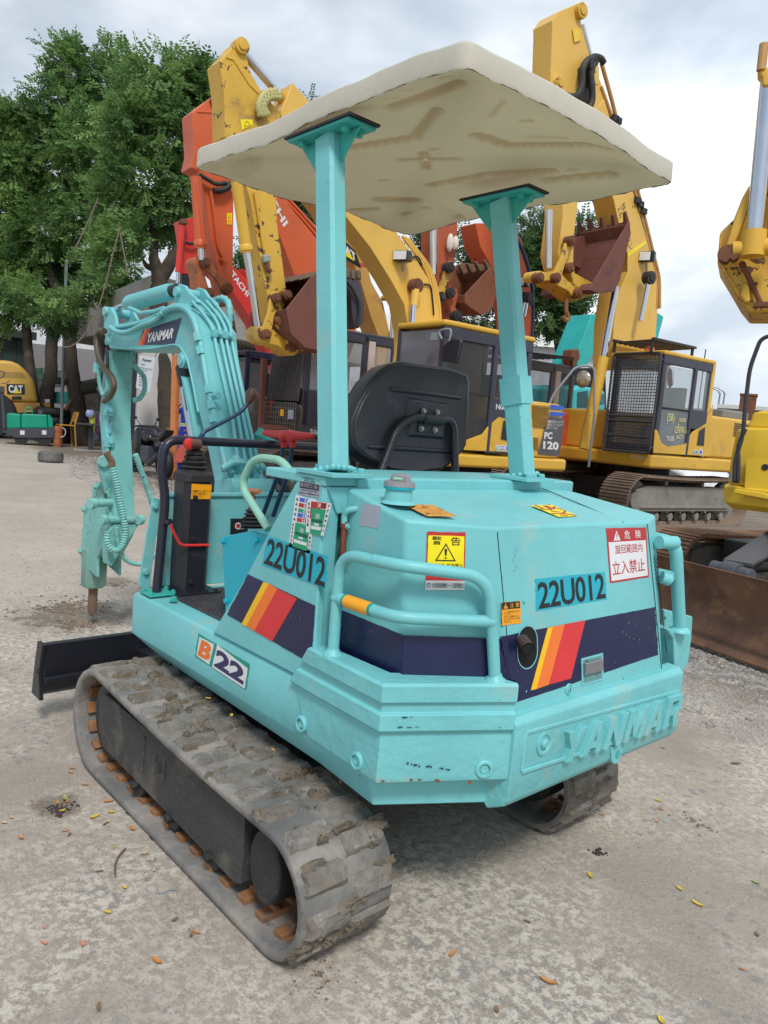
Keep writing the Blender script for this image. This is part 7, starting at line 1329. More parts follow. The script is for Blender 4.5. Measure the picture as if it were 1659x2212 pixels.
tc_=mb.build('cab',CABG,T_.root,bevel=0.04);mb=MB();mb.box(xw-0.06,xw+0.07,yc-0.07,yc+0.012,z0,zr-0.08);mb.build('door_pillar',PALEW,tc_,bevel=0.012)
mb=MB();mb.box(xz+0.1,xa-0.12,yc-0.03,yc-0.02,z0+0.75,zr-0.14);mb.build('side_window',GLASS,tc_);text_obj([T_.p(Y3(*u),y=yc+0.004) for u in ((870,1500),(920,1500),(920,1450),(870,1450))],'(16)',CH,parent=T_.root,name='chalk_writing')
mb=MB();xg=xa+0.08
for k in range(16):y=yc-1.0+k*0.066;mb.bar((xg+0.0,y,z0+0.55),(xg-0.10,y,zr+0.25),0.022,0.03,side=(0,1,0))
for z in (z0+0.55,z0+1.0,zr+0.2):mb.bar((xg-0.02,yc-1.05,z),(xg-0.02,yc+0.05,z),0.03,0.05)
mb.build('front_guard',mat('dark_bar_steel',(0.05,0.045,0.045,1),0.6,dirt=((0.2,0.1,0.06,1),0.3,6.0)),T_.root)
mb=MB(); 
for k in range(14):y=yc-1.0+k*0.08;mb.cyl((xg+0.05,y,z0-0.05),(xg+0.05,y,z0+0.52),0.007,5)
for k in range(8):z=z0-0.05+k*0.08;mb.cyl((xg+0.05,yc-1.0,z),(xg+0.05,yc+0.04,z),0.007,5)
mb.build('lower_mesh_guard',mat('dusty_mesh',(0.14,0.125,0.11,1),0.7),T_.root);mb=MB();mb.box(xa-0.1,xa+0.03,yc-1.0,yc,z0-0.1,z0+0.5);mb.box(-2.3,xa+0.1,-1.3,1.25,0.9,1.14);mb.box(-2.3,xz-0.05,-1.3,1.2,1.15,1.95);mb.build('deck',mat('sooty_brown_deck',(0.06,0.05,0.045,1),0.6,dirt=((0.12,0.08,0.06,1),0.4,4.0)),T_.root,bevel=0.05)
mb=MB();c=T_.p((612,895),x=xa+0.2);mb.box(xa,xa+0.45,yc-1.95,yc-1.0,z0-0.2,z0+0.35);mb.box(xa,xa+0.35,yc-1.6,yc-1.05,z0+0.3,z0+0.6);mb.build('tool_box',mat('dusty_brown_box',(0.13,0.115,0.10,1),0.7,dirt=((0.25,0.2,0.16,1),0.3,4.0),dirt2=((0.16,0.07,0.04,1),0.25,5.0)),T_.root,bevel=0.06)
text_obj([T_.p(Q5(*u),x=xg+0.09) for u in ((980,1550),(1075,1580),(1078,1520),(985,1500))],'TK-334',WHITE,parent=T_.root,name='chalk_writing');q=[T_.p(Q5(*u),x=xg+0.08) for u in ((850,1540),(1080,1600),(1080,1470),(840,1450))];mb=MB();mb.prism(q,(-0.05,0,0));mb.build('bumper_plate',BLKD,T_.root)
q=[T_.p(Q5(*u),x=xg+0.08) for u in ((612,1340),(660,1345),(662,1262),(618,1258))];mb=MB();patch(mb,[q[0],q[1],q[2],q[3]],0.004,0);mb.build('amber_sticker',SORG,T_.root);q=[T_.p(Q5(*u),x=xg+0.08) for u in ((710,1380),(780,1382),(782,1268),(715,1265))];mb=MB();patch(mb,q,0.004,0);mb.build('grey_sticker',SGREY,T_.root)
steel_track(T_.root,1.0,0.6,2.4,-1.9,0.95,K=54);steel_track(T_.root,-1.2,0.6,2.4,-1.9,0.95,K=54,yout=-1)
# ---------------------------------------------------------------- orange machine behind the right post
O_=EX('excavator','faded orange excavator behind the leaning right post with rust brown bucket','excavator',(1090,985),14.5,84,1.0,0.6)
YF=0.6;ORS=mat('stained_orange_arm',(0.42,0.10,0.045,1),0.55,dirt=((0.16,0.06,0.04,1),0.5,2.5),bump=0.2)
O_.plate('arm',[Y4(412,-200),Y4(600,-200),Y4(595,60),Y4(570,220),Y4(545,400),Y4(535,600),Y4(450,560),Y4(415,300)],ORS,y=YF,w_=0.4)
O_.rod('piston_rod',Y4(398,-100),Y4(400,360),0.06,CHROME,y=YF+0.1)
bucket(O_,[Y4(655,520),Y4(860,300),Y4(905,380),Y4(915,520),Y4(860,660),Y4(790,685),Y4(720,640),Y4(655,590)],YF+0.3,1.0,mat('rust_brown_bucket',(0.20,0.075,0.04,1),0.65,dirt=((0.30,0.13,0.06,1),0.4,2.0),dirt2=((0.08,0.03,0.02,1),0.35,3.0),bump=0.3),5,mt=MATS['worn_tooth'])
O_.plate('bucket_back',[Y4(560,300),Y4(640,265),Y4(860,280),Y4(900,500),Y4(800,680),Y4(600,700),Y4(450,735),Y4(450,600),Y4(520,500)],MATS['rust_brown_bucket'],y=YF-0.5,w_=0.06)
O_.plate('bucket_ear',[Y4(500,480),Y4(545,455),Y4(600,480),Y4(600,560),Y4(580,620),Y4(630,690),Y4(600,735),Y4(550,720),Y4(540,640),Y4(505,560)],ORS,y=YF+0.12,w_=0.5);O_.link('tipping_link',Y4(533,300),Y4(462,540),0.10,YELW,YF+0.15,0.07);O_.pin([Y4(533,300),Y4(462,540),Y4(540,505),Y4(597,690)],0.09,0.5,BLKD,YF+0.2)
rg=mat('white_rag',(0.7,0.65,0.58,1),0.9);c=O_.p(Y4(535,100),y=YF+0.1);mb=MB();mb.ball(c,0.13,(0.5,0.5,1.2),7,6);mb.ball(c+Vector((-0.12,0,0.02)),0.11,(0.6,0.5,1.1),7,6);mb.build('rag',rg,O_.root)
YG=-0.1
O_.plate('boom',[Y4(740,-60),Y4(950,-60),Y4(1050,60),Y4(1110,160),Y4(1160,310),Y4(1190,460),Y4(1200,640),Y4(1195,860),Y4(1170,1000),Y4(1000,1000),Y4(1040,800),Y4(1010,600),Y4(930,400),Y4(850,260),Y4(780,130)],ORG,y=YG,w_=0.45)
O_.tube('hydraulic_pipe',[Y4(1060,50),Y4(1120,150),Y4(1180,340),Y4(1205,480),Y4(1208,700),Y4(1195,880)],0.035,mat('blue_hose',(0.03,0.06,0.16,1),0.5),YG,rad=0.3);O_.tube('hydraulic_pipe',[Y4(1050,45),Y4(1090,60),Y4(1115,120)],0.03,ORG,YG,rad=0.1)
lamp(O_,Y4(1120,418),YG+0.1,0.13);O_.pin([Y4(1170,555)],0.14,0.2,BLKD,YG+0.15);O_.rod('piston_rod',Y4(1145,590),Y4(1125,700),0.06,CHROME,y=YG+0.15)
mb=MB();mb.box(-3.2,0.8,-1.6,0.9,1.0,2.0);mb.build('engine_house',ORG,O_.root,bevel=0.08);steel_track(O_.root,0.7,0.5,1.5,-2.0,0.85);steel_track(O_.root,-1.3,0.5,1.5,-2.0,0.85,yout=-1)
# ---------------------------------------------------------------- grey bucket standing up between the booms
G_=EX('grab_bucket','dark grey toothed bucket raised upright between the orange and tan booms','bucket',(880,985),11.6,86,0,0,None)
G_.plate('bucket_cheek',[Y3(835,700),Y3(880,720),Y3(920,715),Y3(945,780),Y3(965,900),Y3(960,1030),Y3(930,1070),Y3(895,1080),Y3(880,980),Y3(870,860),Y3(840,780)],mat('slate_bucket',(0.05,0.05,0.065,1),0.5,dirt=((0.1,0.09,0.09,1),0.4,4.0)),y=0.4,w_=0.25)
for u in ((850,680),(890,690),(932,690)):G_.plate('tooth',[Y3(u[0]-14,u[1]+30),Y3(u[0]-10,u[1]-25),Y3(u[0]+4,u[1]-45),Y3(u[0]+12,u[1]-20),Y3(u[0]+16,u[1]+35)],MATS['worn_tooth'],y=0.42,w_=0.1)
G_.tube('hose',[Y3(838,740),Y3(880,790),Y3(925,880),Y3(930,960),Y3(905,1060)],0.022,BLK,0.45,rad=0.1)
G_.plate('support_arm',[(726,600),(744,600),(744,1000),(726,1000)],ORG,y=0.3,w_=0.2)
# ---------------------------------------------------------------- right edge: yellow machine with rusty blade
D=EX('excavator','bright yellow excavator cut by the right edge, with rusty dozer blade and black handrail','excavator',(1560,1060),6.6,100,1.0,-0.95)
YB2=mat('bright_yellow_paint',(0.72,0.47,0.03,1),0.38,var=0.06,chip=((0.14,0.05,0.03,1),0.73,6.0),bump=0.06)
XD=1.0
zb=D.p(Y6(1300,1168),x=XD).z;zm=D.p(Y6(1290,1030),x=XD).z;ztt=D.p(Y6(1475,592),x=XD).z
yl0=D.p(Y6(1210,1080),x=XD-0.12).y-0.05
mb=MB();o_=lambda k=0.0:[(XD-1.2,yl0+k),(XD-0.35,yl0+k),(XD-0.10,yl0+0.06+k),(XD-k,yl0+0.28+k),(XD-k,yl0+2.2),(XD-1.2,yl0+2.2)]
mb.loft([[(x,y,z) for x,y in o_(k)] for z,k in ((zb,0.10),(zb+0.05,0.02),(zm-0.02,0.0),(zm,0.02))]);mb.build('counterweight',YB2,D.root,bevel=0.02,seg=3)
zs=D.p(Y6(1290,690),x=XD).z;ya=D.p(Y6(1235,900),x=XD-0.1).y;yb_=D.p(Y6(1300,690),x=XD-0.05).y;yc_=D.p(Y6(1420,592),x=XD).y
mb=MB();mb.loft([[(XD-1.0,y+k,z),(XD-0.25,y+k,z),(XD-0.08,y+0.08+k,z),(XD-0.03,y+0.25+k,z),(XD-0.03,yl0+2.2,z),(XD-1.0,yl0+2.2,z)] for z,y,k in ((zm+0.002,ya,0),((zm+zs)/2,ya,0),(zs-0.02,yb_-0.05,0),(zs+0.01,yb_+0.02,0))]);hb=mb.build('engine_house',YB2,D.root,bevel=0.025,seg=3)
mb=MB();mb.loft([[(XD-0.9,y,z),(XD-0.12,y,z),(XD-0.05,yl0+2.2,z),(XD-0.9,yl0+2.2,z)] for z,y in ((zs,yb_+0.05),(zs+0.08,yb_+0.08),((zs+ztt)/2+0.05,(yb_+yc_)/2),(ztt,yc_))]);mb.build('engine_hood',YB2,D.root,bevel=0.04,seg=3)
q=[D.p(Y6(*u),x=XD-0.028) for u in ((1340,1060),(1475,1075),(1475,870),(1350,870))];mb=MB();patch(mb,q,0.006,0);mb.build('hood_panel',YB2,hb,bevel=0.002)
c=D.p(Y6(1458,922),x=XD-0.02);mb=MB();mb.lathe(c,(1,0,0),[(0,0.028),(0.004,0.028)],16);mb.build('hole',DARK,hb);q=[D.p(Y6(*u),x=XD) for u in ((1280,1070),(1500,1112),(1500,1085),(1455,1068),(1290,1045))];mb=MB();mb.prism(q,(0.05,0,0));mb.build('bumper_ledge',YB2,D.root,bevel=0.01)
text_obj([D.p(Y6(*u),x=XD-0.02) for u in ((1240,985),(1262,990),(1264,952),(1242,950))],'TSU',SBLU,parent=D.root,name='side_lettering',off=0.03)
hr=[Y6(1280,1000),Y6(1285,880),Y6(1330,740),Y6(1345,560),Y6(1370,350),Y6(1430,190),Y6(1475,165),Y6(1540,170)];mb=MB();mb.tube(fillet([D.p(u,x=XD+0.06) for u in hr],0.08),0.018,10);mb.build('handrail',mat('black_handrail',(0.03,0.033,0.045,1),0.4),D.root)
mb=MB();mb.tube(fillet([D.p(u,x=XD+0.06) for u in (Y6(1303,1000),Y6(1305,880),Y6(1300,800),Y6(1345,700))],0.06),0.018,10);mb.build('handrail',mat('black_handrail',(0.03,0.033,0.045,1),0.4),D.root)
q=[D.p(Y6(*u),x=XD+0.05) for u in ((1265,1010),(1300,1015),(1305,960),(1275,955))];mb=MB();mb.prism(q,(-0.08,0,0));mb.build('rail_foot',BLK,D.root,bevel=0.005)
# blade: seen from its front, runs to the right and towards the camera
g0,g1=at((1450,1447),z=0.0),at((1659,1449+25),z=0.0);tb0=at((1475,1215),z=0.0)
bA=at(Q2(636,1645),z=0.02);bB=at(Q2(1580,1985),z=0.02);dirv=(bB-bA).normalized();nrm_=Vector((-dirv.y,dirv.x,0));nrm_=nrm_ if nrm_.dot(Vector(CAM)-bA) > 0 else -nrm_
hgt=at(Q2(700,665),pl=(bA,nrm_)).z;bs0=bA-dirv*0.72;bs1=bA+dirv*1.9
sec=[(0.0,0.02),(-0.03,0.03),(-0.06,0.17),(-0.10,0.35),(-0.07,0.60),(0.02,0.97),(0.045,1.0),(0.02,1.0),(-0.03,0.9),(-0.14,0.55),(-0.15,0.3),(-0.09,0.05)]
mb=MB();inv=D.root.matrix_world.inverted() if False else Matrix.Rotation(-D.h,4,'Z') @ Matrix.Translation((-D.loc[0],-D.loc[1],0))
mb.loft([[inv @ (p+nrm_*a+Vector((0,0,b*hgt-0.0))) for a,b in sec] for p in (bs0,bA,bA+dirv*0.8,bs1)]);bd=mb.build('dozer_blade',RUSTB,D.root,bevel=0.004)
mb=MB();mb.bar(inv @ (bs0+nrm_*-0.04+Vector((0,0,0.20*hgt))),inv @ (bs1+nrm_*-0.04+Vector((0,0,0.20*hgt))),0.012,0.016,side=(0,0,1));mb.build('cutting_edge_step',RUSTB,bd)
# blade ram with cover
pA=at(Q2(1060,720),pl=(bA-nrm_*0.35,nrm_));back=-nrm_
mb=MB();a,b=inv @ (pA+dirv*-0.12),inv @ (pA+dirv*0.22);mb.cyl(a,b,0.055,20);mb.cyl(a.lerp(b,0.3),a.lerp(b,0.7),0.075,20);mb.build('blade_pivot',mat('slate_steel',(0.075,0.08,0.10,1),0.5,bump=0.15),D.root,bevel=0.006)
cv=[at(Q2(1030,580),pl=(bA-nrm_*0.40,nrm_)),at(Q2(1390,640),pl=(bA-nrm_*0.40,nrm_)),at(Q2(1640,510),pl=(bA-nrm_*1.3,nrm_)),at(Q2(1580,230),pl=(bA-nrm_*1.5,nrm_))]
mb=MB();P=[inv @ p for p in cv];mb.prism(P,(0,0,-0.02));mb.build('ram_cover',mat('slate_cover',(0.10,0.105,0.125,1),0.5,dirt=((0.3,0.17,0.09,1),0.2,4.0),bump=0.15),D.root)
mb=MB();mb.cyl(inv @ (pA+Vector((0,0,0.03))),inv @ (cv[2]+Vector((0,0,-0.12))),0.04,14);mb.bar(inv @ (pA+Vector((0,0,-0.12))),inv @ (pA-nrm_*1.2+Vector((0,0,-0.05))),0.10,0.10);mb.build('blade_ram',BLKD,D.root)
def track_world(name_par,a_w,b_w,w_,h,inv_,yside):
    pass
def xform(o,M_):
    o.data.transform(M_)
    for c_ in o.children:xform(c_,M_)
hU=math.atan2(nrm_.y,nrm_.x);fU=at(Q2(430,330),z=0.55);RS=mat('rusty_track_shoe',(0.27,0.15,0.09,1),0.8,var=0.3,dirt=((0.14,0.075,0.05,1),0.45,4.0),dirt2=((0.36,0.24,0.15,1),0.35,6.0),bump=0.3)
for off_ in (0.0,1.5):
    o_w=fU+dirv*off_;Mw=Matrix.Translation((o_w.x,o_w.y,0)) @ Matrix.Rotation(hU,4,'Z');tr=steel_track(D.root,0.0,0.46,0.12,-2.6,0.62,m=RS,K=46,yout=1 if off_ else -1);xform(tr,inv @ Mw)
mb=MB();mb.box(-2.0,-0.5,-0.2,0.0,0.25,0.55);o=mb.build('undercarriage',BLKD,D.root,bevel=0.02);mb=MB();mb.box(-2.1,-0.4,0.25,1.25,0.3,0.6)
o_w=fU;Mw=Matrix.Translation((o_w.x,o_w.y,0)) @ Matrix.Rotation(hU,4,'Z');o.data.transform(Matrix.Identity(4));bpy.data.objects.remove(o)
sg=1 if (Matrix.Rotation(hU,3,'Z') @ Vector((0,1,0))).dot(dirv) > 0 else -1
mb=MB();mb.box(-2.1,-0.4,min(sg*0.25,sg*1.25),max(sg*0.25,sg*1.25),0.22,0.6);o=mb.build('undercarriage',BLKD,D.root,bevel=0.02);o.data.transform(inv @ Mw)
# ---------------------------------------------------------------- folded arm at the top right, its machine outside the frame
az_=-42.40-math.degrees(math.atan((1610-SW/2)/SF));E_=EX('excavator','worn yellow excavator whose bucket linkage hangs at the top right edge','excavator',(1610,1010),9.0,az_+90,0,0)
E_.plate('bucket_shell',[Q6(215,1740),Q6(235,1490),Q6(350,1380),Q6(420,1200),Q6(470,1110),Q6(530,1070),Q6(700,1000),Q6(760,2100),Q6(640,2150),Q6(480,2150),Q6(405,2060),Q6(300,1880)],YELW,y=-0.3,w_=0.9,bevel=0.03)
E_.plate('side_rib',[Q6(222,1740),Q6(238,1500),Q6(255,1490),Q6(245,1730),Q6(330,1880),Q6(430,2040),Q6(415,2055),Q6(310,1890)],YEL,y=-0.26,w_=0.05,bevel=0.01)
E_.plate('side_lever',[Q6(285,1600),Q6(350,1400),Q6(450,1160),Q6(520,1080),Q6(530,1120),Q6(430,1420),Q6(350,1600)],YEL,y=-0.05,w_=0.10);E_.rod('cross_tube',Q6(345,1640),Q6(720,1600),0.10,YEL,y=0.0);E_.link('tube_end',Q6(290,1665),Q6(330,1655),0.10,RUST,0.08,0.16)
E_.rod('piston_rod',Q6(640,260),Q6(520,1500),0.095,CHROME,y=0.0);E_.rod('rod_eye',Q6(522,1480),Q6(502,1690),0.135,YEL,y=0.02)
E_.plate('rib',[Q6(385,1740),Q6(440,1720),Q6(590,2060),Q6(700,2050),Q6(700,2110),Q6(500,2110),Q6(540,2050)],RUST,y=-0.2,w_=0.06);E_.plate('pin_boss',[Q6(400,2000),Q6(430,1900),Q6(480,1920),Q6(490,2060),Q6(440,2080)],YEL,y=-0.2,w_=0.08,bevel=0.04)
E_.plate('clamp_plate',[Q6(545,590),Q6(560,445),Q6(615,435),Q6(600,605)],mat('rusty_yellow_clamp',(0.40,0.22,0.04,1),0.6),y=-0.1,w_=0.04);E_.plate('ear_plate',[Q6(535,170),Q6(640,110),Q6(660,290),Q6(585,290),Q6(575,210)],YEL,y=0.12,w_=0.2,bevel=0.03);E_.rod('pipe',Q6(600,-60),Q6(575,160),0.05,mat('tan_pipe',(0.50,0.28,0.10,1),0.5),y=0.1)
E_.plate('arm',[(1668,-40),(1760,-40),(1760,560),(1700,600),(1672,430)],YELW,y=-0.15,w_=0.35);mb=MB();mb.box(-3.2,-1.0,-1.2,1.2,0.9,2.2);mb.build('engine_house',YELW,E_.root,bevel=0.08);steel_track(E_.root,0.9,0.5,-0.9,-3.4,0.8,K=30)
# ---------------------------------------------------------------- grey cab machine and teal machines behind
H_=EX('excavator','grey cab excavator standing behind the leaning post, rack on its roof','excavator',(1190,975),15.5,84,1.2,1.2)
yc=1.2;zr=H_.p(Y6(230,335),y=yc).z;x1=H_.p(Y6(110,400),y=yc).x+0.5;xw=H_.p(Y6(262,450),y=yc).x;x0=H_.p(Y6(365,400),y=yc).x;z0=1.15
mb=MB();GC=mat('grey_cab_paint',(0.075,0.075,0.085,1),0.45,bump=0.1)
for x in (x1-0.06,x0+0.06,xw+0.15):mb.box(x-0.06,x+0.06,yc-0.06,yc,z0,zr)
mb.box(x0,x1,yc-0.06,yc,zr-0.15,zr);mb.box(x0,x1,yc-1.0,yc,zr-0.02,zr+0.05);mb.box(x0,x1,yc-1.0,yc-0.95,z0,z0+0.9);mb.box(x0,x1,yc-0.05,yc,z0,z0+0.55);hc_=mb.build('cab',GC,H_.root,bevel=0.05);mb=MB();mb.box(xw-0.07,xw+0.08,yc-0.07,yc+0.012,z0,zr-0.1);mb.build('door_pillar',PALEW,hc_,bevel=0.01)
mb=MB();mb.box(x0+0.1,x1-0.12,yc-0.03,yc-0.02,z0+0.5,zr-0.15);mb.build('side_window',GLASSD,hc_);mb=MB()
for y in np.linspace(yc-1.0,yc,7):mb.bar((x0+0.1,y,zr+0.22),(x1+0.35,y,zr+0.14),0.03,0.03)
for x in (x0+0.15,x1+0.2):mb.bar((x,yc-1.0,zr+0.2),(x,yc,zr+0.2),0.04,0.04);mb.bar((x,yc,zr),(x,yc,zr+0.2),0.03,0.03)
mb.build('roof_guard',BLKD,H_.root);mb=MB();mb.box(-2.5,x1,-1.2,1.15,0.95,1.14);mb.box(-2.5,x0-0.05,-1.2,1.15,1.15,1.9);mb.build('deck',mat('dark_brown_housing',(0.05,0.03,0.025,1),0.5),H_.root,bevel=0.05);steel_track(H_.root,0.9,0.5,1.6,-1.8,0.85,K=36)
hh=[Y6(215,560),Y6(240,500),Y6(365,345),Y6(430,335),Y6(475,350),Y6(475,620)];mb=MB();Q=[at(u,d=13.2) for u in hh];mb.tube(fillet(Q,0.1),0.022,8);bq_=at(Y6(475,620),d=13.2);mb.tube([bq_,(bq_.x,bq_.y,1.0)],0.022,8);Q0=Q[0]; 
mi=mb.build('handrail',mat('grey_coated_tube',(0.25,0.28,0.30,1),0.5),None);mi.parent=B.root;mi.matrix_parent_inverse=Matrix.Identity(4)
mi.data.transform(Matrix.Rotation(-B.h,4,'Z') @ Matrix.Translation((-B.loc[0],-B.loc[1],0)))
mb=MB();c=at(Y6(410,415),d=13.2);mb.ball(c,0.17,(0.9,0.35,0.9),14,8);mc=mb.build('round_mirror',mat('mirror_glass',(0.5,0.45,0.35,1),0.15,0.6,bump=0),B.root);mc.data.transform(Matrix.Rotation(-B.h,4,'Z') @ Matrix.Translation((-B.loc[0],-B.loc[1],0)))
K_=EX('crane_truck','teal crane with wide lattice mast leaning behind the tall yellow boom','crane',(1300,960),19.0,84,1.0,1.2,None)
K_.plate('mast',[Y6(350,330),Y6(460,40),Y6(560,35),Y6(555,90),Y6(430,345)],TEALX,y=1.2,w_=0.7);K_.plate('mast',[Y6(790,260),Y6(825,20),Y6(875,55),Y6(820,260)],TEALX,y=1.0,w_=0.5)
K_.plate('mast_side',[Y6(480,330),Y6(560,100),Y6(780,100),Y6(760,330)],mat('pale_teal_panel',(0.35,0.42,0.40,1),0.6),y=0.3,w_=0.05);K_.plate('mast_joint',[Y6(340,300),Y6(350,245),Y6(385,240),Y6(395,290),Y6(360,350)],RUST,y=1.3,w_=0.3)
K_.plate('body',[Y6(355,600),Y6(360,465),Y6(400,450),Y6(540,480),Y6(540,600)],mat('light_teal_cab',(0.05,0.48,0.50,1),0.4),y=1.2,w_=1.6,bevel=0.08);K_.plate('window',[Y6(375,580),Y6(378,490),Y6(440,480),Y6(445,580)],GLASSD,y=1.22,w_=0.02);K_.plate('window',[Y6(500,560),Y6(500,495),Y6(535,500),Y6(535,560)],GLASSD,y=1.22,w_=0.02)
mb=MB();mb.box(-3,1.2,-0.5,1.2,0.4,1.3)
for x in (-2.2,0.4):mb.cyl((x,-0.5,0.45),(x,1.25,0.45),0.45,20)
mb.build('chassis',DARK,K_.root,bevel=0.05)
K_.plate('dark_housing',[Y6(340,600),Y6(350,350),Y6(540,350),Y6(545,600)],DARK,y=-0.6,w_=0.8)
# white car under the tall excavator
W_=EX('parked_car','white car mostly hidden behind the tall yellow excavator tracks','car',(1450,925),21.0,150,0,0,None);WC=mat('white_car_paint',(0.75,0.75,0.76,1),0.25,bump=0)
mb=MB();sec=[(-2.2,0.35),(-2.25,0.75),(-2.0,0.95),(-1.4,1.0),(-0.8,1.42),(0.6,1.45),(1.3,1.0),(2.1,0.85),(2.25,0.6),(2.2,0.35)];mb.prism([(x,0.85,z) for x,z in sec],(0,-1.7,0));wb=mb.build('car_body',WC,W_.root,bevel=0.10,seg=4)
mb=MB();mb.prism([(x,0.862,z) for x,z in ((-1.2,1.02),(-0.75,1.36),(0.55,1.39),(1.1,1.02))],(0,-1.724,0));mb.build('car_windows',GLASSD,wb)
for x in (-1.4,1.4):
    for y in (0.8,-0.8):mb=MB();mb.cyl((x,y-0.1,0.33),(x,y+0.1,0.33),0.33,22);mb.build('wheel',BOOT,wb,bevel=0.02)
mb=MB();mb.box(2.2,2.262,0.45,0.8,0.62,0.72);mb.build('headlight',LAMPG,wb);mb=MB();mb.box(-2.262,-2.2,0.4,0.8,0.65,0.78);mb.box(2.21,2.266,-0.8,-0.55,0.6,0.7);mb.build('tail_light',mat('orange_lamp',(0.6,0.15,0.03,1),0.3),wb)
# ================================================================ left background
def side_on(name,label,cat,uv,d,group=None,turn=0.0,ground=True):
    """a frame whose +x runs left in the photo, +y towards the camera"""
    az=-42.40-math.degrees(math.atan((uv[0]-SW/2)/SF))
    return EX(name,label,cat,uv,d,az+90+turn,0,0,group)
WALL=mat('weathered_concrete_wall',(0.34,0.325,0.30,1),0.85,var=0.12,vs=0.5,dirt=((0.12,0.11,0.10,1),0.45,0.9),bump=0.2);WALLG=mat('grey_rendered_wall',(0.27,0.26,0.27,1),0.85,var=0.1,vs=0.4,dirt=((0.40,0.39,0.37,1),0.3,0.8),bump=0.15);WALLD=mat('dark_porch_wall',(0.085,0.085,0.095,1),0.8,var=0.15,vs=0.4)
# office building with deep parapet: two faces meeting at a corner
b0,b1,b2=at((150,690),d=27.0),at((325,690),d=18.5),at((800,690),d=27.0)
g0_,g1_,g2_=[Vector((p.x,p.y,0)) for p in (b0,b1,b2)]
zt=at((320,592),d=18.5).z;zl=at((200,730),d=24.5).z
bld=thing('office_building','grey concrete office building with a stained parapet behind the trees','building',tuple(g1_))
def lc(p,z):return Vector((p.x-g1_.x,p.y-g1_.y,z))
dA=(g0_-g1_).normalized();dB=(g2_-g1_).normalized();nin=(dA+dB).normalized()
mb=MB();far=g0_+(g2_-g1_)
mb.loft([[lc(p,z) for p in (g1_,g2_,far,g0_)] for z in (zl,zt)]);mb.build('parapet',WALL,bld,bevel=0.05)
mb=MB();c1=g1_+nin*1.6;mb.loft([[lc(p,z) for p in (c1,g2_+dA*1.2,far,g0_+dB*1.2)] for z in (0.0,zl)]);bw=mb.build('wall',WALLG,bld)
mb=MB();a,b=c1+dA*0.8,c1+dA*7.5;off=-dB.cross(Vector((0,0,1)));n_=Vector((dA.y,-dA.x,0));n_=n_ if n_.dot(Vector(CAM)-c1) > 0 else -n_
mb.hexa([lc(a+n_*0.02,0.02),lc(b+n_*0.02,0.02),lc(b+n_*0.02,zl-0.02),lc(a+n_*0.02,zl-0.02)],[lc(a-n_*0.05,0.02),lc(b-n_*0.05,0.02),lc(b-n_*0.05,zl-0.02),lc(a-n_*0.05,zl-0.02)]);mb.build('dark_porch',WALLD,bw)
n2_=Vector((dB.y,-dB.x,0));n2_=n2_ if n2_.dot(Vector(CAM)-c1) > 0 else -n2_
# window grille on the right face
mb=MB();w0,w1=at((510,772),d=19.5),at((655,775),d=22.5);base=(g1_+dA*0.0,n2_)
for i in range(18):p=at((515+i*8.2,742+i*1.0),pl=(lc(Vector((0,0,0)),0)+g1_*2 if False else (c1+n2_*0.15),n2_));q=p-Vector((0,0,0.35));mb.tube([lc(q,q.z),lc(p,p.z),lc(p,p.z)+Vector((0.03,0.03,0.03))],0.012,5)
p0_,p1_=at((515,752),pl=(c1+n2_*0.15,n2_)),at((655,768),pl=(c1+n2_*0.15,n2_));mb.tube([lc(p0_,p0_.z),lc(p1_,p1_.z)],0.012,5);mb.build('window_grille',BLK,bld)
# front pillar between porch and signs
pw=side_on('wall_pillar','pale wall with OFFICE lettering behind the payment sign','wall',(345,960),18.6,None,8);zz=pw.p((340,700),y=0).z
mb=MB();xl_,xr_=pw.p((297,850),y=0).x,pw.p((368,850),y=0).x;mb.box(xr_,xl_,-0.3,0.0,0,zz);mb.build('wall',mat('pale_wall',(0.50,0.49,0.47,1),0.8,var=0.08,vs=0.6,dirt=((0.25,0.24,0.22,1),0.35,1.2)),pw.root)
q=[pw.p(Y1(*u),y=0.012) for u in ((1012,834),(1062,838),(1062,806),(1014,802))];mb=MB();patch(mb,q,0.008,0);mb.build('sign_board',mat('pale_grey_board',(0.5,0.55,0.56,1),0.6),pw.root);text_obj(sub(q,0.06,0.2,0.94,0.8),'OFFICE',BLACK,parent=pw.root,name='lettering',lift=0.012,off=0.02)
mb=MB();mb.box(xr_-0.5,xr_-0.05,-0.35,-0.05,0,zz);mb.build('grey_column',mat('streaked_column',(0.36,0.35,0.33,1),0.85,dirt=((0.15,0.14,0.13,1),0.4,2.0)),pw.root)
ps=side_on('payment_sign','white rectangular Payment notice board hanging beside the tree trunk','sign',(315,850),17.4)
q=[ps.p(Y1(*u),y=0) for u in ((880,852),(972,882),(1005,657),(905,645))];mb=MB();mb.hexa(q,[p+Vector((0,-0.03,0)) for p in q]);sb2=mb.build('board',mat('pale_blue_board',(0.55,0.60,0.66,1),0.5),ps.root)
INK=mat('dark_blue_ink',(0.03,0.035,0.07,1),0.5)
text_obj(sub(q,0.22,0.82,0.80,0.93),'Payment',INK,parent=ps.root,lift=0.006,off=0.03)
for a_,t_ in ((0.72,'To all customers:'),(0.61,'Before going for any authorized job, the balance'),(0.54,'stated in the job invoice for:'),(0.42,'- actual job done (full or'),(0.33,'partial)'),(0.25,'- Return of parts'),(0.17,'- All quotation information'),(0.09,'- Return of unit')):text_obj(sub(q,0.12,a_,min(0.92,0.12+len(t_)*0.0175),a_+0.055),t_,INK,parent=ps.root,lift=0.006,off=0.008)
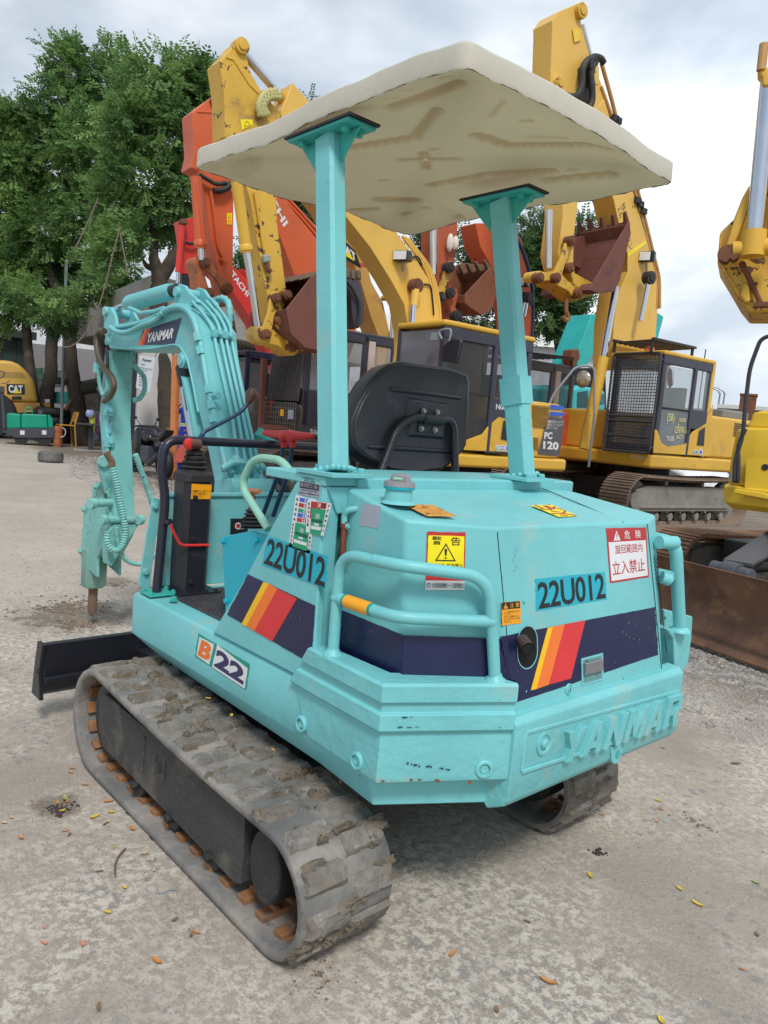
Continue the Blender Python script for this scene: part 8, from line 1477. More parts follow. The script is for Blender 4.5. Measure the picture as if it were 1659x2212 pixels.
mb=MB();p=ps.p(Y1(915,640),y=-0.01);mb.cyl(p,p+Vector((0.3,0,0.5)),0.008,5);p=ps.p(Y1(1003,655),y=-0.01);mb.cyl(p,p+Vector((-0.2,0,0.5)),0.008,5);mb.build('hanging_wire',BLK,ps.root)
# white building far behind with slatted roof edge
wb_=side_on('white_building','white building with slatted roof edge seen between the tree trunks','building',(110,940),34.0);mb=MB();a=wb_.p((60,640),y=0);b=wb_.p((260,640),y=0);mb.box(b.x,a.x,-5,0,0,a.z);mb.build('wall',mat('bright_white_wall',(0.72,0.74,0.76,1),0.7,dirt=((0.3,0.3,0.3,1),0.2,0.7)),wb_.root)
mb=MB(); 
for k in range(6):mb.box(b.x-0.3,a.x+0.3,-0.2,0.3,a.z+0.1+k*0.30,a.z+0.28+k*0.30)
mb.build('slatted_eave',mat('white_slat',(0.66,0.69,0.72,1),0.6),wb_.root)
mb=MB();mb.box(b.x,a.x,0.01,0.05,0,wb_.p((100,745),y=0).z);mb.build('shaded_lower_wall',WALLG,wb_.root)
dg=side_on('glass_building','dark building with green tinted glass at the left edge','building',(20,940),32.0);mb=MB();a=dg.p((-60,720),y=0);b=dg.p((62,720),y=0);mb.box(b.x,a.x,-5,0,0,a.z);dgw=mb.build('wall',mat('dark_green_glass',(0.02,0.045,0.045,1),0.25),dg.root);mb=MB()
for k in range(5):x=b.x+(a.x-b.x)*k/4;mb.box(x-0.06,x+0.06,0.0,0.06,0,a.z)
mb.box(b.x-0.3,a.x,0,0.5,a.z,a.z+0.3);mb.build('window_frame',DARK,dgw)
# distant pale sheds behind the excavator row
sh=side_on('warehouse','long white warehouse with pale roof behind the excavator row','building',(900,900),48.0,None,-6);mb=MB();a=sh.p((560,700),y=0);b=sh.p((1420,760),y=0);zr_=sh.p((800,640),y=0).z;mb.box(b.x,a.x,-14,0,0,zr_-2.4);mb.build('wall',mat('warehouse_wall',(0.62,0.66,0.72,1),0.6),sh.root)
mb=MB();mb.prism([(a.x+0.5,0.6,zr_-2.5),(a.x+0.5,-7,zr_),(a.x+0.5,-14.6,zr_-2.5)],(b.x-a.x-1,0,0));mb.build('roof',mat('cream_sheet_roof',(0.60,0.60,0.55,1),0.6),sh.root)
mb=MB();p=sh.p(Y3(1005,1030),y=0.02);mb.box(p.x-0.12,p.x+0.12,0.01,0.06,2,7.5);mb.build('blue_downpipe',SBLU,sh.root)
# street lamps far right, rusty container
for i,x in enumerate((1548,1558)):
    sl=side_on('street_lamp',('left' if i == 0 else 'right')+' one of two far street lamps seen over the tall excavator tail','lamp',(x,905),90.0,'far street lamps');p=sl.p((x,850),y=0);mb=MB();mb.tube(spline([(0,0,0),(0,0,p.z-0.8),(0,0,p.z),(0.5*(1 if i == 0 else 1),0,p.z+0.5),(1.3,0,p.z+0.6)]),0.10,8);mb.build('pole',STEEL,sl.root);mb=MB();mb.box(1.0,1.8,-0.15,0.15,p.z+0.5,p.z+0.68);mb.build('lamp_head',STEEL,sl.root)
ct=side_on('rusty_tank','rusty brown square tank far away at the right horizon','tank',(1617,900),55.0);a,b=ct.p((1600,850),y=0),ct.p((1636,850),y=0);mb=MB();mb.box(b.x,a.x,-1.5,0,0,a.z);mb.box(b.x-0.05,a.x+0.05,-1.55,0.05,a.z-0.15,a.z+0.02);mb.build('tank_body',RUST,ct.root,bevel=0.03)
bl2=side_on('low_shed','low far shed with a pale roof line at the right horizon','building',(1610,905),70.0);a,b=bl2.p((1560,882),y=0),bl2.p((1760,882),y=0);mb=MB();mb.box(b.x,a.x,-8,0,0,a.z);mb.build('wall',WALLG,bl2.root);mb=MB();mb.box(b.x,a.x+0.4,-8.2,0.4,a.z,a.z+0.35);mb.build('roof',mat('cream_sheet_roof',(0.6,0.6,0.55,1),0.6),bl2.root)
# ---------------------------------------------------------------- ride-on roller with CAT hood
ca=side_on('road_roller','large yellow road roller hood with CAT badge at the left edge','roller',(40,955),24.5)
def cp(*u):return ca.p(Q3(*u),y=0.0)
P=[cp(*u) for u in ((-260,350),(60,355),(150,368),(230,400),(300,455),(360,520),(420,590),(460,700),(485,820),(500,905),(-260,890))]
mb=MB();mb.prism(P,(0,-1.7,0));h_=mb.build('engine_hood',mat('roller_yellow',(0.60,0.36,0.07,1),0.45,var=0.05,vs=0.8,bump=0.04),ca.root,bevel=0.12,seg=4)
P=[cp(*u) for u in ((-260,905),(520,905),(528,1030),(-260,1060))];mb=MB();mb.prism(P,(0,-1.7,0));mb.build('frame',mat('roller_yellow_dirty',(0.50,0.27,0.06,1),0.5,dirt=((0.2,0.09,0.04,1),0.3,1.5)),ca.root,bevel=0.03)
P=[cp(*u) for u in ((-200,490),(300,515),(345,590),(-200,575))];mb=MB();mb.prism([p+Vector((0,0.006,0)) for p in P],(0,-0.03,0));mb.build('vent_panel',mat('tan_vent',(0.36,0.23,0.06,1),0.6),h_)
q=[ca.p(Q3(*u),y=0.01) for u in ((92,795),(322,800),(318,668),(82,662))];mb=MB();patch(mb,q,0.006,0);bdg=mb.build('badge',BLACK,h_);text_obj(sub(q,0.10,0.14,0.90,0.90),'CAT',WHITE,parent=ca.root,name='lettering',lift=0.012,off=0.045);mb=MB();tri(mb,sub(q,0.30,0.10,0.80,0.46),0,None,0.018,False);mb.build('yellow_triangle',[SYEL,SYEL],ca.root,smooth=0)
mb=MB();p=cp(152,842);q2=cp(278,842);mb.bar(p+Vector((0,0.03,0)),q2+Vector((0,0.03,0)),0.05,0.10);mb.build('hood_handle',BLK,h_,bevel=0.02)
for u in ((447,1000),(492,1003)):c=ca.p(Q3(*u),y=0.02);mb=MB();mb.cyl(c,c+Vector((0,0.03,0)),0.08,16);mb.build('tail_lamp',mat('red_lamp',(0.6,0.04,0.02,1),0.3) if u[0] < 470 else BLK,ca.root)
P=[cp(*u) for u in ((560,908),(655,915),(655,968),(590,970))];mb=MB();mb.prism(P,(0,-0.3,0));mb.build('hitch',MATS['roller_yellow_dirty'],ca.root,bevel=0.02);P=[cp(*u) for u in ((580,860),(645,860),(645,905),(585,905))];mb=MB();mb.prism(P,(0,-0.02,0));mb.build('number_plate',WHITE,ca.root)
mb=MB();mb.cyl((0.8,-1.9,0.75),(0.8,0.1,0.75),0.75,32);mb.build('wheel',BOOT,ca.root,bevel=0.08)
# walk-behind roller
gr_=side_on('walk_roller','small green walk behind roller with twin drums in front of the yellow roller','roller',(68,958),22.0)
def gp(*u):return gr_.p(Q3(*u),y=0.0)
for us in (((80,1230),(85,1060),(115,1040),(268,1058),(270,1236),(130,1240)),((275,1236),(275,1065),(300,1050),(610,1065),(622,1236)),((628,1236),(615,1068),(650,1070),(680,1110),(692,1236))):mb=MB();mb.prism([gp(*u) for u in us],(0,-0.62,0));gb=mb.build('water_tank' if us[0][0] < 200 else 'cover',GRNX,gr_.root,bevel=0.03,seg=3)
P=[gp(*u) for u in ((30,1240),(700,1240),(712,1275),(690,1365),(180,1362),(150,1320),(40,1290))];mb=MB();mb.prism(P,(0,-0.68,0));mb.build('frame',GREYM,gr_.root,bevel=0.015)
for u in ((275,1372),(570,1372)):c=gp(*u);r=(gp(u[0],1290)-gp(u[0],1460)).length/2;mb=MB();c.z=r;c.y -= 0.06;mb.cyl(c+Vector((0,0.02,0)),c-Vector((0,0.7,0)),r,30,0);mb.cyl(c+Vector((0,0.023,0)),c+Vector((0,0.0,0)),r*0.96,26,1);mb.build('drum',[mat('dusty_drum',(0.16,0.125,0.09,1),0.6,0.3),DARK],gr_.root,bevel=0.01)
mb=MB();mb.tube(fillet([gp(*u)+Vector((0,-0.2,0)) for u in ((328,1065),(330,985),(375,962),(415,985),(420,1065))],0.1),0.018,8);mb.tube([gp(330,1018)+Vector((0,-0.2,0)),gp(418,1018)+Vector((0,-0.2,0))],0.014,6);mb.build('lifting_eye',GRNX,gr_.root)
mb=MB();P=[gp(*u)+Vector((0,0.02,0)) for u in ((60,1230),(50,1020),(25,760),(8,700))];mb.tube(P,0.055,10);mb.tube([gp(8,660),gp(80,650),gp(135,615)],0.014,6);mb.tube(spline([gp(0,590),gp(45,560),gp(50,510),gp(0,490)]),0.018,6);mb.box(P[3].x-0.1,P[3].x+0.12,-0.1,0.1,P[3].z-0.15,P[3].z+0.02);mb.build('handle',GREYM,gr_.root,smooth=50)
for u,wd in (((290,1295),30),((573,1293),30)):c=gr_.p(Q3(*u),y=0.005);mb=MB();mb.box(c.x-0.06,c.x+0.06,0.0,0.012,c.z-0.06,c.z+0.06);mb.build('hook_slot',WHITE,gr_.root,bevel=0.004)
c=gp(520,1030);mb=MB();mb.box(c.x-0.07,c.x+0.06,-0.3,-0.1,c.z-0.08,c.z+0.06);mb.lathe((c.x,-0.2,c.z+0.06),(0.3,0,1),[(0,0.05),(0.03,0.03),(0.06,0.07)],12);mb.build('exhaust',GREYM,gr_.root,bevel=0.01)
# plastic drum, tyre, chair, table, stool, sacks
db=side_on('plastic_drum','orange brown plastic drum standing beside the green roller','drum',(128,960),22.3);a,b=db.p(Q3(690,1330),y=0),db.p(Q3(815,1330),y=0);zt_=db.p(Q3(750,1212),y=0).z;r=(a-b).length/2;cx_=(a.x+b.x)/2
mb=MB();mb.lathe((cx_,-r,0),(0,0,1),[(0,r*0.93),(0.04,r),(zt_*0.3,r),(zt_*0.33,r*0.97),(zt_*0.36,r),(zt_*0.66,r),(zt_*0.69,r*0.97),(zt_*0.72,r),(zt_-0.03,r),(zt_,r*0.9)],28);tag(mb.build('drum_body',mat('faded_orange_plastic',(0.33,0.11,0.04,1),0.5,dirt=((0.15,0.08,0.05,1),0.3,2.0)),db.root),'','') ;db.root.children[0].pop('label',None) if False else None
for o in db.root.children:
    del o['label'];del o['category']
cbl=db;mb=MB();mb.tube(spline([db.p(Q3(*u),y=0.05) for u in ((800,1230),(840,1250),(850,1300),(820,1345),(780,1350))]),0.015,6);mb.build('hose_loop',mat('pale_hose',(0.5,0.5,0.45,1),0.6),db.root)
ty=side_on('tyre','worn truck tyre lying flat alone on the concrete yard','tyre',(108,997),16.0);a,b=ty.p(Q3(500,1620),y=0),ty.p(Q3(808,1620),y=0);R0_=(a-b).length/2;hh_=0.235;cx_=(a.x+b.x)/2
p0=at(Q3(655,1688),z=0.0);ty.root.location=(p0.x,p0.y,0);nrm2=(Vector(CAM)-p0);nrm2.z=0;nrm2.normalize();dd_=(p0-Vector(CAM)).length;R0_=R0_*dd_/16.2;ty.root.location=(p0.x-nrm2.x*R0_,p0.y-nrm2.y*R0_,0);hh_=0.24
mb=MB();mb.loft([[(r*cos(2*pi*k/44),r*sin(2*pi*k/44),z) for k in range(44)] for r,z in ((R0_*0.62,0.03),(R0_*0.85,0.0),(R0_*0.97,0.02),(R0_,0.06),(R0_,hh_-0.06),(R0_*0.97,hh_-0.02),(R0_*0.85,hh_),(R0_*0.62,hh_-0.03),(R0_*0.58,hh_-0.06),(R0_*0.58,0.06),(R0_*0.62,0.03))],cap=False)
tb=mb.build('tyre_body',mat('grey_worn_rubber',(0.12,0.118,0.115,1),0.85,var=0.2,dirt=((0.25,0.24,0.22,1),0.4,5.0),bump=0.4),ty.root)
mb=MB()
for k in range(52):a=2*pi*k/52;c=Vector((cos(a)*R0_,sin(a)*R0_,hh_/2));mb.obox(c,Vector((cos(a),sin(a),0))*0.008,Vector((-sin(a),cos(a),0))*0.018,Vector((0,0,hh_/2-0.05)))
mb.build('tread',MATS['grey_worn_rubber'],tb,bevel=0)
chm=mat('amber_plastic',(0.52,0.26,0.05,1),0.45)
ch=side_on('plastic_chair','amber yellow slatted plastic chair in front of the thick tree trunk','chair',(150,952),22.6,None,18)
def hp(*u,y=0.0):return ch.p(Q3(*u),y=y)
sz=hp(870,1195).z;xb0,xb1=hp(790,1100,y=-0.0).x,hp(975,1100).x;zt_=hp(880,1022).z;xs0_,xs1_=hp(725,1190).x,hp(980,1190).x
mb=MB();mb.box(xs1_,xs1_+0.45,-0.42,0.0,sz-0.03,sz);mb.build('seat',chm,ch.root,bevel=0.012)
bxx=xs1_;mb=MB()
for y in (-0.40,-0.02):mb.bar((bxx+0.02,y,sz),(bxx-0.08,y,zt_),0.035,0.035)
for k in range(6):z=sz+0.10+(zt_-sz-0.14)*k/5;x=bxx+0.02-0.10*(z-sz)/(zt_-sz);mb.box(x-0.012,x+0.012,-0.40,-0.02,z,z+0.045)
mb.build('backrest',chm,ch.root,bevel=0.005)
for x,y in ((xs1_+0.02,-0.02),(xs1_+0.43,-0.02),(xs1_+0.02,-0.40),(xs1_+0.43,-0.40)):mb=MB();mb.bar((x,y,sz-0.01),(x+(-0.06 if x < xs1_+0.2 else 0.03),y,0),0.035,0.035);mb.build('leg',chm,ch.root)
tbm=mat('dark_table_top',(0.035,0.037,0.045,1),0.45)
tb_=side_on('table','dark slim table on a single post right of the amber chair','table',(197,956),21.6);a,b=tb_.p(Q3(985,1180),y=0),tb_.p(Q3(1330,1180),y=0);mb=MB();mb.box(b.x,a.x,-0.6,0.1,a.z-0.02,a.z+0.03);mb.build('tabletop',tbm,tb_.root,bevel=0.01);c=tb_.p(Q3(1178,1300),y=-0.25);mb=MB();mb.box(c.x-0.07,c.x+0.07,-0.32,-0.18,0.02,a.z-0.02);mb.build('leg',tbm,tb_.root);mb=MB();mb.box(c.x-0.5,c.x+0.45,-0.55,0.05,0,0.03);mb.build('foot',WALL,tb_.root,bevel=0.01)
st=side_on('stool','pale grey plastic stool standing under the slim dark table','stool',(210,956),22.0);a,b=st.p(Q3(1225,1245),y=0),st.p(Q3(1320,1245),y=0);mb=MB();gm=mat('pale_grey_plastic',(0.42,0.38,0.40,1),0.5);mb.box(b.x,a.x,-0.3,0,a.z-0.04,a.z+0.02);mb.build('seat',gm,st.root,bevel=0.02)
for x,y in ((a.x-0.02,-0.02),(b.x+0.02,-0.02),(a.x-0.02,-0.28),(b.x+0.02,-0.28)):mb=MB();mb.bar((x,y,a.z),(x+(0.04 if x > 0.5*(a.x+b.x) else -0.04),y,0),0.04,0.03);mb.build('leg',gm,st.root)
def sack(label,name,uv0,uv1,d,m,cat='sack',sc=(1,1,1)):
    o=side_on(name,label,cat,(0.5*(uv0[0]+uv1[0]),955),d);a,b=o.p(uv0,y=0),o.p(uv1,y=0);cx=(a.x+b.x)/2;w_=abs(a.x-b.x)/2;z0,z1=min(a.z,b.z),max(a.z,b.z);z0=max(0,z0);mb=MB();r_=random.Random(len(label));L_=[]
    for i in range(10):
        t=i/9;rr=w_*(0.5+0.5*sin(pi*min(1,0.12+t*0.8))**0.5);L_.append([(cx+rr*cos(2*pi*k/16)*(1+r_.uniform(-0.09,0.09)),-w_*0.6+rr*0.6*sin(2*pi*k/16)*(1+r_.uniform(-0.1,0.1)),z0+(z1-z0)*t+r_.uniform(-0.01,0.01)) for k in range(16)])
    mb.loft(L_);mb.build('bag_body',m,o.root,smooth=60);return o
sack('purple woven rice sack standing behind the slim table','sack',Q3(1235,1310),Q3(1340,1060),22.5,mat('purple_sack',(0.09,0.02,0.10,1),0.6,dirt=((0.4,0.1,0.03,1),0.2,5.0)))
sack('lime yellow printed sack left of the purple sack','sack',Q3(1160,1300),Q3(1240,1065),22.4,mat('lime_sack',(0.42,0.45,0.04,1),0.6,dirt=((0.1,0.05,0.02,1),0.35,7.0)))
sack('blue and white checked cloth bundle on top of the sacks','cloth_bundle',Q3(1110,1085),Q3(1225,1008),22.3,mat('blue_white_cloth',(0.35,0.42,0.62,1),0.8,dirt=((0.03,0.05,0.2,1),0.55,12.0)),'cloth')
# stack of tyres and clutter under the trees
for k in range(4):
    z=0.32+k*0.28;tt=side_on('tyre',('bottom','second','third','top')[k]+' black tyre in the stack behind the amber chair','tyre',(118,950),24.0,'stacked tyres behind the chair');mb=MB();R_1=0.62;mb.loft([[(r*cos(2*pi*q/30),r*sin(2*pi*q/30)-0.6,zz_+k*0.285) for q in range(30)] for r,zz_ in ((0.36,0.03),(0.55,0.0),(0.62,0.06),(0.62,0.21),(0.55,0.27),(0.36,0.24),(0.36,0.03))],cap=False);mb.build('tyre_body',BOOT,tt.root,smooth=60)
def slab(name,label,cat,us,d,m,w_=0.5,f=Q3,y=0.0,bev=0.02):
    o=side_on(name,label,cat,f(us[0][0],1400) if f is Q3 else us[0],d);P=[o.p(f(*u),y=y) for u in us];mb=MB();mb.prism(P,(0,-w_,0));mb.build(name.split('_')[-1]+'_body',m,o.root,bevel=bev);return o
slab('steel_bin','teal steel bin behind the tyre stack','bin',((650,915),(655,765),(900,760),(925,920)),25.5,mat('teal_bin',(0.01,0.20,0.18,1),0.5,dirt=((0.05,0.08,0.08,1),0.3,2.0)),0.8);slab('notice_board','pale board leaning behind the teal bin','board',((595,850),(590,670),(705,668),(700,850)),26.0,mat('lilac_board',(0.45,0.45,0.52,1),0.6),0.05)
slab('parked_truck','white truck cab far between the tree trunks','truck',((690,700),(690,500),(730,468),(850,470),(860,700)),29.0,mat('white_truck_paint',(0.55,0.57,0.58,1),0.4),1.8,bev=0.1);slab('parked_truck','green and white truck box far left of the white truck','truck',((440,620),(440,455),(560,452),(560,620)),30.0,mat('green_truck',(0.08,0.25,0.16,1),0.5,dirt=((0.6,0.6,0.6,1),0.5,0.9)),1.8)
for k,(u0,u1,rr,nm) in enumerate((((1060,690),(1265,640),0.16,'long dark log on the scrap pile right of the thick trunk'),((1050,740),(1250,720),0.17,'lower dark log on the scrap pile'),((700,610),(860,640),0.12,'short bark covered log behind the grey pole'),((860,1000),(935,870),0.08,'reddish plank leaning against the thick trunk'))):
    lo=side_on('log' if k < 3 else 'plank',nm,'log' if k < 3 else 'plank',(Q3(*u0)[0],955),24.5-0.3*k);mb=MB();mb.tube([lo.p(Q3(*u0),y=0),lo.p(Q3(*u1),y=0)],[rr,rr*0.85],14 if k < 3 else 4);mb.build('timber',mat('dark_bark_log',(0.045,0.038,0.032,1),0.9,bump=0.6,bs=20) if k < 3 else mat('reddish_plank',(0.16,0.07,0.04,1),0.8),lo.root)
slab('scrap_heap','dark scrap metal heap behind the trunk and the sacks','scrap',((1050,1010),(1060,770),(1190,720),(1290,760),(1320,900),(1310,1010)),25.5,mat('dark_scrap',(0.05,0.045,0.04,1),0.8,var=0.5,vs=2,dirt=((0.15,0.12,0.1,1),0.4,3.0),bump=0.8),1.0)
po=side_on('steel_pole','tall grey steel pole left of the thick tree trunk','pole',(136,955),23.0);a,b=po.p(Q3(796,500),y=0),po.p(Q3(838,500),y=0);r=(a-b).length/2;zt_=po.p((136,560),y=0).z;mb=MB();mb.cyl(((a.x+b.x)/2,0,0),((a.x+b.x)/2,0,zt_),r,16);mb.build('pole_shaft',mat('grey_pole',(0.16,0.18,0.19,1),0.5),po.root)
op=side_on('orange_pipe_post','thin upright orange pipe behind the mini excavator boom','post',(374,1000),15.5);a,b=op.p(Y1(1142,645),y=0),op.p(Y1(1125,1200),y=0);mb=MB();mb.cyl((b.x-0.02,0,0),a,0.085,16);mb.build('pipe',mat('orange_pipe',(0.62,0.22,0.07,1),0.5,dirt=((0.4,0.12,0.05,1),0.3,3.0)),op.root)
pb=side_on('plank','pale brown board leaning beside the orange pipe','plank',(366,975),15.8);P=[pb.p(Y1(*u),y=0) for u in ((1068,1215),(1085,1110),(1110,1112),(1100,1240))];mb=MB();mb.prism(P,(0,-0.03,0));mb.build('board',mat('pale_board',(0.20,0.14,0.10,1),0.8),pb.root)
# small red tripod stand and dusty shoes of a machine step behind the lever column
slab('red_bracket','red triangular steel bracket standing behind the guard bar','bracket',((373,1000),(398,938),(404,938),(404,1000)),9.0,mat('dull_red',(0.40,0.07,0.05,1),0.6),0.05,f=V)
# ---------------------------------------------------------------- motorbike
def motorbike(uv,d,turn,label,scale=1.0):
    m=side_on('motorbike',label,'motorbike',uv,d,'motorbikes parked by the office',turn);k=scale;BP=mat('gloss_black_paint',(0.012,0.012,0.018,1),0.18);R1=0.30*k
    for x,w_ in ((0.68,0.05),(-0.68,0.07)):
        mb=MB();mb.loft([[(x*k+rr*cos(2*pi*q/28),y*k,R1+rr*sin(2*pi*q/28)) for q in range(28)] for rr,y in ((R1*0.72,-w_),(R1*0.93,-w_),(R1,-w_*0.3),(R1,w_*0.3),(R1*0.93,w_),(R1*0.72,w_),(R1*0.72,-w_))],cap=False);mb.build('wheel',BOOT,m.root,smooth=60)
        mb=MB();mb.cyl((x*k,-0.03,R1),(x*k,0.03,R1),0.05*k,14)
        for q in range(6):a=2*pi*q/6;mb.bar((x*k,0,R1),(x*k+R1*0.76*cos(a),0,R1+R1*0.76*sin(a)),0.025,0.03)
        mb.lathe((x*k,0.05,R1),(0,1,0),[(0,0.09*k),(0.006,0.09*k)],18);mb.build('rim',GREYM,m.root)
    sec=[(0.62,0.62),(0.52,0.85),(0.40,0.98),(0.30,0.96),(0.18,0.86),(0.20,0.55),(0.30,0.30),(0.50,0.35)];mb=MB();mb.loft([[(x*k,y*k,z*k) for x,z in [(0.4+(a-0.4)*s_,0.65+(b-0.65)*s_) for a,b in sec]] for y,s_ in ((-0.20,0.7),(-0.14,1.0),(0.14,1.0),(0.20,0.7))]);mb.build('fairing',BP,m.root,bevel=0.02)
    sec=[(0.25,0.72),(0.22,0.92),(0.05,0.98),(-0.15,0.86),(-0.18,0.75),(0.0,0.68)];mb=MB();mb.loft([[(x*k,y*k,z*k) for x,z in [(0.03+(a-0.03)*s_,0.83+(b-0.83)*s_) for a,b in sec]] for y,s_ in ((-0.15,0.75),(-0.10,1.0),(0.10,1.0),(0.15,0.75))]);mb.build('fuel_tank',BP,m.root,bevel=0.03,seg=3)
    mb=MB();mb.loft([[(x*k,y*k,z*k) for x,z in ((-0.15,0.74),(-0.15,0.82),(-0.45,0.80),(-0.62,0.92),(-0.85,1.0),(-0.82,0.92),(-0.55,0.74))] for y in (-0.10,0.10)]);mb.build('seat',BOOT,m.root,bevel=0.02)
    mb=MB();mb.box(-0.15*k,0.25*k,-0.14*k,0.14*k,0.28*k,0.62*k);mb.box(-0.70*k,-0.1*k,-0.1*k,-0.05*k,0.28*k,0.36*k);mb.build('engine',GREYM,m.root,bevel=0.03);mb=MB();mb.tube([(0.1*k,0.12*k,0.3*k),(-0.3*k,0.15*k,0.28*k),(-0.85*k,0.2*k,0.5*k)],[0.03,0.05,0.07],14);mb.build('exhaust_silencer',BLK,m.root)
    mb=MB();mb.tube([(0.70*k,0.09,R1),(0.45*k,0.09,0.88*k)],0.025,8);mb.tube([(0.70*k,-0.09,R1),(0.45*k,-0.09,0.88*k)],0.025,8);mb.build('front_fork',STEEL,m.root);mb=MB();mb.tube([(0.38*k,0.36*k,0.98*k),(0.44*k,0.2*k,0.99*k),(0.44*k,-0.2*k,0.99*k),(0.38*k,-0.36*k,0.98*k)],0.015,8);mb.build('handlebar',BLK,m.root)
    for s_ in (1,-1):mb=MB();mb.tube([(0.42*k,0.22*k*s_,1.0*k),(0.46*k,0.32*k*s_,1.16*k)],0.008,6);mb.ball((0.46*k,0.34*k*s_,1.17*k),0.06*k,(0.4,1,0.6),10,6);mb.build('mirror',BLK,m.root)
    mb=MB();mb.box(-0.72*k,-0.70*k,-0.09,0.09,0.60*k,0.74*k);mb.build('number_plate',WHITE,m.root);return m
motorbike((324,1010),15.6,-66,'black sports motorbike nearest the camera beside the hanging arm',1.0);motorbike((342,975),17.5,-50,'black and blue motorbike parked behind the nearest one',0.98)
# ---------------------------------------------------------------- person in blue
pe=side_on('person','person in blue overalls with yellow reflective bands behind the orange pipe','person',(398,1015),17.0,None,-20)
def skin_figure(name,joints,edges,m,parent,sub_=2):
    me=bpy.data.meshes.new(name);me.from_pydata([j[0] for j in joints],edges,[]);o=bpy.data.objects.new(name,me);col.objects.link(o);o.parent=parent
    md=o.modifiers.new('skin','SKIN');md.use_smooth_shade=True;sv=me.skin_vertices[0].data if me.skin_vertices else None
    if sv is None:
        bm=bmesh.new();bm.from_mesh(me);bm.verts.layers.skin.verify();bm.to_mesh(me);bm.free();sv=me.skin_vertices[0].data
    for i,j in enumerate(joints):sv[i].radius=(j[1],j[1]*(j[2] if len(j) > 2 else 1))
    sv[0].use_root=True;s_=o.modifiers.new('sub','SUBSURF');s_.levels=sub_;s_.render_levels=sub_;me.materials.append(m);return o
BLU=mat('blue_overall_cloth',(0.02,0.05,0.42,1),0.8,var=0.2,vs=4,bump=0.3);SKN=mat('skin',(0.30,0.15,0.09,1),0.55,bump=0.03)
J=[((0,0,0.92),0.13,0.8),((0,0,1.10),0.13,0.75),((0,0,1.32),0.16,0.7),((0,0,1.43),0.09),((0,0,1.50),0.055),((0.01,0,1.60),0.085),((0.015,0,1.69),0.07),
     ((-0.09,0,0.85),0.10),((-0.10,0.01,0.48),0.065),((-0.11,0,0.10),0.045),((0.09,0,0.85),0.10),((0.11,0.02,0.48),0.065),((0.12,0,0.10),0.045),((-0.10,0.12,0.04),0.035),((0.13,0.12,0.04),0.035),
     ((-0.19,0,1.38),0.06),((-0.25,0.05,1.12),0.045),((-0.15,0.2,1.0),0.035),((0.19,0,1.38),0.06),((0.30,0.08,1.18),0.045),((0.17,0.14,1.42),0.035)]
Ed=[(0,1),(1,2),(2,3),(3,4),(4,5),(5,6),(0,7),(7,8),(8,9),(9,13),(0,10),(10,11),(11,12),(12,14),(3,15),(15,16),(16,17),(3,18),(18,19),(19,20)]
bd0=skin_figure('body',J,Ed,BLU,pe.root)
def hand(c,d,side,par):
    c=Vector(c);d=Vector(d).normalized();s_=Vector(side).normalized();P=[(tuple(c),0.028,0.5),(tuple(c+d*0.08),0.034,0.4)];E_=[(0,1)]
    for k,l in enumerate((0.065,0.075,0.07,0.055)):o_=s_*(0.027-k*0.018);P.append((tuple(c+d*0.09+o_),0.009));P.append((tuple(c+d*(0.09+l*0.55)+o_),0.008));P.append((tuple(c+d*(0.09+l*0.8)+o_+Vector((0,0,-l*0.35))),0.007));n_=len(P);E_ += [(1,n_-3),(n_-3,n_-2),(n_-2,n_-1)]
    P.append((tuple(c+d*0.03+s_*0.04),0.010));P.append((tuple(c+d*0.07+s_*0.055),0.008));n_=len(P);E_ += [(0,n_-2),(n_-2,n_-1)]
    skin_figure('hand',P,E_,SKN,par,1)
hand((-0.14,0.22,0.99),(0.4,0.8,-0.3),(1,0,0),pe.root);hand((0.16,0.15,1.44),(-0.5,0.1,0.8),(0,1,0),pe.root)
mb=MB();mb.ball((0.012,0.0,1.60),0.098,(0.85,0.98,1.15),18,12);mb.ball((0.012,0.098,1.59),0.016,(0.7,1,1.2),8,6);mb.ball((-0.075,0.0,1.59),0.02,(0.5,0.8,1.3),8,6);mb.ball((0.098,0.0,1.59),0.02,(0.5,0.8,1.3),8,6)
hd_=mb.build('head',SKN,pe.root,smooth=80);mb=MB()
for q in (-0.032,0.056):mb.ball((q,0.083,1.615),0.011,(1,0.6,0.7),8,6)
mb.build('eyes',BLACK,hd_);mb=MB();mb.ball((0.012,0.088,1.555),0.022,(1,0.4,0.3),10,6);mb.build('mouth',mat('lips',(0.3,0.08,0.06,1),0.5),hd_)
mb=MB();mb.ball((0.012,-0.012,1.625),0.108,(0.9,0.95,1.08),18,12);hx=mb.build('hair',BLACK,pe.root);mb=MB();mb.lathe((0.012,0,1.655),(0,0,1),[(0,0.112),(0.03,0.112),(0.07,0.085),(0.09,0.02)],20);mb.box(-0.06,0.085,0.09,0.17,1.655,1.668);mb.build('cap',BLK,pe.root)
RFL=mat('reflective_band',(0.55,0.75,0.10,1),0.3)
for z in (1.06,1.10): 
    mb=MB();mb.loft([[(0.142*cos(2*pi*k/24),0.108*sin(2*pi*k/24),zz_) for k in range(24)] for zz_ in (z-0.014,z+0.014)]);mb.build('reflective_band',RFL if z > 1.08 else WHITE,pe.root,smooth=60)
mb=MB();mb.lathe((0.255,0.05,1.26),(0.6,0.35,-1),[(-0.02,0.062),(0.02,0.060)],16);mb.build('sleeve_band',RFL,pe.root)
for x in (-0.105,0.125):mb=MB();mb.loft([[(x+0.05*cos(2*pi*k/14)*w_,0.045+0.12*sin(2*pi*k/14)*w_,z) for k in range(14)] for z,w_ in ((0.0,1),(0.05,0.95),(0.085,0.55))]);mb.build('boot',BOOT,pe.root,bevel=0.01)
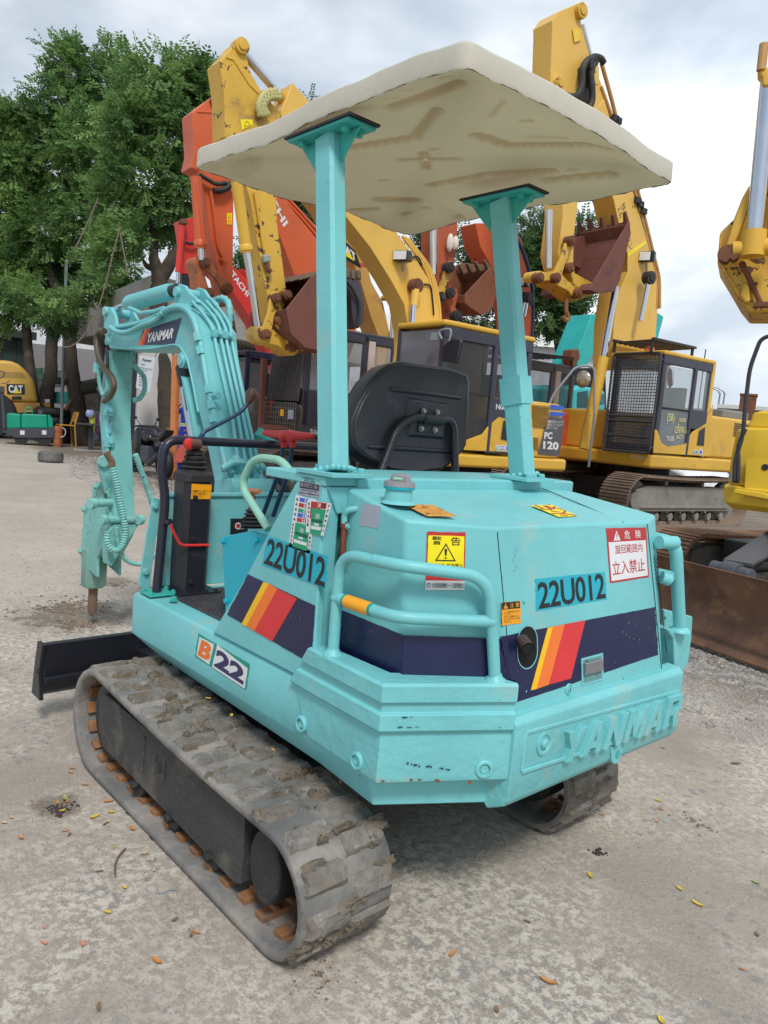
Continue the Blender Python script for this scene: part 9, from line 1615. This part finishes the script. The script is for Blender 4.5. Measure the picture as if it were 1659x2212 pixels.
# ================================================================ trees
def leafmat(name,a,b,c):
    m=bpy.data.materials.new(name);m.use_nodes=True;t=m.node_tree;N=t.nodes;Lk=t.links.new;p=N['Principled BSDF'];p.inputs['Roughness'].default_value=0.55;p.inputs['Specular IOR Level'].default_value=0.3
    tc=N.new('ShaderNodeTexCoord');n1=N.new('ShaderNodeTexNoise');n1.inputs['Scale'].default_value=0.9;n1.inputs['Detail'].default_value=3;Lk(tc.outputs['Object'],n1.inputs['Vector'])
    r1_=N.new('ShaderNodeValToRGB');r1_.color_ramp.elements[0].position=0.38;r1_.color_ramp.elements[1].position=0.66;r1_.color_ramp.elements[0].color=a;r1_.color_ramp.elements[1].color=b;Lk(n1.outputs['Fac'],r1_.inputs[0])
    n2=N.new('ShaderNodeTexNoise');n2.inputs['Scale'].default_value=7;n2.inputs['Detail'].default_value=2;Lk(tc.outputs['Object'],n2.inputs['Vector']);r2_=N.new('ShaderNodeValToRGB');r2_.color_ramp.elements[0].position=0.60;r2_.color_ramp.elements[1].position=0.72;Lk(n2.outputs['Fac'],r2_.inputs[0])
    mx=N.new('ShaderNodeMixRGB');Lk(r2_.outputs[0],mx.inputs[0]);Lk(r1_.outputs[0],mx.inputs[1]);mx.inputs[2].default_value=c;Lk(mx.outputs[0],p.inputs['Base Color'])
    tr=N.new('ShaderNodeBsdfTranslucent');Lk(mx.outputs[0],tr.inputs['Color']);ms=N.new('ShaderNodeMixShader');ms.inputs[0].default_value=0.45;Lk(p.outputs[0],ms.inputs[1]);Lk(tr.outputs[0],ms.inputs[2]);Lk(ms.outputs[0],N['Material Output'].inputs['Surface']);return m
LEAF=leafmat('rain_tree_leaf',(0.085,0.18,0.06,1),(0.23,0.38,0.12,1),(0.40,0.52,0.15,1));LEAF2=leafmat('far_tree_leaf',(0.055,0.115,0.045,1),(0.11,0.20,0.065,1),(0.19,0.29,0.09,1))
BARK=mat('dark_bark',(0.055,0.043,0.034,1),0.95,var=0.3,vs=3,dirt=((0.17,0.125,0.085,1),0.35,2.5),dirt2=((0.025,0.02,0.017,1),0.4,6.0),bump=1.0,bs=24,bump2=0.8,bs2=9)
def fronds(cent,rad,n,rg,fl=0.34,ll=0.075,lw=0.032,pairs=6,droop=0.35,inner=0.25):
    """compound leaves filling an ellipsoid: returns vertices of quads"""
    d=rg.normal(size=(n,3));d /= np.linalg.norm(d,axis=1)[:,None];r=rg.random(n)**0.42*(1-inner)+inner*rg.random(n);r=np.clip(r,0,1)
    lump=1+0.22*np.sin(d[:,0]*5.1+cent[0])*np.cos(d[:,1]*4.3+cent[1])+0.16*np.sin(d[:,2]*7+cent[2]*3)
    P=cent+d*rad*(r*lump)[:,None];ax=d*0.8+rg.normal(size=(n,3))*0.55;ax[:,2] -= droop;ax /= np.linalg.norm(ax,axis=1)[:,None]
    up=rg.normal(size=(n,3))*0.35+np.array([0,0,1]);sd_=np.cross(ax,up);sd_ /= np.linalg.norm(sd_,axis=1)[:,None]+1e-6;nr=np.cross(sd_,ax);F=fl*(0.6+0.8*rg.random(n));Q=[]
    for i in range(pairs):
        t=(i+0.6)/pairs
        for s_ in (1,-1):
            b=P+ax*(F*t)[:,None];L_=ll*(0.7+0.6*rg.random(n))*(1.1-0.5*abs(t-0.5));dr=sd_*s_*0.85+ax*0.35+nr*(rg.random(n)*0.5-0.35)[:,None];dr /= np.linalg.norm(dr,axis=1)[:,None];wv=np.cross(dr,nr);wv /= np.linalg.norm(wv,axis=1)[:,None]+1e-6;W_=lw*(0.7+0.5*rg.random(n))
            tip=b+dr*L_[:,None];mid=b+dr*(L_*0.5)[:,None];Q.append(np.stack([b,mid+wv*(W_*0.5)[:,None],tip,mid-wv*(W_*0.5)[:,None]],1))
    return np.concatenate(Q,0)
def quads_obj(name,Q,m,parent,loc):
    Q=Q-np.array(loc)[None,None];n=len(Q);me=bpy.data.meshes.new(name);me.vertices.add(n*4);me.vertices.foreach_set('co',Q.reshape(-1).astype(np.float32));me.loops.add(n*4);me.loops.foreach_set('vertex_index',np.arange(n*4,dtype=np.int32));me.polygons.add(n);me.polygons.foreach_set('loop_start',np.arange(0,n*4,4,dtype=np.int32));me.update(calc_edges=True);me.materials.append(m);o=bpy.data.objects.new(name,me);col.objects.link(o);o.parent=parent;return o
def tree(name,label,base_uv,d,trunks,blobs,leaf,seed,dens=1.0,fl=0.38,ll=0.135,lw=0.066,pairs=6):
    rg=np.random.default_rng(seed);b=at(base_uv,d=d);loc=(b.x,b.y,0.0);root=thing(name,label,'tree',loc,0,'trees in the yard');lo=Vector(loc)
    for (pts,rs_) in trunks:
        P=[at((p[0],p[1]),d=d+(p[2] if len(p) > 2 else 0))-lo for p in pts];Q=spline(P,6);r_=random.Random(seed+len(P));R1=np.interp(np.linspace(0,1,len(Q)),np.linspace(0,1,len(rs_)),rs_);mb=MB();mb.tube([q+Vector((r_.uniform(-1,1),r_.uniform(-1,1),0))*R1[i]*0.06 for i,q in enumerate(Q)],[R1[i]*(1+r_.uniform(-0.05,0.05)) for i in range(len(Q))],12);mb.build('trunk' if rs_[0] > 0.09 else 'limb',BARK,root,smooth=70)
    al=[]
    for (u,v_,ru,rv,dd) in blobs:
        c=np.array(at((u,v_),d=d+dd));k=(d+dd)/SF;rx,rz=ru*k,rv*k;rad=np.array([rx,rx,rz]);n=int(dens*115*(rx*rz)**0.5*max(rx,rz)*4);al.append(fronds(c,rad,n,rg,fl,ll,lw,pairs))
    quads_obj('crown',np.concatenate(al,0),leaf,root,loc);return root
# thick leaning tree left of the arm
tree('rain_tree','large leafy tree at the left with thick dark leaning trunk behind the amber chair',(160,940),24.0,
     [([(180,972),(170,890),(155,800),(150,720),(160,660),(185,600),(215,540),(240,440)],[0.30,0.25,0.21,0.21,0.26,0.22,0.16,0.08]),([(158,665),(130,640),(110,590),(90,520),(60,440)],[0.2,0.17,0.13,0.1,0.05]),([(215,540),(180,460),(150,400),(90,375)],[0.12,0.08,0.05,0.03])],
     [(150,150,62,62,0),(150,105,26,24,0),(60,290,75,55,0.5),(150,250,90,70,0),(240,200,75,60,0.5),(40,180+60,45,30,0),(20,380,70,90,0),(110,380,85,80,0.5),(210,330,90,85,-0.5),(0,480,70,70,0.5),(90,500,80,60,0),(180,470,75,70,-0.5),(40,590,70,50,0),(250,120,40,30,0.5),(-20,290,60,80,0),(130,590,60,42,1),(-10,660,60,60,1),(265,590,34,40,-1.5),(75,570,70,50,1.5),(205,612,46,26,-2.5),(140,655,44,22,-3),(60,640,50,30,-2)],LEAF,21,1.0)
tree('rain_tree','leafy tree right of it, trunk splitting just left of the orange excavator arm',(352,930),18.5,
     [([(374,1012),(362,900),(355,800),(345,720),(342,650),(345,600),(330,555)],[0.26,0.23,0.20,0.19,0.22,0.20,0.12]),([(345,605),(372,560),(395,510),(410,440)],[0.17,0.15,0.1,0.06]),([(335,580),(318,575),(308,560)],[0.10,0.07,0.03]),([(332,560),(330,500),(300,420),(270,330)],[0.12,0.08,0.05,0.03])],
     [(330,190,80,62,0),(400,170,60,42,0.5),(430,200,50,60,0.5),(280,260,70,70,-0.5),(370,290,85,80,0),(440,320,45,90,0.8),(310,390,80,70,-0.5),(400,420,60,70,0),(250,440,60,60,0),(345,480,60,42,0.5),(220,540,48,34,-1),(275,500,45,42,-1),(440,150,30,20,0.5),(420,505,45,40,1.0),(470,230,30,60,1)],LEAF,22,1.0)
tree('rain_tree','slim dark trunked tree between the yellow roller and the thick trunk',(105,935),25.0,
     [([(95,962),(100,860),(110,800),(112,740),(125,690),(140,620)],[0.30,0.24,0.20,0.2,0.18,0.12]),([(70,962),(70,840),(62,770),(58,720),(50,640)],[0.20,0.17,0.15,0.15,0.1])],
     [(60,660,50,30,0),(120,690,46,22,-3),(20,600,60,40,0),(100,560,60,40,0),(200,580,50,34,0),(25,560,80,60,1)],LEAF2,23,0.8)
# low hanging sprays with thin twigs, part of their own tree behind the boom
tree('rain_tree','distant leafy tree behind the bucket of the tall yellow excavator',(1230,900),27.0,[([(1225,900),(1215,780),(1190,660),(1170,560)],[0.25,0.2,0.14,0.08]),([(1190,660),(1120,590),(1060,540)],[0.12,0.08,0.04])],
     [(1190,540,60,70,0),(1140,600,60,70,0),(1050,560,60,60,0.5),(1020,620,40,45,0),(1225,640,48,70,0),(1180,690,50,36,0),(1260,490,28,26,0),(1020,690,34,26,1),(950,540,40,60,1),(1150,500,60,45,1),(1100,660,50,60,0),(1245,660,30,26,-0.5),(905,560,20,60,1)],LEAF2,24,0.85,fl=0.45,ll=0.14,lw=0.07)
tree('rain_tree','leafy tree filling the gap between the orange and yellow arms',(640,900),28.0,[([(640,900),(640,700),(660,560)],[0.2,0.15,0.08])],[(520,610,40,60,0),(610,520,50,60,0),(640,610,36,44,0),(560,570,40,60,0),(700,420,90,120,2),(640,360,70,90,2),(668,215,14,8,2),(730,330,90,70,2)],LEAF2,25,0.7,fl=0.45,ll=0.14,lw=0.07)
# thin bare creeper stems hanging in front of the trunks
for i,(pts,lb) in enumerate((([Y2(600,1000),Y2(560,1150),Y2(530,1276),Y1(620,380),Y1(540,520),Y1(460,585),Y1(400,588)],'long bare creeper curving down across the thick trunk'),([Y2(490,860),Y2(430,1000),Y2(375,1110)],'short bare stem hanging high in the left tree'),([Y2(600,1040),Y2(640,1250)],'thin straight hanging stem right of the long creeper'))):mb=MB();mb.tube(spline([at(u,d=16.5) for u in pts]),0.016,6);tag(mb.build('creeper_stem',mat('pale_stem',(0.17,0.13,0.10,1),0.8),None),lb,'creeper')
